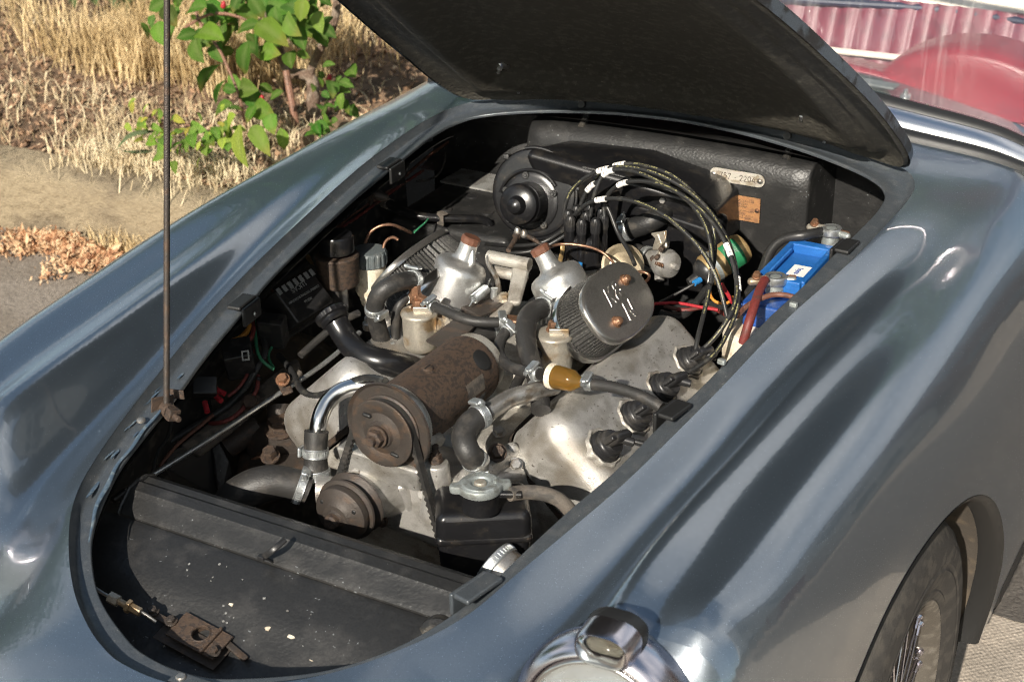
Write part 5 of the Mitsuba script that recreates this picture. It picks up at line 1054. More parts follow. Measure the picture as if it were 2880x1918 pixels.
# ------------------------------------------------------------------ expansion tank with pressure cap
k = thing('header_tank', 'glossy black header tank with a pressed seam', 'tank')
tl, tr = V((0.098,-0.296,0.690)), V((0.205,-0.227,0.690)); tx_ = unit(tr - tl); tx_ = unit(V((tx_[0], tx_[1], 0))); ty_ = V((-tx_[1], tx_[0], 0)); tw = float(np.linalg.norm(tr - tl))
tc = (tl + tr) / 2 + ty_ * .018
def tk(w, d, z): return [(tc + tx_ * a * (w / 2 - .014) + ty_ * b * (d / 2 - .014) + V((0, 0, z)), .014) for a in (-1, 1) for b in (-1, 1)]
part(k, 'shell', hull(tk(tw, .088, -.014) + tk(tw * 1.0, .092, -.035), 20), 'black_gloss', smooth=40)
part(k, 'lower_shell', hull(tk(tw * .985, .082, -.035) + tk(tw * .86, .070, -.155), 20), 'black_gloss', smooth=40)
sm = hull([(q[0], .0075) for q in [(tc + tx_ * a * (tw / 2 - .0065) + ty_ * b * (.092 / 2 - .0065) + V((0, 0, -.040)), 0) for a in (-1, 1) for b in (-1, 1)]], 12)
part(k, 'seam', sm, 'black_gloss', smooth=40)
nk = V((0.155,-0.272,0.712))
part(k, 'neck', lathe([(.026, -.02), (.0245, -.010), (.0235, .0), (.0235, .014), (0, .014)], nk, (0, 0, 1), 40), 'black_gloss', smooth=40)
part(k, 'overflow_stub', tube([nk + V((.02, .005, .004)), nk + V((.050, .020, .004))], .0052, 4, 16), 'black_gloss')
rc = k + '__pressure_cap'
lug = []
for t in np.linspace(0, 2 * np.pi, 180, endpoint=False):
    q = abs((t % math.pi) - .0); q = min(q, math.pi - q); lug.append(.0285 + .0105 * math.exp(-(q / .20) ** 4) + .002 * math.exp(-(q / .45) ** 2))
lug = np.roll(V(lug), 18); an = np.linspace(0, 2 * np.pi, 180, endpoint=False)
cc = nk + V((0, 0, .014)); rr_ = lambda s, h, ex=1: [cc + V((math.cos(a) * r, math.sin(a) * r, h)) for a, r in zip(an, (lug * s if ex else np.full(180, s)))]
capm = grid(V([rr_(.97, -.006), rr_(1.0, -.003), rr_(1.0, .0015), rr_(.96, .0042), rr_(.0250, .0052, 0), rr_(.0235, .0068, 0), rr_(.0150, .0072, 0), rr_(.0125, .0055, 0), rr_(.0115, .0030, 0), rr_(.0001, .0028, 0)]), closed_v=True)
if capm.face_normals[:, 2].mean() < 0: capm.invert()
put(rc, capm, 'zinc_dull', smooth=40, label='dull zinc pressure cap with two lugs')
part(rc, 'centre_rivet', lathe([(0, .003), (.0085, .003), (.0082, .0055), (.0065, .0072), (0, .0076)], cc, (0, 0, 1), 28), 'bowl_metal')
for j, chx in enumerate('REMOVE SLOWLY'):
    if chx == ' ': continue
    a = math.radians(150 - j * 12.5); tm = meshkit.text_mesh(chx, .0042, .0005); v = tm.vertices; ww = v[:, 0].max() / 2
    u_ = V((math.cos(a), math.sin(a), 0)); s2 = V((math.sin(a), -math.cos(a), 0))
    tm.vertices = cc + np.outer(v[:, 0] - ww, s2) + np.outer(v[:, 1] + .0172, u_) + np.outer(v[:, 2] + .0069, V((0, 0, 1))); part(rc, 'lettering', tm, 'zinc_dull', smooth=False)
hose('overflow_hose', [nk + V((.036, .014, .004)), (0.205,-0.238,0.712), (0.227,-0.231,0.712), (0.249,-0.226,0.705), (0.263,-0.223,0.690), (0.266,-0.208,0.660)], .0098, 'tape', 'grey braided overflow hose from the header tank', 'hose', n=50)
hk = hose('bottom_hose', [(0.185,-0.297,0.628), (0.202,-0.299,0.620), (0.224,-0.301,0.608), (0.242,-0.299,0.595)], .034, 'steel', 'fat hose with two worm clamps below the header tank', 'hose', clamps=((.10, dict(toward=(-.9, -.3, .1), w=.014)), (.48, dict(toward=(-.9, -.3, .1), w=.014))), sides=40)

# ------------------------------------------------------------------ left side of the bay
k = thing('voltage_regulator', 'black regulator box with moulded lettering on the left', 'regulator')
rxv = unit(V((-0.393,0.143,0.735)) - V((-0.395,0.056,0.735))); rzv = unit(V((.55, -.65, .52))); rzv = unit(rzv - rxv * (rzv @ rxv)); ryv = np.cross(rzv, rxv); rc0 = V((-0.391,0.093,0.735)) - rzv * .03
def rloc(mm):
    M = np.eye(4); M[:3, :3] = np.stack([rxv, ryv, rzv], 1); M[:3, 3] = rc0; mm = mm.copy(); mm.apply_transform(M); return mm
part(k, 'cover', rloc(rbox((0, 0, 0), (.098, .066, .060), .004)), 'black_plastic')
part(k, 'base', rloc(rbox((0, -.002, -.035), (.112, .074, .012), .003)), 'black_plastic')
part(k, 'crenellated_band', rloc(cat([rbox((-.042 + .0145 * j, .028, .0305), (.0085, .012, .0012), .0004) for j in range(7)])), 'print_grey')
for tx, y_, h in (('LUCAS', -.018, .0085), ('CURRENT VOLTAGE REGULATOR', -.003, .0040), ('RB340', .008, .0045)):
    tm = meshkit.text_mesh(tx, h, .0008); v = tm.vertices; w_ = min(1, .080 / v[:, 0].max()); v[:, 0] *= w_; tm.vertices = np.stack([-(v[:, 0] - v[:, 0].max() / 2), -(v[:, 1] - h / 2) - y_ * -1 * -1, v[:, 2] + .0299], 1); part(k, 'lettering', rloc(tm), 'print_grey', smooth=False)
def relay(c, size, X, Z, lab, m_='black_plastic'):
    k = thing('relay', lab, 'relay', 'relays on the left inner wing'); part(k, 'case', rbox(c, size, .003, X=X, Z=Z), m_); return k
relay((-0.398,0.012,0.705), (.042, .030, .052), (1, .3, 0), (.1, -.2, 1), 'upright black relay below the regulator')
relay((-0.412,-0.062,0.685), (.046, .042, .055), (1, .9, 0), (.2, -.4, 1), 'black relay with a moulded maker mark under yellow wires')
part('relay_001', 'moulded_mark', prism(Polygon([(-.006, -.008), (.006, -.008), (.006, .008), (-.006, .008)]).difference(Polygon([(-.0035, -.0055), (.0035, -.0055), (.0035, .0055), (-.0035, .0055)])), .001, (-0.383,-0.080,0.705), (.6, -.7, .3)), 'print_grey')
relay((-0.430,-0.129,0.660), (.038, .030, .040), (1, .6, 0), (.5, -.5, .6), 'small relay with a faded yellow face and red plugs')
part('relay_002', 'faded_face', rbox((-0.427,-0.140,0.672), (.026, .018, .002), .0006, X=(1, .6, 0), Z=(.5, -.5, .6)), 'tape')
for a, b in (((575,1130), (583,1158)), ((598,1105), (622,1128)), ((605,1095), (630,1110))):
    part('relay_002', 'red_plug', tube([(-0.419,-0.145,0.645), (-0.406,-0.156,0.635)] if a[0] == 575 else ([(-0.422,-0.121,0.648), (-0.400,-0.128,0.643)] if a[0] == 598 else [(-0.424,-0.111,0.650), (-0.407,-0.110,0.645)]), .0045, 4, 10), 'red_bright')
k = thing('brake_reservoir', 'rusty brown fluid reservoir with a black screw cap', 'reservoir')
rv = V((-0.396,0.195,0.735))
part(k, 'can', lathe([(0, -.02), (.032, -.02), (.0355, -.016), (.0365, .030), (.0375, .032), (.035, .035), (0, .035)], rv, (0, 0, 1), 48), 'rust', smooth=40)
part(k, 'cap', lathe([(0, .041), (.030, .041), (.031, .047), (.0300, .050), (.0305, .052), (.0300, .066), (.0270, .071), (.022, .070), (0, .0695)], rv, (0, 0, 1), 48), 'black_gloss', smooth=35)
part(k, 'bracket', rbox(rv + V((.012, -.02, -.035)), (.035, .006, .035), .002, X=(1, .2, 0)), 'black_satin')
k = thing('clutch_reservoir', 'white plastic fluid reservoir with a grey ridged cap', 'reservoir')
rv = V((-0.377,0.261,0.730))
part(k, 'bottle', lathe([(0, -.075), (.018, -.075), (.021, -.062), (.0265, -.05), (.0275, -.035), (.0275, .0), (0, .0)], rv, (0, 0, 1), 40), 'cream_plastic', smooth=40)
wv5 = lambda a, r, h: r * (1 + .022 * np.sign(np.sin(18 * a)) * (r > .0295))
part(k, 'cap', lathe([(0, 0), (.0290, 0), (.0310, .002), (.0308, .022), (.0285, .0265), (.020, .0275), (0, .0275)], rv, (0, 0, 1), 108, wave=wv5), 'grey_plastic', smooth=25)
hose('copper_pipe', [(-0.403,0.286,0.750), (-0.393,0.296,0.775), (-0.371,0.313,0.785), (-0.358,0.332,0.775), (-0.355,0.361,0.755)], .0027, 'copper_metal', 'bent copper pipe in front of the bulkhead shelf', 'pipe', 'copper pipes')
hose('copper_pipe', [(-0.357,0.275,0.750), (-0.359,0.287,0.765), (-0.351,0.299,0.770), (-0.344,0.303,0.765)], .0027, 'copper_metal', 'short hooked copper pipe by the white reservoir', 'pipe', 'copper pipes')
hose('copper_pipe', [(-0.382,-0.109,0.520), (-0.366,-0.106,0.535), (-0.354,-0.101,0.540), (-0.342,-0.091,0.525)], .0030, 'copper_metal', 'small arched copper pipe over the steering box', 'pipe', 'copper pipes')
k = thing('wiring_loom', 'taped black wiring loom with a brown strap on the shelf edge', 'wiring loom')
part(k, 'sleeve', tube([(-0.508,0.523,0.725), (-0.467,0.503,0.725), (-0.432,0.497,0.725), (-0.402,0.510,0.722), (-0.363,0.535,0.718), (-0.333,0.562,0.712), (-0.322,0.573,0.705)], [.009, .0085, .0085, .0075, .0075, .0075, .008], 60, 16), 'black_gloss')
part(k, 'strap', cat([rbox((-0.385,0.515,0.732), (.020, .012, .003), .001, X=(1, -.4, .2)), rbox((-0.388,0.511,0.720), (.016, .003, .022), .001, X=(1, -.2, 0))]), 'tape', label='brown strap on the loom')
wvc = lambda a, r, h: r * (1 + .16 * np.sin(h * 1400))
part(k, 'corrugated_sleeve', tube([(-0.322,0.573,0.705), (-0.313,0.569,0.690), (-0.317,0.570,0.660)], [.0085 * (1 + .14 * math.sin(j * 1.9)) for j in range(60)], 90, 14), 'black_gloss', smooth=60)
part(k, 'tape_end', tube([(-0.552,0.546,0.720), (-0.508,0.523,0.725)], .011, 8, 14), 'tape')
hose('loom_wire', [(-0.408,0.501,0.722), (-0.402,0.479,0.722), (-0.402,0.461,0.720), (-0.404,0.445,0.715)], .0018, 'green_wire', 'short green wire hanging from the loom', 'wire', 'loose wires')
wires = [([(-0.433,-0.004,0.720), (-0.417,-0.035,0.715), (-0.427,-0.055,0.710), (-0.447,-0.053,0.700)], .0035, 'orange_wire', 'upper yellow wire above the left relay'),
 ([(-0.423,-0.013,0.718), (-0.422,-0.038,0.712), (-0.430,-0.056,0.705), (-0.443,-0.057,0.698)], .0035, 'orange_wire', 'lower yellow wire above the left relay'),
 ([(-0.442,0.014,0.720), (-0.412,-0.021,0.716), (-0.404,-0.043,0.712), (-0.421,-0.053,0.708)], .0038, 'red_wire', 'short dull red wire bent above the left relay'),
 ([(-0.394,-0.042,0.650), (-0.384,-0.060,0.635), (-0.388,-0.077,0.620), (-0.397,-0.104,0.605), (-0.410,-0.124,0.600), (-0.430,-0.127,0.595)], .0034, 'red_wire', 'long red wire sweeping along the left inner wing'),
 ([(-0.445,0.024,0.715), (-0.406,-0.024,0.700), (-0.379,-0.048,0.685), (-0.358,-0.045,0.670)], .0026, 'green_wire', 'green wire hanging beside the upright relay'),
 ([(-0.397,0.004,0.680), (-0.389,-0.017,0.675), (-0.364,-0.037,0.668)], .0022, 'green_wire', 'short green wire below the upright relay'),
 ([(-0.388,-0.046,0.650), (-0.400,-0.063,0.610), (-0.424,-0.091,0.585), (-0.453,-0.147,0.570), (-0.467,-0.217,0.560)], .004, 'black_wire', 'black wire running along the left inner wing'),
 ([(-0.440,-0.183,0.550), (-0.442,-0.144,0.555), (-0.418,-0.100,0.575), (-0.392,-0.084,0.600)], .0022, 'green_wire', 'thin green wire low on the left inner wing'),
 ([(-0.461,-0.249,0.560), (-0.474,-0.183,0.560), (-0.459,-0.147,0.575)], .0035, 'brown_wire', 'brown wire near the left front corner'),
 ([(-0.501,0.356,0.740), (-0.513,0.441,0.735), (-0.527,0.509,0.730), (-0.529,0.599,0.735), (-0.527,0.674,0.740)], .003, 'red_wire', 'thin red wire along the rear left inner wing'),
 ([(-0.518,0.346,0.730), (-0.529,0.453,0.735), (-0.533,0.555,0.735), (-0.540,0.682,0.750), (-0.541,0.792,0.760)], .003, 'brown_wire', 'brown wire disappearing behind the left bulkhead corner'),
 ([(-0.537,0.662,0.720), (-0.509,0.684,0.725), (-0.503,0.709,0.740), (-0.512,0.735,0.760)], .002, 'rubber_dusty', 'thin grey wire looping in the left bulkhead corner'),
 ([(0.105,0.406,0.700), (0.134,0.412,0.720), (0.156,0.426,0.735), (0.162,0.434,0.738)], .0024, 'black_wire', 'thin black wire with a blue end near the coil'),
 ([(0.178,0.449,0.730), (0.189,0.420,0.725), (0.205,0.409,0.720), (0.221,0.414,0.720), (0.222,0.436,0.722)], .0024, 'orange_wire', 'orange wire looping under the coil'),
 ([(0.198,0.447,0.735), (0.216,0.425,0.732), (0.234,0.404,0.728)], .0034, 'red_bright', 'bright red connector wire under the coil'),
 ([(0.100,0.395,0.700), (0.132,0.409,0.703), (0.171,0.409,0.705), (0.207,0.412,0.705)], .0026, 'red_bright', 'bright red wire running behind the right air filter'),
 ([(0.114,0.407,0.695), (0.155,0.402,0.698), (0.181,0.422,0.700), (0.220,0.411,0.700)], .0035, 'red_wire', 'orange brown wire behind the right air filter'),
 ([(0.116,0.388,0.690), (0.148,0.389,0.690), (0.160,0.434,0.700), (0.161,0.469,0.712), (0.153,0.494,0.720)], .0065, 'lead_black', 'thick black cable rising to the coil'),
 ([(0.050,0.107,0.800), (0.030,0.083,0.785), (0.005,0.084,0.785)], .0018, 'orange_wire', 'thin orange wire near the fuel tee'),
 ([(-0.031,-0.030,0.785), (-0.010,-0.034,0.790), (0.003,-0.038,0.785), (0.009,-0.039,0.775)], .0020, 'orange_wire', 'yellow wire round the back of the generator'),
 ([(-0.046,0.504,0.730), (-0.059,0.516,0.730)], .002, 'blue_wire', 'x')][:-1]
wires += [([(-0.484,0.272,0.740), (-0.478,0.235,0.735), (-0.476,0.180,0.730), (-0.479,0.124,0.725), (-0.469,0.061,0.720), (-0.447,0.012,0.710)], .0065, 'black_wire', 'thick black loom under the left lip above the regulator'),
 ([(-0.449,0.053,0.715), (-0.422,0.011,0.700), (-0.389,-0.025,0.685), (-0.389,-0.051,0.665), (-0.398,-0.070,0.640)], .0055, 'black_wire', 'thick black loom hanging past the upright relay'),
 ([(-0.398,-0.070,0.640), (-0.417,-0.095,0.615), (-0.439,-0.142,0.600), (-0.454,-0.193,0.590), (-0.469,-0.244,0.580)], .0055, 'black_wire', 'thick black loom along the bottom of the left inner wing'),
 ([(-0.412,-0.136,0.620), (-0.425,-0.157,0.605), (-0.437,-0.197,0.590), (-0.437,-0.241,0.575)], .0028, 'brown_wire', 'brown wire below the red plugs'),
 ([(-0.404,-0.107,0.640), (-0.395,-0.090,0.650), (-0.399,-0.056,0.665), (-0.416,-0.021,0.680)], .0026, 'red_wire', 'dull red wire rising from the red plugs'),
 ([(-0.559,0.112,0.740) if False else (-0.524,0.207,0.750), (-0.510,0.158,0.745), (-0.485,0.113,0.735), (-0.450,0.090,0.725)], .0026, 'brown_wire', 'brown wire behind the regulator'),
 ([(-0.294,0.105,0.720), (-0.307,0.073,0.715), (-0.322,0.034,0.700), (-0.331,-0.009,0.685)], .0060, 'rubber', 'black cable sloping down behind the oil filler'),
 ([(-0.409,-0.234,0.660), (-0.416,-0.239,0.630), (-0.425,-0.253,0.610), (-0.426,-0.269,0.580)], .0030, 'black_wire', 'black wire hanging below the prop rod foot')]
for pts, r, m_, lab in wires: hose('loose_wire', pts, r, m_, lab, 'wire', 'loose wires', sides=10)
part(pkey('loose_wire') if False else 'loose_wire_012', 'blue_sleeve', tube([(0.157,0.426,0.737), (0.162,0.440,0.739)], .0050, 4, 12), 'blue_wire')
k = thing('blue_connector', 'small blue connector at the distributor base', 'connector'); put(k, rbox((-0.039,0.379,0.745), (.024, .010, .018), .002, X=(1, .2, 0)), 'blue_wire')
cnd = [(-0.404,-0.373,0.600), (-0.361,-0.198,0.625), (-0.339,-0.084,0.640), (-0.311,0.014,0.660), (-0.307,0.121,0.675)]
k = thing('bowden_cable', 'long straight ribbed grey cable down the left side', 'cable')
cc_ = spline(cnd, 420); part(k, 'sheath', tube(cc_, [.0042 if j % 2 else .0036 for j in range(420)], 0, 10), 'zinc', smooth=60)
part(k, 'end_sleeve', tube([(-0.404,-0.378,0.598), (-0.400,-0.356,0.603)], .0055, 4, 12), 'rubber_dark')
k = thing('cable_bracket', 'rusty cable bracket with a bolt on the left inner wing', 'bracket')
part(k, 'tab', hull([((-0.345,-0.056,0.662), .003), ((-0.337,-0.045,0.662), .003), ((-0.311,-0.064,0.652), .003), ((-0.318,-0.074,0.650), .003)]), 'rust'); part(k, 'hex_bolt', bolt((-0.327,-0.063,0.668), (.2, -.5, .8), .015, .007), 'brass')
k = thing('chassis_rail', 'dusty brown steel bracket ledge along the left inner wing', 'ledge')
put(k, hull([((-0.442,-0.176,0.575), .006), ((-0.414,-0.046,0.605), .006), ((-0.385,0.045,0.635), .006), ((-0.360,0.023,0.625), .006), ((-0.402,-0.063,0.590), .006), ((-0.426,-0.164,0.560), .006)]), 'tape')
k = thing('rust_bolt', 'flaking orange rusty bolt head on the ledge', 'bolt'); put(k, bolt((-0.384,-0.076,0.617), (.3, -.6, .7), .022, .012), 'rust')
k = thing('steering_box', 'oily brown steering box low behind the fat hose', 'steering box')
part(k, 'casting', cat([hull([((-0.377,-0.081,0.560), .02), ((-0.309,-0.047,0.580), .02), ((-0.293,-0.056,0.530), .02), ((-0.368,-0.082,0.510), .02), ((-0.324,-0.074,0.580), .025)]), tube([(-0.408,-0.117,0.550), (-0.374,-0.074,0.580)], .018, 4, 20), tube([(-0.329,-0.077,0.580), (-0.344,-0.057,0.615)], .020, 6, 20)]), 'rust_dark', smooth=30)
part(k, 'gland_nut', bolt((-0.325,-0.081,0.590), (0, -.2, 1), .034, .02), 'rust')
k = thing('torn_panel', 'dented black baffle edge left of the radiator hose', 'baffle')
bf = [[V((-0.431,-0.129,0.570)), V((-0.420,-0.126,0.565))], [V((-0.410,-0.146,0.545)), V((-0.391,-0.139,0.540))], [V((-0.401,-0.155,0.520)), V((-0.388,-0.139,0.515))], [V((-0.390,-0.167,0.490)), V((-0.387,-0.162,0.485))]]
tb = grid(V(bf)); put(k, cat([tb, hull([(V(q), .003) for r_ in bf for q in r_])]), 'bulkhead_black')
k = thing('wing_baffle', 'flat black inner panel ahead of the steering box', 'panel')
put(k, hull([((-0.460,-0.238,0.580), .003), ((-0.427,-0.134,0.570), .003), ((-0.401,-0.155,0.480), .003), ((-0.478,-0.232,0.500), .003)]), 'rubber_dark')
hinge = thing('wing_bracket', 'small rusty bracket with a nut at the rear left lip', 'bracket')
part(hinge, 'tab', hull([((-0.471,0.406,0.800), .003), ((-0.459,0.401,0.790), .003), ((-0.451,0.380,0.785), .003)]), 'rust'); part(hinge, 'nut', hull([((-0.456,0.410,0.792), .010), ((-0.445,0.417,0.786), .008)]), 'rust_dark')
k = thing('dry_leaf', 'yellow dry leaf caught beside the brown reservoir', 'leaf')
lv = grid(V([[V((-0.470,0.208,0.752)), V((-0.462,0.207,0.750))], [V((-0.463,0.195,0.748)), V((-0.450,0.197,0.745))], [V((-0.452,0.192,0.742)), V((-0.440,0.188,0.742))]])); put(k, lv, 'gold')

# ------------------------------------------------------------------ the ground, kerb and verge
mat('concrete', bumped(P_(speckle((.20, .17, .14), (.165, .138, .11), 6, .42, .66, (.32, .28, .23), 220), .85), b_noise(90, 330), .003))
mat('kerb_concrete', bumped(P_(speckle((.245, .195, .125), (.165, .13, .085), 7, .42, .62, (.42, .38, .31), 200), .9), b_noise(60, 240), .010))
mat('dark_asphalt', bumped(P_(speckle((.085, .075, .066), (.115, .103, .09), 45, .4, .8, (.22, .2, .18), 400), .85), b_noise(180, 500), .004))
mat('pale_paving', bumped(P_(speckle((.36, .31, .255), (.30, .26, .215), 12, .45, .7, (.22, .18, .15), 260), .85), lambda p, n, uv: dr.sin(p.x * 520) * dr.sin(p.y * 520) * .4 + noise(p.x * 200, p.y * 200, 0), .0014))
mat('soil', bumped(P_(speckle((.16, .105, .065), (.09, .058, .036), 14, .4, .65, (.35, .25, .15), 160), .95), b_noise(60, 200), .012))
gx, gy = np.meshgrid(np.linspace(-1, 1, 90), np.linspace(-1, 1, 90), indexing='ij')
gx, gy = np.sign(gx) * np.abs(gx) ** 3 * 60, np.sign(gy) * np.abs(gy) ** 3 * 60
structure('ground', grid(np.stack([gx, gy, 0 * gx], -1)), 'concrete', smooth=True)
def flat_sheet(poly, z): 
    m = trimesh.creation.triangulate_polygon(poly, engine='earcut'); v, f = m; v = np.c_[v, np.full(len(v), z)]
    t = trimesh.Trimesh(v, f, process=False)
    if t.face_normals[:, 2].mean() < 0: t.invert()
    return t
wob = lambda x: .012 * math.sin(x * 17) + .02 * math.sin(x * 5.3)
structure('road', flat_sheet(Polygon([(-.3, .80)] + [(x, .80 + wob(x)) for x in np.linspace(-.25, 4, 60)] + [(4, 3.5), (-.3, 3.5)]), .006), 'dark_asphalt')
structure('pavement', flat_sheet(Polygon([(-.35, -.8), (4, -.8)] + [(x, .815 + wob(x)) for x in np.linspace(4, -.35, 60)]), .004), 'pale_paving')
def kerb_path(n=260):
    a = [(-9 + .05 * i, 1.36 + .020 * (-9 + .05 * i + 2.5)) for i in range(0, 150)]
    x0, y0 = a[-1]; c = [(x0 + .32 * math.sin(t), y0 + .32 - .32 * math.cos(t)) for t in np.linspace(.05, 1.57, 14)]
    x1, y1 = c[-1]; b = [(x1, y1 + .1 * i) for i in range(1, 70)]
    return V(a + c + b)
kp = kerb_path(); tk_ = np.gradient(kp, axis=0); tk_ /= np.linalg.norm(tk_, axis=1, keepdims=True); nk_ = np.stack([-tk_[:, 1], tk_[:, 0]], 1)
k = thing('kerb', 'worn yellowish concrete kerb edging the dry verge', 'kerb')
prof_k = [(0, -.02), (.004, .06), (.010, .165), (.022, .190), (.045, .202), (.10, .206), (.155, .203), (.165, .19), (.165, .1)]
dd_ = np.r_[0, np.cumsum(np.linalg.norm(np.diff(kp, axis=0), axis=1))]; stone = 0; joints = np.arange(0, dd_[-1], .92)
for j in range(len(joints) - 1):
    if joints[j + 1] < 4.2 or joints[j] > 9.6: continue
    ss = np.linspace(joints[j] + .004, joints[j + 1] - .004, 46); rows = []
    for q in ss:
        c = V([np.interp(q, dd_, kp[:, 0]), np.interp(q, dd_, kp[:, 1])]); nn_ = unit(V([np.interp(q, dd_, nk_[:, 0]), np.interp(q, dd_, nk_[:, 1])]))
        rows.append([(c[0] + nn_[0] * a, c[1] + nn_[1] * a, h + rng.normal(0, .002) + .016 * (meshkit.fbm(V([c[0] * 9, c[1] * 9, a * 30]), 4) - .5) * (h > .1)) for a, h in prof_k])
    V_ = V(rows); m = grid(V_)
    caps = [trimesh.Trimesh(np.vstack([V_[e], V_[e].mean(0)]), [[i, i + 1, len(prof_k)] for i in range(len(prof_k) - 1)], process=False) for e in (0, -1)]
    part(k, 'stone', cat([m] + caps), 'kerb_concrete', smooth=30)
# verge: soil behind the kerb
vx, vy = np.meshgrid(np.linspace(-9, -.9, 130), np.linspace(0, 1, 90), indexing='ij')
k0 = np.interp(vx, kp[:150, 0], kp[:150, 1]) + .15; k0 = np.where(vx > -1.55, k0 + .32 - np.sqrt(np.maximum(.1024 - (vx + 1.55).clip(0, .32) ** 2, 0)), k0)
Y_ = k0 + vy ** 1.6 * 9; hv = .196 + .055 * (Y_ - k0) + .05 * (meshkit.fbm(np.stack([vx * 2.2, Y_ * 2.2, 0 * vx], -1), 4) - .5) * np.clip((Y_ - k0) * 4, 0, 1)
vg = grid(np.stack([vx.clip(-9, -1.2), Y_, hv], -1)); structure('verge', vg, 'soil', smooth=True)
def verge_z(x, y):
    kk_ = np.interp(x, kp[:150, 0], kp[:150, 1]) + .15
    return .196 + .055 * np.maximum(y - kk_, 0) + .05 * (meshkit.fbm(np.stack([x * 2.2, y * 2.2, 0 * x], -1), 4) - .5) * np.clip((y - kk_) * 4, 0, 1)
# dry grass, in tufts
def blades(n, xy, hgt, wid, lean, seed):
    r = np.random.default_rng(seed); x, y = xy[:, 0], xy[:, 1]; n = len(x); z = verge_z(x, y)
    h = hgt * r.uniform(.45, 1.1, n); an = r.uniform(0, 2 * np.pi, n); le = lean * r.uniform(.1, 1.0, n) * h; w = wid * r.uniform(.6, 1.3, n)
    wd = an + np.pi / 2 + r.normal(0, .6, n); dx, dy = np.cos(an) * le, np.sin(an) * le; wx_, wy_ = np.cos(wd) * w / 2, np.sin(wd) * w / 2
    P0 = np.stack([x, y, z - .01], 1); Pm = np.stack([x + dx * .35, y + dy * .35, z + h * .6], 1); Pt = np.stack([x + dx, y + dy, z + h * (1 - .25 * r.random(n) * lean)], 1); W_ = np.stack([wx_, wy_, 0 * wx_], 1)
    vv = np.stack([P0 - W_, P0 + W_, Pm - W_ * .8, Pm + W_ * .8, Pt], 1).reshape(-1, 3); b = np.arange(n)[:, None] * 5
    f = np.concatenate([b + [0, 1, 3], b + [0, 3, 2], b + [2, 3, 4]], 0)
    return trimesh.Trimesh(vv, f, process=False)
scene['dry_blade'] = two(P_(speckle((.62, .475, .26), (.42, .30, .145), 7, .4, .65, None, 60), .7))
scene['dry_blade_pale'] = two(P_(speckle((.66, .55, .36), (.50, .39, .23), 9, .4, .65, None, 60), .7))
rg = np.random.default_rng(11)
def tufts(n, box_, per, sp):
    cx = rg.uniform(box_[0], box_[1], n); cy = rg.uniform(box_[2], box_[3], n); o = rg.normal(0, sp, (n, per, 2))
    return (np.stack([cx, cy], 1)[:, None] + o).reshape(-1, 2)
g1 = cat([blades(0, tufts(62, (-4.2, -1.9, 2.2, 3.6), 44, .065), .22, .0044, 1.0, 1), blades(0, tufts(60, (-2.9, -2.1, 2.2, 2.8), 80, .06), .22, .0042, .8, 2), blades(0, tufts(46, (-6.5, -1.2, 4.2, 7), 30, .08), .34, .007, .5, 3)])
k = thing('dry_grass', 'tall straw coloured dry grass on the verge', 'grass', kind='stuff'); put(k, g1, 'dry_blade', smooth=False)
g2 = cat([blades(0, tufts(60, (-3.0, -1.25, 1.5, 2.0), 22, .05), .085, .0036, 1.5, 4), blades(0, tufts(46, (-2.35, -1.3, 1.48, 1.62), 30, .045), .10, .0034, 1.3, 5), blades(0, tufts(60, (-4.2, -1.3, 1.6, 3.2), 12, .10), .07, .0042, 2.2, 6)])
k = thing('straw', 'short flattened straw lying along the kerb top', 'grass', kind='stuff'); put(k, g2, 'dry_blade_pale', smooth=False)
g3 = blades(0, np.stack([rg.uniform(-2.15, -1.75, 260), rg.normal(1.352, .008, 260)], 1), .11, .0034, .9, 7); g3.vertices[:, 2] -= .195 * (g3.vertices[:, 2] > -1)
k = thing('kerb_grass', 'thin dry grass stems growing at the foot of the kerb', 'grass', kind='stuff'); put(k, g3, 'dry_blade', smooth=False)
# bark chips and dead leaves
def chips(n, x, y, z, size, seed, curl=.5):
    r = np.random.default_rng(seed); n = len(x); l = size * r.uniform(.5, 1.5, n); w = l * r.uniform(.22, .6, n); yaw = r.uniform(0, 2 * np.pi, n); pit = r.normal(0, curl, n); rol = r.normal(0, curl, n)
    a = np.stack([np.cos(yaw) * np.cos(pit), np.sin(yaw) * np.cos(pit), np.sin(pit)], 1); b = np.cross(a, [0, 0, 1.0]); b /= np.linalg.norm(b, axis=1, keepdims=True); c = np.cross(b, a); b = b * np.cos(rol)[:, None] + c * np.sin(rol)[:, None]; c = np.cross(b, a)
    P_0 = np.stack([x, y, z + .25 * w + r.uniform(0, .012, n)], 1)
    pts = np.stack([P_0 - a * (l / 2)[:, None], P_0 + b * (w / 2)[:, None] - c * (w * .15)[:, None], P_0 + a * (l / 2)[:, None], P_0 - b * (w / 2)[:, None] - c * (w * .15)[:, None], P_0 + c * (w * .12)[:, None]], 1).reshape(-1, 3); q = np.arange(n)[:, None] * 5
    return trimesh.Trimesh(pts, np.concatenate([q + [0, 1, 4], q + [1, 2, 4], q + [2, 3, 4], q + [3, 0, 4]], 0), process=False)
def chip_fn(c1, c2, c3):
    a_, b_, d_ = (mi.Color3f(*c) for c in (c1, c2, c3))
    def f(p, n, uv):
        q = noise(p.x * 55, p.y * 55, p.z * 20); s_ = noise(p.x * 85 + 5, p.y * 85, p.z * 30)
        return mix(mix(a_, b_, smoothstep(.35, .6, q)), d_, smoothstep(.62, .75, s_))
    return proc(f)
scene['bark_chip'] = two(P_(chip_fn((.33, .20, .115), (.17, .10, .06), (.52, .39, .25)), .8))
scene['orange_chip'] = two(P_(chip_fn((.46, .25, .13), (.60, .42, .25), (.30, .14, .07)), .8))
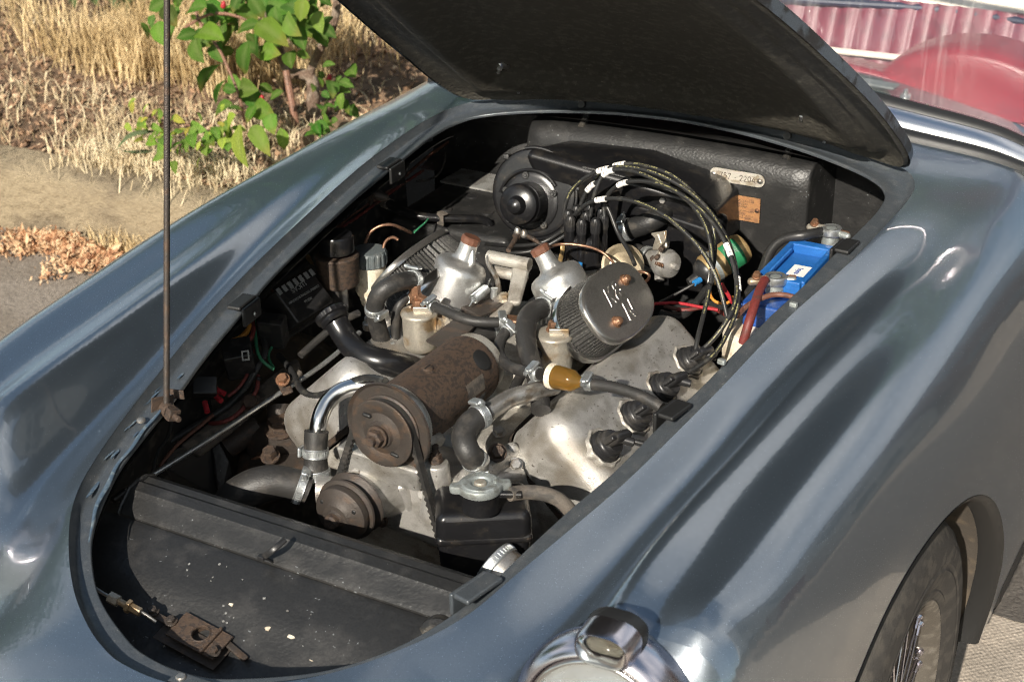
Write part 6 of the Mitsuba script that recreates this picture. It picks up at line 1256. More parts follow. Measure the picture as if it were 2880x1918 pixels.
n_ = 15000; x_ = rg.uniform(-5, -1.25, n_); y_ = 1.52 + rg.random(n_) ** 1.3 * 3.0
k = thing('leaf_litter', 'brown bark chips and dead leaves covering the verge', 'leaf litter', kind='stuff'); put(k, chips(0, x_, y_, verge_z(x_, y_), .030, 21), 'bark_chip', smooth=False)
n_ = 4200; u_ = rg.random(n_); x_ = -2.42 + u_ * .62 + rg.normal(0, .05, n_); y_ = 1.335 - np.abs(rg.normal(0, .05, n_)) * (.5 + meshkit.noise(np.stack([x_ * 9, 0 * x_, 0 * x_], -1))) * (1 + .7 * u_) - .02 * u_
zh = .055 * np.exp(-((x_ + 2.20) / .16) ** 2) * np.exp(-((y_ - 1.34) / .05) ** 2) * rg.random(n_) + .012 * rg.random(n_)
k = thing('leaf_pile', 'heap of orange brown dead leaves against the kerb foot', 'leaf litter', kind='stuff'); put(k, cat([chips(0, x_, y_, zh, .017, 22, .7), chips(0, x_[:90], y_[:90], zh[:90] + .008, .042, 23, .7)]), 'orange_chip', smooth=False)
for i, (q, s_, lab) in enumerate((((-2.106,1.096,0.008), .035, 'curled brown dead leaf alone on the concrete left of the car'), ((-2.333,1.191,0.006), .02, 'small brown leaf at the left edge of the concrete'))):
    k = thing('dead_leaf', lab, 'leaf'); put(k, chips(0, V([q[0], q[0] + .01]), V([q[1], q[1] + .012]), V([.004, .008]), s_, 30 + i, .8), 'bark_chip', smooth=False)
k = thing('stone', 'rounded brown stone on the verge behind the wing', 'stone')
st_ = trimesh.creation.icosphere(4, 1.0); v = st_.vertices; v *= (1 + .35 * (meshkit.fbm(v * 1.6, 4, 5) - .5))[:, None]; v *= [.13, .10, .075]; v += V((-1.660,1.936,0.220)); put(k, st_, 'soil', smooth=60)

# ------------------------------------------------------------------ the rose bush by the wing
def leaf_bsdf(c, t):
    return {'type': 'principledthin', 'base_color': proc((lambda cc: (lambda p, n, uv: mi.Color3f(*cc) * (.75 + .5 * noise(p.x * 60, p.y * 60, p.z * 60))))(c)), 'roughness': .38, 'diff_trans': t, 'specular': .5} if False else {'type': 'principledthin', 'base_color': {'type': 'rgb', 'value': list(c)}, 'roughness': .38, 'diff_trans': t}
for nm, c, t in (('leaf_deep', (.105, .175, .045), .8), ('leaf_mid', (.18, .26, .06), .9), ('leaf_lime', (.36, .42, .09), 1.0), ('leaf_grey', (.15, .19, .095), .7)):
    scene[nm] = leaf_bsdf(c, t)
LEAF_MATS = ('leaf_deep', 'leaf_mid', 'leaf_lime', 'leaf_grey')
def leaf_mesh(b, t, ratio, r):
    b, t = V(b), V(t); d = t - b; L = np.linalg.norm(d); d = d / L
    up = unit(V((r.normal(.05, .35), r.normal(-.55, .35), r.normal(.75, .3)))); s_ = unit(np.cross(d, up)); up = np.cross(s_, d); W = L * ratio / 2
    rows = []
    for i, u in enumerate((0, .12, .3, .5, .7, .87, 1.0)):
        w = W * (math.sin(math.pi * min(1, u ** .82)) ** .8 if 0 < u < 1 else .02); w *= (1 + .05 * (-1) ** i)
        c = b + d * L * u + up * L * (.10 * math.sin(math.pi * u) - .12 * u * u)
        rows.append([c - s_ * w + up * w * .22, c - s_ * w * .5 + up * w * .16, c, c + s_ * w * .5 + up * w * .16, c + s_ * w + up * w * .22])
    return grid(V(rows))
LEAVES = [((-2.182,1.950,0.492),(-2.131,1.900,0.436),0.87,0),
 ((-2.052,1.980,0.529),(-2.107,1.970,0.462),0.73,0),
 ((-1.897,1.930,0.562),(-1.936,1.940,0.463),0.74,0),
 ((-1.847,1.850,0.593),(-1.921,1.830,0.571),0.60,0),
 ((-1.841,1.840,0.600),(-1.720,1.800,0.570),0.50,1),
 ((-1.880,1.830,0.537),(-1.920,1.840,0.436),0.44,0),
 ((-2.075,1.830,0.545),(-2.106,1.780,0.543),0.67,0),
 ((-2.072,1.840,0.546),(-1.960,1.800,0.558),0.54,1),
 ((-2.036,1.990,0.585),(-2.092,1.960,0.551),0.64,1),
 ((-2.066,1.990,0.583),(-1.934,1.940,0.583),0.56,1),
 ((-2.022,1.860,0.444),(-2.120,1.870,0.363),0.50,0),
 ((-1.962,1.810,0.418),(-1.999,1.790,0.354),0.60,1),
 ((-2.056,1.940,0.386),(-1.995,1.930,0.350),0.46,1),
 ((-1.925,1.780,0.358),(-1.990,1.770,0.319),0.62,0),
 ((-1.923,1.760,0.349),(-1.885,1.780,0.349),0.67,0),
 ((-1.980,1.920,0.347),(-1.896,1.890,0.314),0.60,0),
 ((-1.763,1.600,0.397),(-1.815,1.620,0.320),0.64,2),
 ((-1.648,1.480,0.419),(-1.608,1.430,0.330),0.50,2),
 ((-1.627,1.510,0.412),(-1.545,1.460,0.368),0.42,1),
 ((-1.874,1.830,0.346),(-1.782,1.790,0.340),0.58,1),
 ((-1.693,1.670,0.391),(-1.655,1.630,0.357),0.64,1),
 ((-1.633,1.640,0.366),(-1.627,1.640,0.306),0.54,1),
 ((-1.975,1.980,0.473),(-1.896,1.940,0.457),0.55,0),
 ((-1.788,1.860,0.651),(-1.788,1.870,0.579),0.60,0),
 ((-1.726,1.830,0.639),(-1.656,1.780,0.606),0.62,1),
 ((-1.646,1.810,0.704),(-1.650,1.790,0.645),0.64,1),
 ((-1.698,1.850,0.603),(-1.661,1.810,0.557),0.62,0),
 ((-1.762,1.880,0.515),(-1.736,1.840,0.485),0.78,0),
 ((-1.753,1.900,0.508),(-1.718,1.910,0.496),0.62,1),
 ((-1.735,1.990,0.553),(-1.682,1.950,0.531),0.67,0),
 ((-1.660,1.890,0.643),(-1.623,1.850,0.601),0.58,1),
 ((-2.276,1.890,0.541),(-2.235,1.850,0.491),0.69,1),
 ((-2.244,1.890,0.595),(-2.183,1.860,0.553),0.62,0),
 ((-2.055,1.860,0.621),(-2.145,1.870,0.597),0.62,0),
 ((-2.325,2.000,0.586),(-2.383,1.970,0.551),0.57,0),
 ((-1.884,1.870,0.670),(-1.846,1.870,0.613),0.60,0),
 ((-1.899,1.970,0.629),(-1.799,1.940,0.623),0.64,0),
 ((-1.978,1.940,0.648),(-1.996,1.910,0.603),0.67,0),
 ((-2.120,1.940,0.612),(-2.049,1.930,0.578),0.57,0),
 ((-1.808,1.940,0.639),(-1.710,1.890,0.633),0.58,0),
 ((-1.681,1.920,0.627),(-1.719,1.900,0.594),0.64,0),
 ((-1.907,1.930,0.487),(-1.829,1.900,0.497),0.67,1),
 ((-1.951,1.960,0.476),(-1.989,1.930,0.497),0.64,0),
 ((-2.055,1.970,0.460),(-2.085,1.930,0.457),0.60,0),
 ((-2.102,1.940,0.481),(-2.044,1.890,0.453),0.60,0),
 ((-1.844,1.910,0.584),(-1.880,1.870,0.599),0.67,0),
 ((-1.662,1.900,0.596),(-1.592,1.870,0.588),0.50,0),
 ((-1.766,1.830,0.406),(-1.799,1.810,0.385),0.56,0),
 ((-1.965,1.880,0.377),(-1.887,1.850,0.390),0.67,0),
 ((-1.935,1.940,0.373),(-1.898,1.950,0.352),0.61,0),
 ((-1.833,1.780,0.365),(-1.848,1.750,0.324),0.55,0),
 ((-1.929,1.810,0.391),(-1.980,1.810,0.399),0.56,0),
 ((-1.608,1.830,0.505),(-1.570,1.830,0.517),0.57,1),
 ((-1.615,1.810,0.473),(-1.593,1.800,0.454),0.58,1),
 ((-1.652,1.920,0.428),(-1.609,1.870,0.404),0.56,0),
 ((-1.581,1.880,0.411),(-1.588,1.870,0.365),0.60,1),
 ((-1.604,1.820,0.362),(-1.591,1.840,0.311),0.55,1),
 ((-1.614,1.780,0.346),(-1.566,1.780,0.329),0.60,0),
 ((-1.668,1.990,0.406),(-1.617,1.980,0.402),0.56,0),
 ((-1.822,1.970,0.652),(-1.759,1.940,0.638),0.54,0),
 ((-1.782,2.040,0.617),(-1.779,2.020,0.581),0.83,0),
 ((-2.163,2.030,0.566),(-2.125,1.980,0.540),0.90,0),
 ((-2.257,1.960,0.686),(-2.215,1.950,0.651),0.72,0),
 ((-2.080,2.010,0.636),(-2.123,2.000,0.619),0.60,0),
 ((-1.965,2.090,0.508),(-1.922,2.060,0.489),0.69,0),
 ((-1.914,2.130,0.672),(-1.974,2.150,0.639),0.71,0),
 ((-1.942,2.120,0.548),(-1.980,2.090,0.514),0.55,0),
 ((-2.555,2.110,0.454),(-2.534,2.120,0.405),0.55,0),
 ((-2.307,1.960,0.492),(-2.321,1.960,0.441),0.60,0),
 ((-2.337,2.120,0.437),(-2.242,2.090,0.428),0.55,0),
 ((-2.013,1.990,0.511),(-1.979,2.000,0.474),0.55,0),
 ((-2.024,1.980,0.692),(-2.068,1.970,0.661),0.68,0),
 ((-1.925,2.080,0.616),(-1.854,2.030,0.611),0.91,0),
 ((-2.347,2.120,0.469),(-2.390,2.120,0.431),0.88,0),
 ((-2.265,2.070,0.644),(-2.181,2.030,0.630),0.46,0),
 ((-1.879,2.110,0.628),(-1.881,2.120,0.570),0.65,0),
 ((-2.004,2.020,0.676),(-1.963,2.010,0.643),0.55,0),
 ((-1.783,2.060,0.640),(-1.804,2.060,0.584),0.54,0),
 ((-2.096,2.020,0.656),(-2.124,2.020,0.610),0.77,0),
 ((-1.811,2.130,0.667),(-1.800,2.130,0.631),0.72,0),
 ((-2.313,2.100,0.512),(-2.317,2.120,0.473),1.00,0),
 ((-1.716,1.960,0.671),(-1.754,1.940,0.656),0.56,0),
 ((-1.970,2.100,0.615),(-1.955,2.110,0.578),0.69,0),
 ((-2.133,2.090,0.528),(-2.139,2.100,0.482),0.70,0),
 ((-1.935,2.050,0.624),(-1.983,2.060,0.597),0.63,0),
 ((-2.274,2.140,0.471),(-2.301,2.110,0.445),0.70,0),
 ((-2.015,2.130,0.662),(-1.994,2.090,0.630),0.56,0),
 ((-1.992,2.100,0.521),(-1.907,2.060,0.523),0.51,0),
 ((-1.971,2.010,0.641),(-2.023,2.030,0.604),0.92,0),
 ((-2.016,2.110,0.628),(-2.017,2.070,0.596),0.55,0),
 ((-2.121,2.100,0.524),(-2.142,2.090,0.477),0.73,0),
 ((-1.801,2.010,0.641),(-1.819,2.020,0.601),0.92,0),
 ((-1.992,1.960,0.695),(-1.934,1.960,0.679),0.57,0),
 ((-2.474,2.070,0.612),(-2.401,2.030,0.601),0.70,0),
 ((-1.667,1.970,0.610),(-1.675,1.930,0.585),0.79,0),
 ((-2.196,2.110,0.552),(-2.153,2.130,0.518),0.53,0),
 ((-1.791,1.990,0.691),(-1.790,1.990,0.641),0.53,0),
 ((-2.233,2.050,0.500),(-2.186,2.060,0.477),0.70,0),
 ((-2.026,1.990,0.664),(-2.066,1.990,0.639),0.89,0),
 ((-2.493,2.110,0.488),(-2.496,2.090,0.453),0.84,0),
 ((-1.909,2.110,0.588),(-1.948,2.080,0.572),0.54,0),
 ((-1.755,1.960,0.739),(-1.705,1.930,0.707),0.47,0),
 ((-1.988,1.960,0.662),(-2.013,1.940,0.615),0.46,0),
 ((-1.855,1.970,0.605),(-1.784,1.940,0.594),0.61,0),
 ((-1.787,2.130,0.616),(-1.821,2.120,0.592),0.82,0),
 ((-2.173,2.110,0.611),(-2.167,2.060,0.594),0.72,0),
 ((-2.094,2.130,0.618),(-2.122,2.120,0.591),0.85,0),
 ((-2.122,1.980,0.691),(-2.100,1.960,0.641),0.48,0),
 ((-2.253,1.960,0.573),(-2.259,1.920,0.538),0.64,0),
 ((-1.799,1.950,0.563),(-1.854,1.960,0.521),0.68,0),
 ((-2.063,1.990,0.588),(-2.087,1.970,0.554),0.59,0),
 ((-2.257,2.150,0.602),(-2.308,2.150,0.570),0.58,0),
 ((-2.050,2.050,0.671),(-2.041,2.000,0.638),0.56,0),
 ((-1.820,2.020,0.566),(-1.745,1.980,0.541),0.56,0),
 ((-2.070,2.050,0.568),(-2.107,2.040,0.538),0.65,0),
 ((-2.012,2.120,0.564),(-2.050,2.110,0.532),0.55,0),
 ((-1.932,2.030,0.635),(-1.939,2.040,0.596),0.74,0),
 ((-1.860,1.950,0.552),(-1.837,1.920,0.514),0.70,0),
 ((-1.907,2.100,0.557),(-1.821,2.060,0.556),0.45,0),
 ((-1.951,2.140,0.502),(-1.954,2.150,0.460),0.88,0),
 ((-2.345,2.100,0.570),(-2.353,2.070,0.547),0.91,0),
 ((-1.771,2.000,0.569),(-1.683,1.950,0.556),0.53,0),
 ((-2.128,1.990,0.677),(-2.079,1.950,0.657),0.84,0),
 ((-2.399,2.140,0.562),(-2.400,2.120,0.520),0.67,0),
 ((-1.693,1.950,0.666),(-1.660,1.960,0.649),0.79,0),
 ((-1.992,2.010,0.687),(-1.919,1.980,0.684),0.62,0),
 ((-1.856,2.030,0.666),(-1.821,2.000,0.630),0.63,0),
 ((-1.835,2.120,0.631),(-1.841,2.110,0.575),0.46,0),
 ((-2.045,2.130,0.552),(-2.004,2.120,0.537),0.93,0),
 ((-2.310,2.000,0.512),(-2.303,1.960,0.473),0.56,0),
 ((-1.891,1.970,0.612),(-1.859,1.950,0.576),0.73,0),
 ((-2.272,1.990,0.664),(-2.316,2.010,0.604),0.60,0),
 ((-2.007,2.060,0.691),(-1.977,2.010,0.653),0.51,0),
 ((-2.385,2.130,0.577),(-2.401,2.140,0.537),0.97,0),
 ((-1.788,2.040,0.670),(-1.731,2.010,0.664),0.75,0),
 ((-2.218,2.060,0.484),(-2.181,2.020,0.453),0.52,0),
 ((-1.930,1.970,0.643),(-1.902,1.970,0.599),0.64,0),
 ((-1.874,2.010,0.575),(-1.913,2.010,0.548),0.63,0),
 ((-2.099,2.020,0.572),(-2.098,2.030,0.518),0.50,0),
 ((-2.406,2.140,0.618),(-2.429,2.130,0.586),0.66,0),
 ((-1.794,2.020,0.623),(-1.773,2.020,0.579),0.64,0),
 ((-1.893,2.060,0.511),(-1.858,2.050,0.476),0.60,0),
 ((-2.083,2.110,0.602),(-2.070,2.120,0.555),0.71,0),
 ((-1.901,2.040,0.584),(-1.897,2.010,0.552),0.60,0),
 ((-2.047,1.980,0.559),(-2.122,1.990,0.529),0.45,0),
 ((-1.831,2.090,0.610),(-1.836,2.070,0.574),0.84,0),
 ((-1.858,2.130,0.572),(-1.910,2.130,0.535),0.59,0),
 ((-1.963,2.050,0.631),(-1.882,2.000,0.635),0.92,0),
 ((-1.840,2.090,0.573),(-1.821,2.060,0.539),0.77,0),
 ((-2.086,1.970,0.537),(-2.054,1.930,0.515),0.85,0),
 ((-2.179,2.000,0.557),(-2.130,1.980,0.532),0.72,0),
 ((-2.373,2.110,0.599),(-2.358,2.080,0.569),0.83,0),
 ((-1.909,1.970,0.689),(-1.930,1.960,0.660),0.62,0),
 ((-1.878,2.090,0.553),(-1.885,2.070,0.508),0.69,0),
 ((-1.808,2.020,0.674),(-1.781,2.030,0.654),0.75,0),
 ((-2.196,1.990,0.618),(-2.142,1.940,0.583),0.45,0),
 ((-2.092,2.090,0.585),(-2.117,2.050,0.556),0.61,0),
 ((-1.864,1.990,0.617),(-1.882,1.960,0.576),0.60,0),
 ((-1.843,2.040,0.522),(-1.847,2.010,0.494),0.82,0),
 ((-2.027,1.520,0.378),(-2.031,1.490,0.357),0.42,2),
 ((-1.822,1.570,0.362),(-1.775,1.530,0.348),0.41,1),
 ((-1.986,1.600,0.313),(-2.003,1.580,0.314),0.51,1),
 ((-1.880,1.590,0.321),(-1.818,1.560,0.331),0.40,1),
 ((-2.270,1.740,0.337),(-2.300,1.730,0.310),0.45,2),
 ((-1.721,1.490,0.372),(-1.697,1.450,0.362),0.51,2),
 ((-1.764,1.440,0.369),(-1.772,1.430,0.346),0.42,2),
 ((-1.982,1.450,0.339),(-1.980,1.410,0.348),0.37,2),
 ((-2.005,1.490,0.325),(-1.980,1.500,0.317),0.46,2),
 ((-1.829,1.540,0.345),(-1.810,1.550,0.342),0.55,1),
 ((-2.111,1.590,0.343),(-2.140,1.590,0.314),0.47,2),
 ((-1.837,1.430,0.346),(-1.835,1.420,0.324),0.56,2),
 ((-1.854,1.460,0.351),(-1.813,1.460,0.348),0.43,1),
 ((-1.830,1.500,0.326),(-1.809,1.510,0.315),0.43,2),
 ((-1.859,1.720,0.316),(-1.830,1.720,0.308),0.45,2),
 ((-1.933,1.460,0.360),(-1.976,1.480,0.319),0.49,1),
 ((-1.863,1.370,0.342),(-1.791,1.320,0.367),0.54,1),
 ((-1.932,1.490,0.324),(-1.916,1.450,0.324),0.67,2),
 ((-1.949,1.650,0.365),(-1.935,1.650,0.339),0.53,1),
 ((-1.724,1.280,0.370),(-1.697,1.250,0.353),0.44,1),
 ((-1.701,1.500,0.358),(-1.676,1.450,0.359),0.58,1),
 ((-1.924,1.460,0.312),(-1.897,1.460,0.317),0.67,2),
 ((-2.058,1.620,0.360),(-2.092,1.640,0.320),0.52,2),
 ((-1.977,1.460,0.336),(-1.933,1.440,0.339),0.62,1),
 ((-1.842,1.580,0.358),(-1.804,1.560,0.351),0.44,2),
 ((-1.999,1.670,0.302),(-1.919,1.630,0.325),0.46,1),
 ((-2.020,1.630,0.351),(-1.972,1.610,0.346),0.41,2),
 ((-1.842,1.640,0.340),(-1.842,1.610,0.326),0.40,2),
 ((-1.944,1.530,0.327),(-1.969,1.520,0.309),0.53,2),
 ((-1.815,1.560,0.330),(-1.781,1.570,0.326),0.45,1),
 ((-1.752,1.480,0.338),(-1.751,1.450,0.335),0.54,1),
 ((-1.854,1.650,0.347),(-1.797,1.610,0.342),0.44,1),
 ((-2.165,1.690,0.326),(-2.149,1.700,0.304),0.50,2),
 ((-2.036,1.510,0.363),(-2.070,1.520,0.329),0.34,2),
 ((-2.022,1.530,0.354),(-1.978,1.520,0.345),0.39,1),
 ((-1.856,1.630,0.355),(-1.829,1.630,0.346),0.45,2),
 ((-1.834,1.570,0.350),(-1.828,1.550,0.322),0.33,2),
 ((-1.859,1.480,0.349),(-1.825,1.450,0.331),0.34,1),
 ((-1.975,1.520,0.321),(-2.010,1.510,0.319),0.43,2),
 ((-1.834,1.530,0.334),(-1.803,1.520,0.314),0.33,2),
 ((-2.046,1.540,0.325),(-2.098,1.560,0.298),0.41,1),
 ((-2.007,1.550,0.340),(-1.986,1.540,0.317),0.44,2),
 ((-1.797,1.620,0.352),(-1.768,1.630,0.343),0.50,1),
 ((-1.938,1.600,0.338),(-1.933,1.570,0.323),0.43,2),
 ((-2.223,1.680,0.350),(-2.239,1.680,0.312),0.37,2),
 ((-1.800,1.410,0.366),(-1.800,1.400,0.339),0.53,1),
 ((-2.083,1.540,0.347),(-2.043,1.530,0.343),0.54,2),
 ((-2.029,1.650,0.339),(-2.076,1.660,0.316),0.45,1),
 ((-1.822,1.460,0.357),(-1.813,1.430,0.338),0.40,1),
 ((-1.849,1.420,0.347),(-1.864,1.400,0.332),0.39,1),
 ((-1.906,1.530,0.352),(-1.899,1.490,0.358),0.61,1),
 ((-1.950,1.520,0.335),(-1.981,1.510,0.333),0.36,1),
 ((-1.888,1.430,0.366),(-1.836,1.390,0.364),0.58,1),
 ((-1.821,1.520,0.338),(-1.763,1.490,0.349),0.56,1),
 ((-1.925,1.440,0.376),(-1.930,1.420,0.350),0.34,1),
 ((-2.117,1.630,0.374),(-2.126,1.610,0.352),0.44,2),
 ((-1.909,1.730,0.373),(-1.926,1.730,0.349),0.58,2),
 ((-1.774,1.470,0.345),(-1.750,1.440,0.335),0.59,1),
 ((-1.893,1.480,0.360),(-1.930,1.490,0.334),0.52,2),
 ((-2.083,1.520,0.334),(-2.047,1.510,0.333),0.55,1),
 ((-1.678,1.340,0.371),(-1.690,1.330,0.341),0.42,2),
 ((-1.817,1.610,0.339),(-1.798,1.620,0.317),0.46,1),
 ((-1.790,1.570,0.367),(-1.780,1.550,0.342),0.34,2),
 ((-1.808,1.560,0.366),(-1.827,1.580,0.334),0.49,2),
 ((-2.113,1.660,0.349),(-2.118,1.640,0.336),0.46,2),
 ((-1.835,1.450,0.351),(-1.840,1.410,0.356),0.40,1),
 ((-1.799,1.510,0.373),(-1.788,1.500,0.348),0.47,1),
 ((-2.038,1.520,0.366),(-2.010,1.470,0.365),0.48,1),
 ((-1.901,1.540,0.353),(-1.930,1.530,0.351),0.39,2),
 ((-2.169,1.580,0.321),(-2.144,1.570,0.304),0.57,2),
 ((-2.049,1.600,0.378),(-2.062,1.610,0.340),0.41,1),
 ((-1.767,1.550,0.343),(-1.721,1.510,0.344),0.47,2),
 ((-1.904,1.650,0.321),(-1.881,1.650,0.305),0.38,1),
 ((-1.772,1.300,0.357),(-1.756,1.310,0.338),0.47,2),
 ((-1.827,1.480,0.369),(-1.784,1.430,0.359),0.47,1),
 ((-1.815,2.070,0.352),(-1.824,2.070,0.313),0.34,0),
 ((-1.664,1.990,0.351),(-1.665,1.950,0.340),0.43,0),
 ((-1.532,1.680,0.354),(-1.538,1.630,0.369),0.41,0),
 ((-1.639,2.010,0.445),(-1.600,1.970,0.440),0.78,0),
 ((-1.642,1.990,0.328),(-1.583,1.950,0.324),0.48,0),
 ((-1.650,1.970,0.327),(-1.686,1.980,0.315),0.70,0),
 ((-1.591,1.750,0.359),(-1.572,1.710,0.342),0.51,0),
 ((-1.875,2.130,0.336),(-1.841,2.100,0.314),0.49,0),
 ((-1.603,1.920,0.376),(-1.567,1.880,0.358),0.35,0),
 ((-1.760,2.020,0.352),(-1.735,2.020,0.339),0.73,0),
 ((-1.765,2.180,0.386),(-1.727,2.160,0.390),0.66,0),
 ((-1.698,1.900,0.358),(-1.652,1.890,0.356),0.46,0),
 ((-1.518,1.700,0.352),(-1.554,1.690,0.347),0.32,0),
 ((-1.772,2.030,0.414),(-1.769,2.040,0.387),0.68,0),
 ((-1.613,1.840,0.378),(-1.618,1.820,0.351),0.47,0),
 ((-1.641,1.820,0.327),(-1.650,1.810,0.305),0.43,0),
 ((-1.783,2.000,0.380),(-1.787,2.010,0.354),0.83,0),
 ((-1.803,2.170,0.323),(-1.754,2.150,0.320),0.59,0),
 ((-1.566,1.720,0.367),(-1.522,1.670,0.357),0.37,0),
 ((-1.737,2.040,0.331),(-1.775,2.040,0.302),0.34,0),
 ((-1.486,1.810,0.350),(-1.545,1.830,0.333),0.42,0),
 ((-1.734,2.090,0.384),(-1.771,2.100,0.346),0.52,0),
 ((-1.571,1.830,0.345),(-1.598,1.830,0.336),0.76,0),
 ((-1.769,2.040,0.304),(-1.736,2.050,0.299),0.39,0),
 ((-1.596,1.800,0.337),(-1.593,1.760,0.339),0.79,0),
 ((-1.640,1.780,0.335),(-1.625,1.800,0.330),0.51,0),
 ((-3.100,2.680,0.392),(-3.135,2.680,0.325),0.35,3),
 ((-3.264,2.540,0.379),(-3.297,2.550,0.320),0.46,3),
 ((-3.312,2.680,0.364),(-3.254,2.630,0.321),0.42,3),
 ((-3.169,2.650,0.378),(-3.158,2.640,0.320),0.27,3),
 ((-3.058,2.660,0.367),(-3.010,2.620,0.341),0.37,3),
 ((-3.067,2.670,0.402),(-3.107,2.660,0.370),0.37,3),
 ((-3.229,2.650,0.373),(-3.261,2.620,0.342),0.50,3),
 ((-3.052,2.610,0.371),(-3.049,2.570,0.333),0.39,3),
 ((-3.110,2.600,0.411),(-3.126,2.560,0.370),0.29,3),
 ((-3.051,2.600,0.388),(-3.050,2.610,0.340),0.53,3),
 ((-3.288,2.540,0.366),(-3.310,2.540,0.327),0.40,3),
 ((-3.206,2.670,0.373),(-3.206,2.670,0.309),0.39,3),
 ((-3.068,2.620,0.390),(-3.049,2.580,0.366),0.48,3),
 ((-3.016,2.570,0.394),(-3.090,2.580,0.340),0.43,3),
 ((-3.252,2.620,0.400),(-3.288,2.620,0.335),0.31,3),
 ((-3.150,2.640,0.366),(-3.124,2.590,0.327),0.46,3),
 ((-3.027,2.640,0.352),(-3.046,2.620,0.322),0.59,3),
 ((-3.039,2.640,0.373),(-3.088,2.640,0.332),0.35,3),
 ((-3.176,2.730,0.381),(-3.197,2.750,0.329),0.41,3),
 ((-3.309,2.600,0.375),(-3.360,2.610,0.335),0.62,3),
 ((-3.272,2.630,0.384),(-3.227,2.600,0.349),0.38,3),
 ((-3.152,2.560,0.386),(-3.187,2.550,0.354),0.52,3)]
bush = thing('rose_bush', 'leafy green rose bush growing on the verge behind the wing', 'bush')
rl = np.random.default_rng(9); nodes = []
scene['leaf_any'] = {'type': 'principledthin', 'base_color': {'type': 'mesh_attribute', 'name': 'vertex_color'}, 'roughness': .36, 'diff_trans': .9}
TONES = V(((.085, .175, .032), (.155, .27, .045), (.37, .45, .075), (.15, .20, .09)))
def add_leaf(m, tone):
    c = TONES[tone] * rl.uniform(.72, 1.25) * (1 + rl.normal(0, .10, 3)); col = np.tile(c, (35, 1)).reshape(7, 5, 3)
    col *= rl.uniform(.88, 1.12, (7, 5, 1)); col[:, 2] = col[:, 2] * .75 + V((.30, .34, .14)) * .25      # pale midrib
    if rl.random() < .3: col[5:] = col[5:] * .6 + V((.30, .22, .06)) * .4                                  # yellowed tip
    scene[pkey(bush + '__leaf')] = mikit.ply(m, 'leaf_any', smooth=True, color=np.clip(col.reshape(-1, 3), .01, .9))
for b, t, rt, tone in LEAVES:
    b_, t_ = V(b), V(t); mid_ = (b_ + t_) / 2; b_, t_ = mid_ + (b_ - mid_) * 1.14, mid_ + (t_ - mid_) * 1.14
    add_leaf(leaf_mesh(b_, t_, min(rt, .78), rl), tone)
for i in range(17):   # the unseen upper half of the bush, above the frame
    b = V((rl.normal(-1.75, .28), rl.normal(2.0, .2), rl.uniform(1.05, 1.7))); t = b + unit(rl.normal(0, 1, 3) * [1, 1, .5] - [0, 0, .4]) * rl.uniform(.06, .1)
    add_leaf(leaf_mesh(b, t, .6, rl), int(rl.integers(0, 2)))
mat('bark', bumped(P_(speckle((.13, .085, .06), (.22, .17, .13), 40, .45, .65), .8), b_noise(150, 500), .003))
mat('stem_brown', P_(speckle((.20, .10, .065), (.13, .07, .045), 60), .6))
part(bush, 'stem', tube([(-1.821,2.050,0.153), (-1.826,2.050,0.253), (-1.828,2.050,0.386), (-1.896,2.050,0.388), (-1.924,2.020,0.500), (-1.970,2.000,0.633), (-1.998,2.000,0.750)], [.030, .024, .018, .016, .013, .011, .009], 50, 12), 'bark')
for pts, r, m_ in (([(-1.828,2.050,0.386), (-1.779,2.050,0.477), (-1.727,2.050,0.550), (-1.698,2.050,0.662)], .013, 'bark'), ([(-1.807,1.950,0.193), (-1.823,1.950,0.306), (-1.851,1.970,0.387), (-1.862,1.980,0.417)], .011, 'stem_brown'), ([(-1.938,1.850,0.250), (-1.958,1.860,0.358), (-2.009,1.880,0.436), (-2.060,1.900,0.491), (-2.137,1.920,0.555), (-2.177,1.950,0.655)], .0045, 'stem_brown'), ([(-1.829,2.100,0.226), (-1.795,2.120,0.307), (-1.763,2.120,0.375)], .010, 'bark'), ([(-2.013,1.800,0.219), (-2.080,1.800,0.243), (-2.163,1.800,0.266), (-2.264,1.800,0.262)], .003, 'stem_brown'), ([(-1.903,2.000,0.497), (-1.966,1.950,0.568), (-2.078,1.920,0.584), (-2.180,1.900,0.533)], .005, 'stem_brown')):
    part(bush, 'branch', tube(pts, r, 8 * len(pts), 9), m_)
for p_ in ((-1.864,1.850,0.361), (-1.790,2.100,0.369), (-2.019,1.900,0.620)): part(bush, 'rose_hip', hull([(V(p_), .009), (V(p_) + V((.003, 0, .010)), .006)]), 'red_bright', smooth=60)
for pts, lab in (([(-2.082,1.441,0.300), (-2.062,1.470,0.330), (-2.032,1.498,0.340), (-2.019,1.545,0.330)], 'long grey green blade leaf lying on the verge'), ([(-2.136,1.516,0.260), (-2.096,1.526,0.260), (-2.074,1.579,0.250), (-2.025,1.585,0.250)], 'second grey green blade leaf lower on the verge')):
    k = thing('strap_leaf', lab, 'leaf'); put(k, tube(pts, [.003, .014, .012, .004], 24, 6, flat=.15), 'leaf_grey', smooth=60)

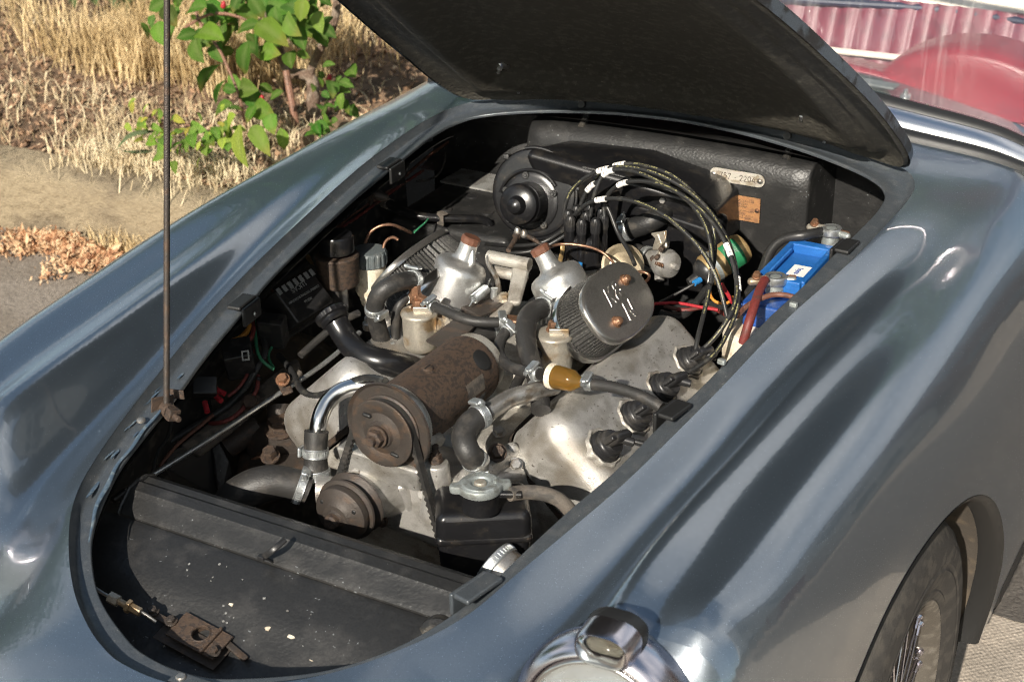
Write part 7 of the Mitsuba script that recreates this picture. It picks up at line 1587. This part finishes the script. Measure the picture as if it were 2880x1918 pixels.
# ------------------------------------------------------------------ shrubs and trees beyond, house and hedge (mostly outside the frame, seen in the paint)
scene['leaf_dark'] = leaf_bsdf((.035, .075, .022), .5); scene['leaf_tree'] = leaf_bsdf((.06, .13, .03), .6)
def foliage(c, rad, n, size, seed, squash=.8, gaps=.35):
    r = np.random.default_rng(seed); nc = max(6, n // 120); d = r.normal(0, 1, (nc, 3)); d /= np.linalg.norm(d, axis=1, keepdims=True); cc_ = d * (r.random((nc, 1)) ** .4) * V((rad, rad, rad * squash)) * .85
    idx = r.integers(0, nc, n); pos = cc_[idx] + r.normal(0, rad * .15, (n, 3)) + V(c)
    a = r.normal(0, 1, (n, 3)); a /= np.linalg.norm(a, axis=1, keepdims=True); b = np.cross(a, r.normal(0, 1, (n, 3))); b /= np.linalg.norm(b, axis=1, keepdims=True); l = size * r.uniform(.6, 1.3, (n, 1)); w = l * .5
    pts = np.stack([pos - a * l / 2, pos + b * w / 2, pos + a * l / 2, pos - b * w / 2], 1).reshape(-1, 3); q = np.arange(n)[:, None] * 4
    return trimesh.Trimesh(pts, np.concatenate([q + [0, 1, 2], q + [0, 2, 3]], 0), process=False), cc_ + V(c)
def tree(name, lab, c, base, rad, n, size, seed, m_='leaf_tree', group=None, sq=.8, tr=.12):
    k = thing(name, lab, 'tree' if 'tree' in name else 'shrub', group); fm, cl = foliage(c, rad, n, size, seed, sq); part(k, 'crown', fm, m_, smooth=False)
    bs = V(base); top_ = V(c); part(k, 'trunk', tube([bs, bs * .6 + top_ * .4 + V((.04, .03, 0)), top_], [tr, tr * .7, tr * .35], 14, 10), 'bark')
    for q in cl[::max(1, len(cl) // 7)][:7]: part(k, 'limb', tube([bs * .45 + top_ * .55, (bs * .3 + top_ * .3 + q * .4) + V((0, 0, .05)), q], [tr * .4, tr * .25, tr * .1], 8, 7), 'bark')
tree('shrub', 'dark evergreen shrub at the top left behind the dry grass', (-4.05, 2.95, .62), (-4.05, 2.95, .22), .55, 4200, .050, 41, 'leaf_dark', sq=.75, tr=.05)
tree('shrub', 'dark shrub beyond the dry grass, right of the evergreen', (-3.35, 3.15, .72), (-3.35, 3.15, .22), .50, 3600, .050, 42, 'leaf_dark', sq=.8, tr=.05)
tree('broadleaf_tree', 'broadleaf tree beyond the verge left of the car', (-5.5, 7.5, 4.2), (-5.5, 7.5, .3), 2.6, 7000, .22, 43, group='trees around the parked car')
tree('broadleaf_tree', 'broadleaf tree beyond the verge behind the car', (-1.6, 8.8, 4.6), (-1.6, 8.8, .3), 2.7, 7000, .22, 44, group='trees around the parked car')
tree('broadleaf_tree', 'broadleaf tree far left of the car', (-8.5, .5, 4.0), (-8.5, .5, 0), 2.6, 7000, .22, 45, group='trees around the parked car')
tree('broadleaf_tree', 'broadleaf tree across the road to the left', (-8.0, -8.5, 4.4), (-8, -8.5, 0), 2.9, 7000, .24, 46, group='trees around the parked car')
tree('broadleaf_tree', 'broadleaf tree across the road to the right', (9.0, -9.0, 4.6), (9, -9, 0), 2.9, 7000, .24, 47, group='trees around the parked car')
# a rendered terraced house to the right of the car
mat('render_wall', P_(speckle((.54, .50, .44), (.48, .44, .39), 3), .9)); mat('brick_wall', P_(speckle((.30, .17, .11), (.24, .13, .09), 20), .9)); mat('roof_tile', P_(speckle((.12, .07, .055), (.16, .09, .07), 9), .8)); mat('white_frame', P_((.75, .74, .70), .5)); mat('dark_pane', P_((.02, .025, .03), .08)); mat('door_red', P_((.22, .03, .03), .4))
def house(x, y, w, dpt, h, m_, lab, face):
    k = thing('house', lab, 'house', 'houses along the road'); part(k, 'wall', rbox((x, y, h / 2), (dpt, w, h), .02), m_)
    part(k, 'roof', prism([(-dpt / 2 - .3, 0), (dpt / 2 + .3, 0), (0, 1.9)], w + .3, (x, y + w / 2 + .15, h), (0, -1, 0), (0, 0, 1)), 'roof_tile')
    fx_ = x + face * (dpt / 2 + .02)
    for zc2 in (1.5, 4.1):
        for yc in (-w * .3, 0.0, w * .3):
            if zc2 < 2 and abs(yc) < .1:
                dk = part(k, 'door', rbox((fx_, y + yc, 1.05), (.06, .95, 2.1), .01), 'door_red'); part(dk, 'handle', disc_cyl(.03, (fx_ + face * .03, y + yc + .35, 1.0), (fx_ + face * .09, y + yc + .35, 1.0)), 'chrome'); continue
            wk = part(k, 'window', rbox((fx_, y + yc, zc2), (.05, 1.1, 1.3), .006), 'white_frame')
            for a in (-.26, .26):
                for b in (-.31, .31): part(wk, 'pane', rbox((fx_ + face * .022, y + yc + a, zc2 + b), (.02, .46, .56), .004), 'dark_pane')
    part(k, 'chimney', rbox((x, y + w * .35, h + 1.7), (.6, .8, 1.6), .02), 'brick_wall')
house(9.0, 3.5, 7.5, 6, 5.3, 'render_wall', 'cream rendered house right of the car', -1)
house(9.0, 11.6, 7.5, 6, 5.3, 'brick_wall', 'brick house next to the cream rendered one', -1)
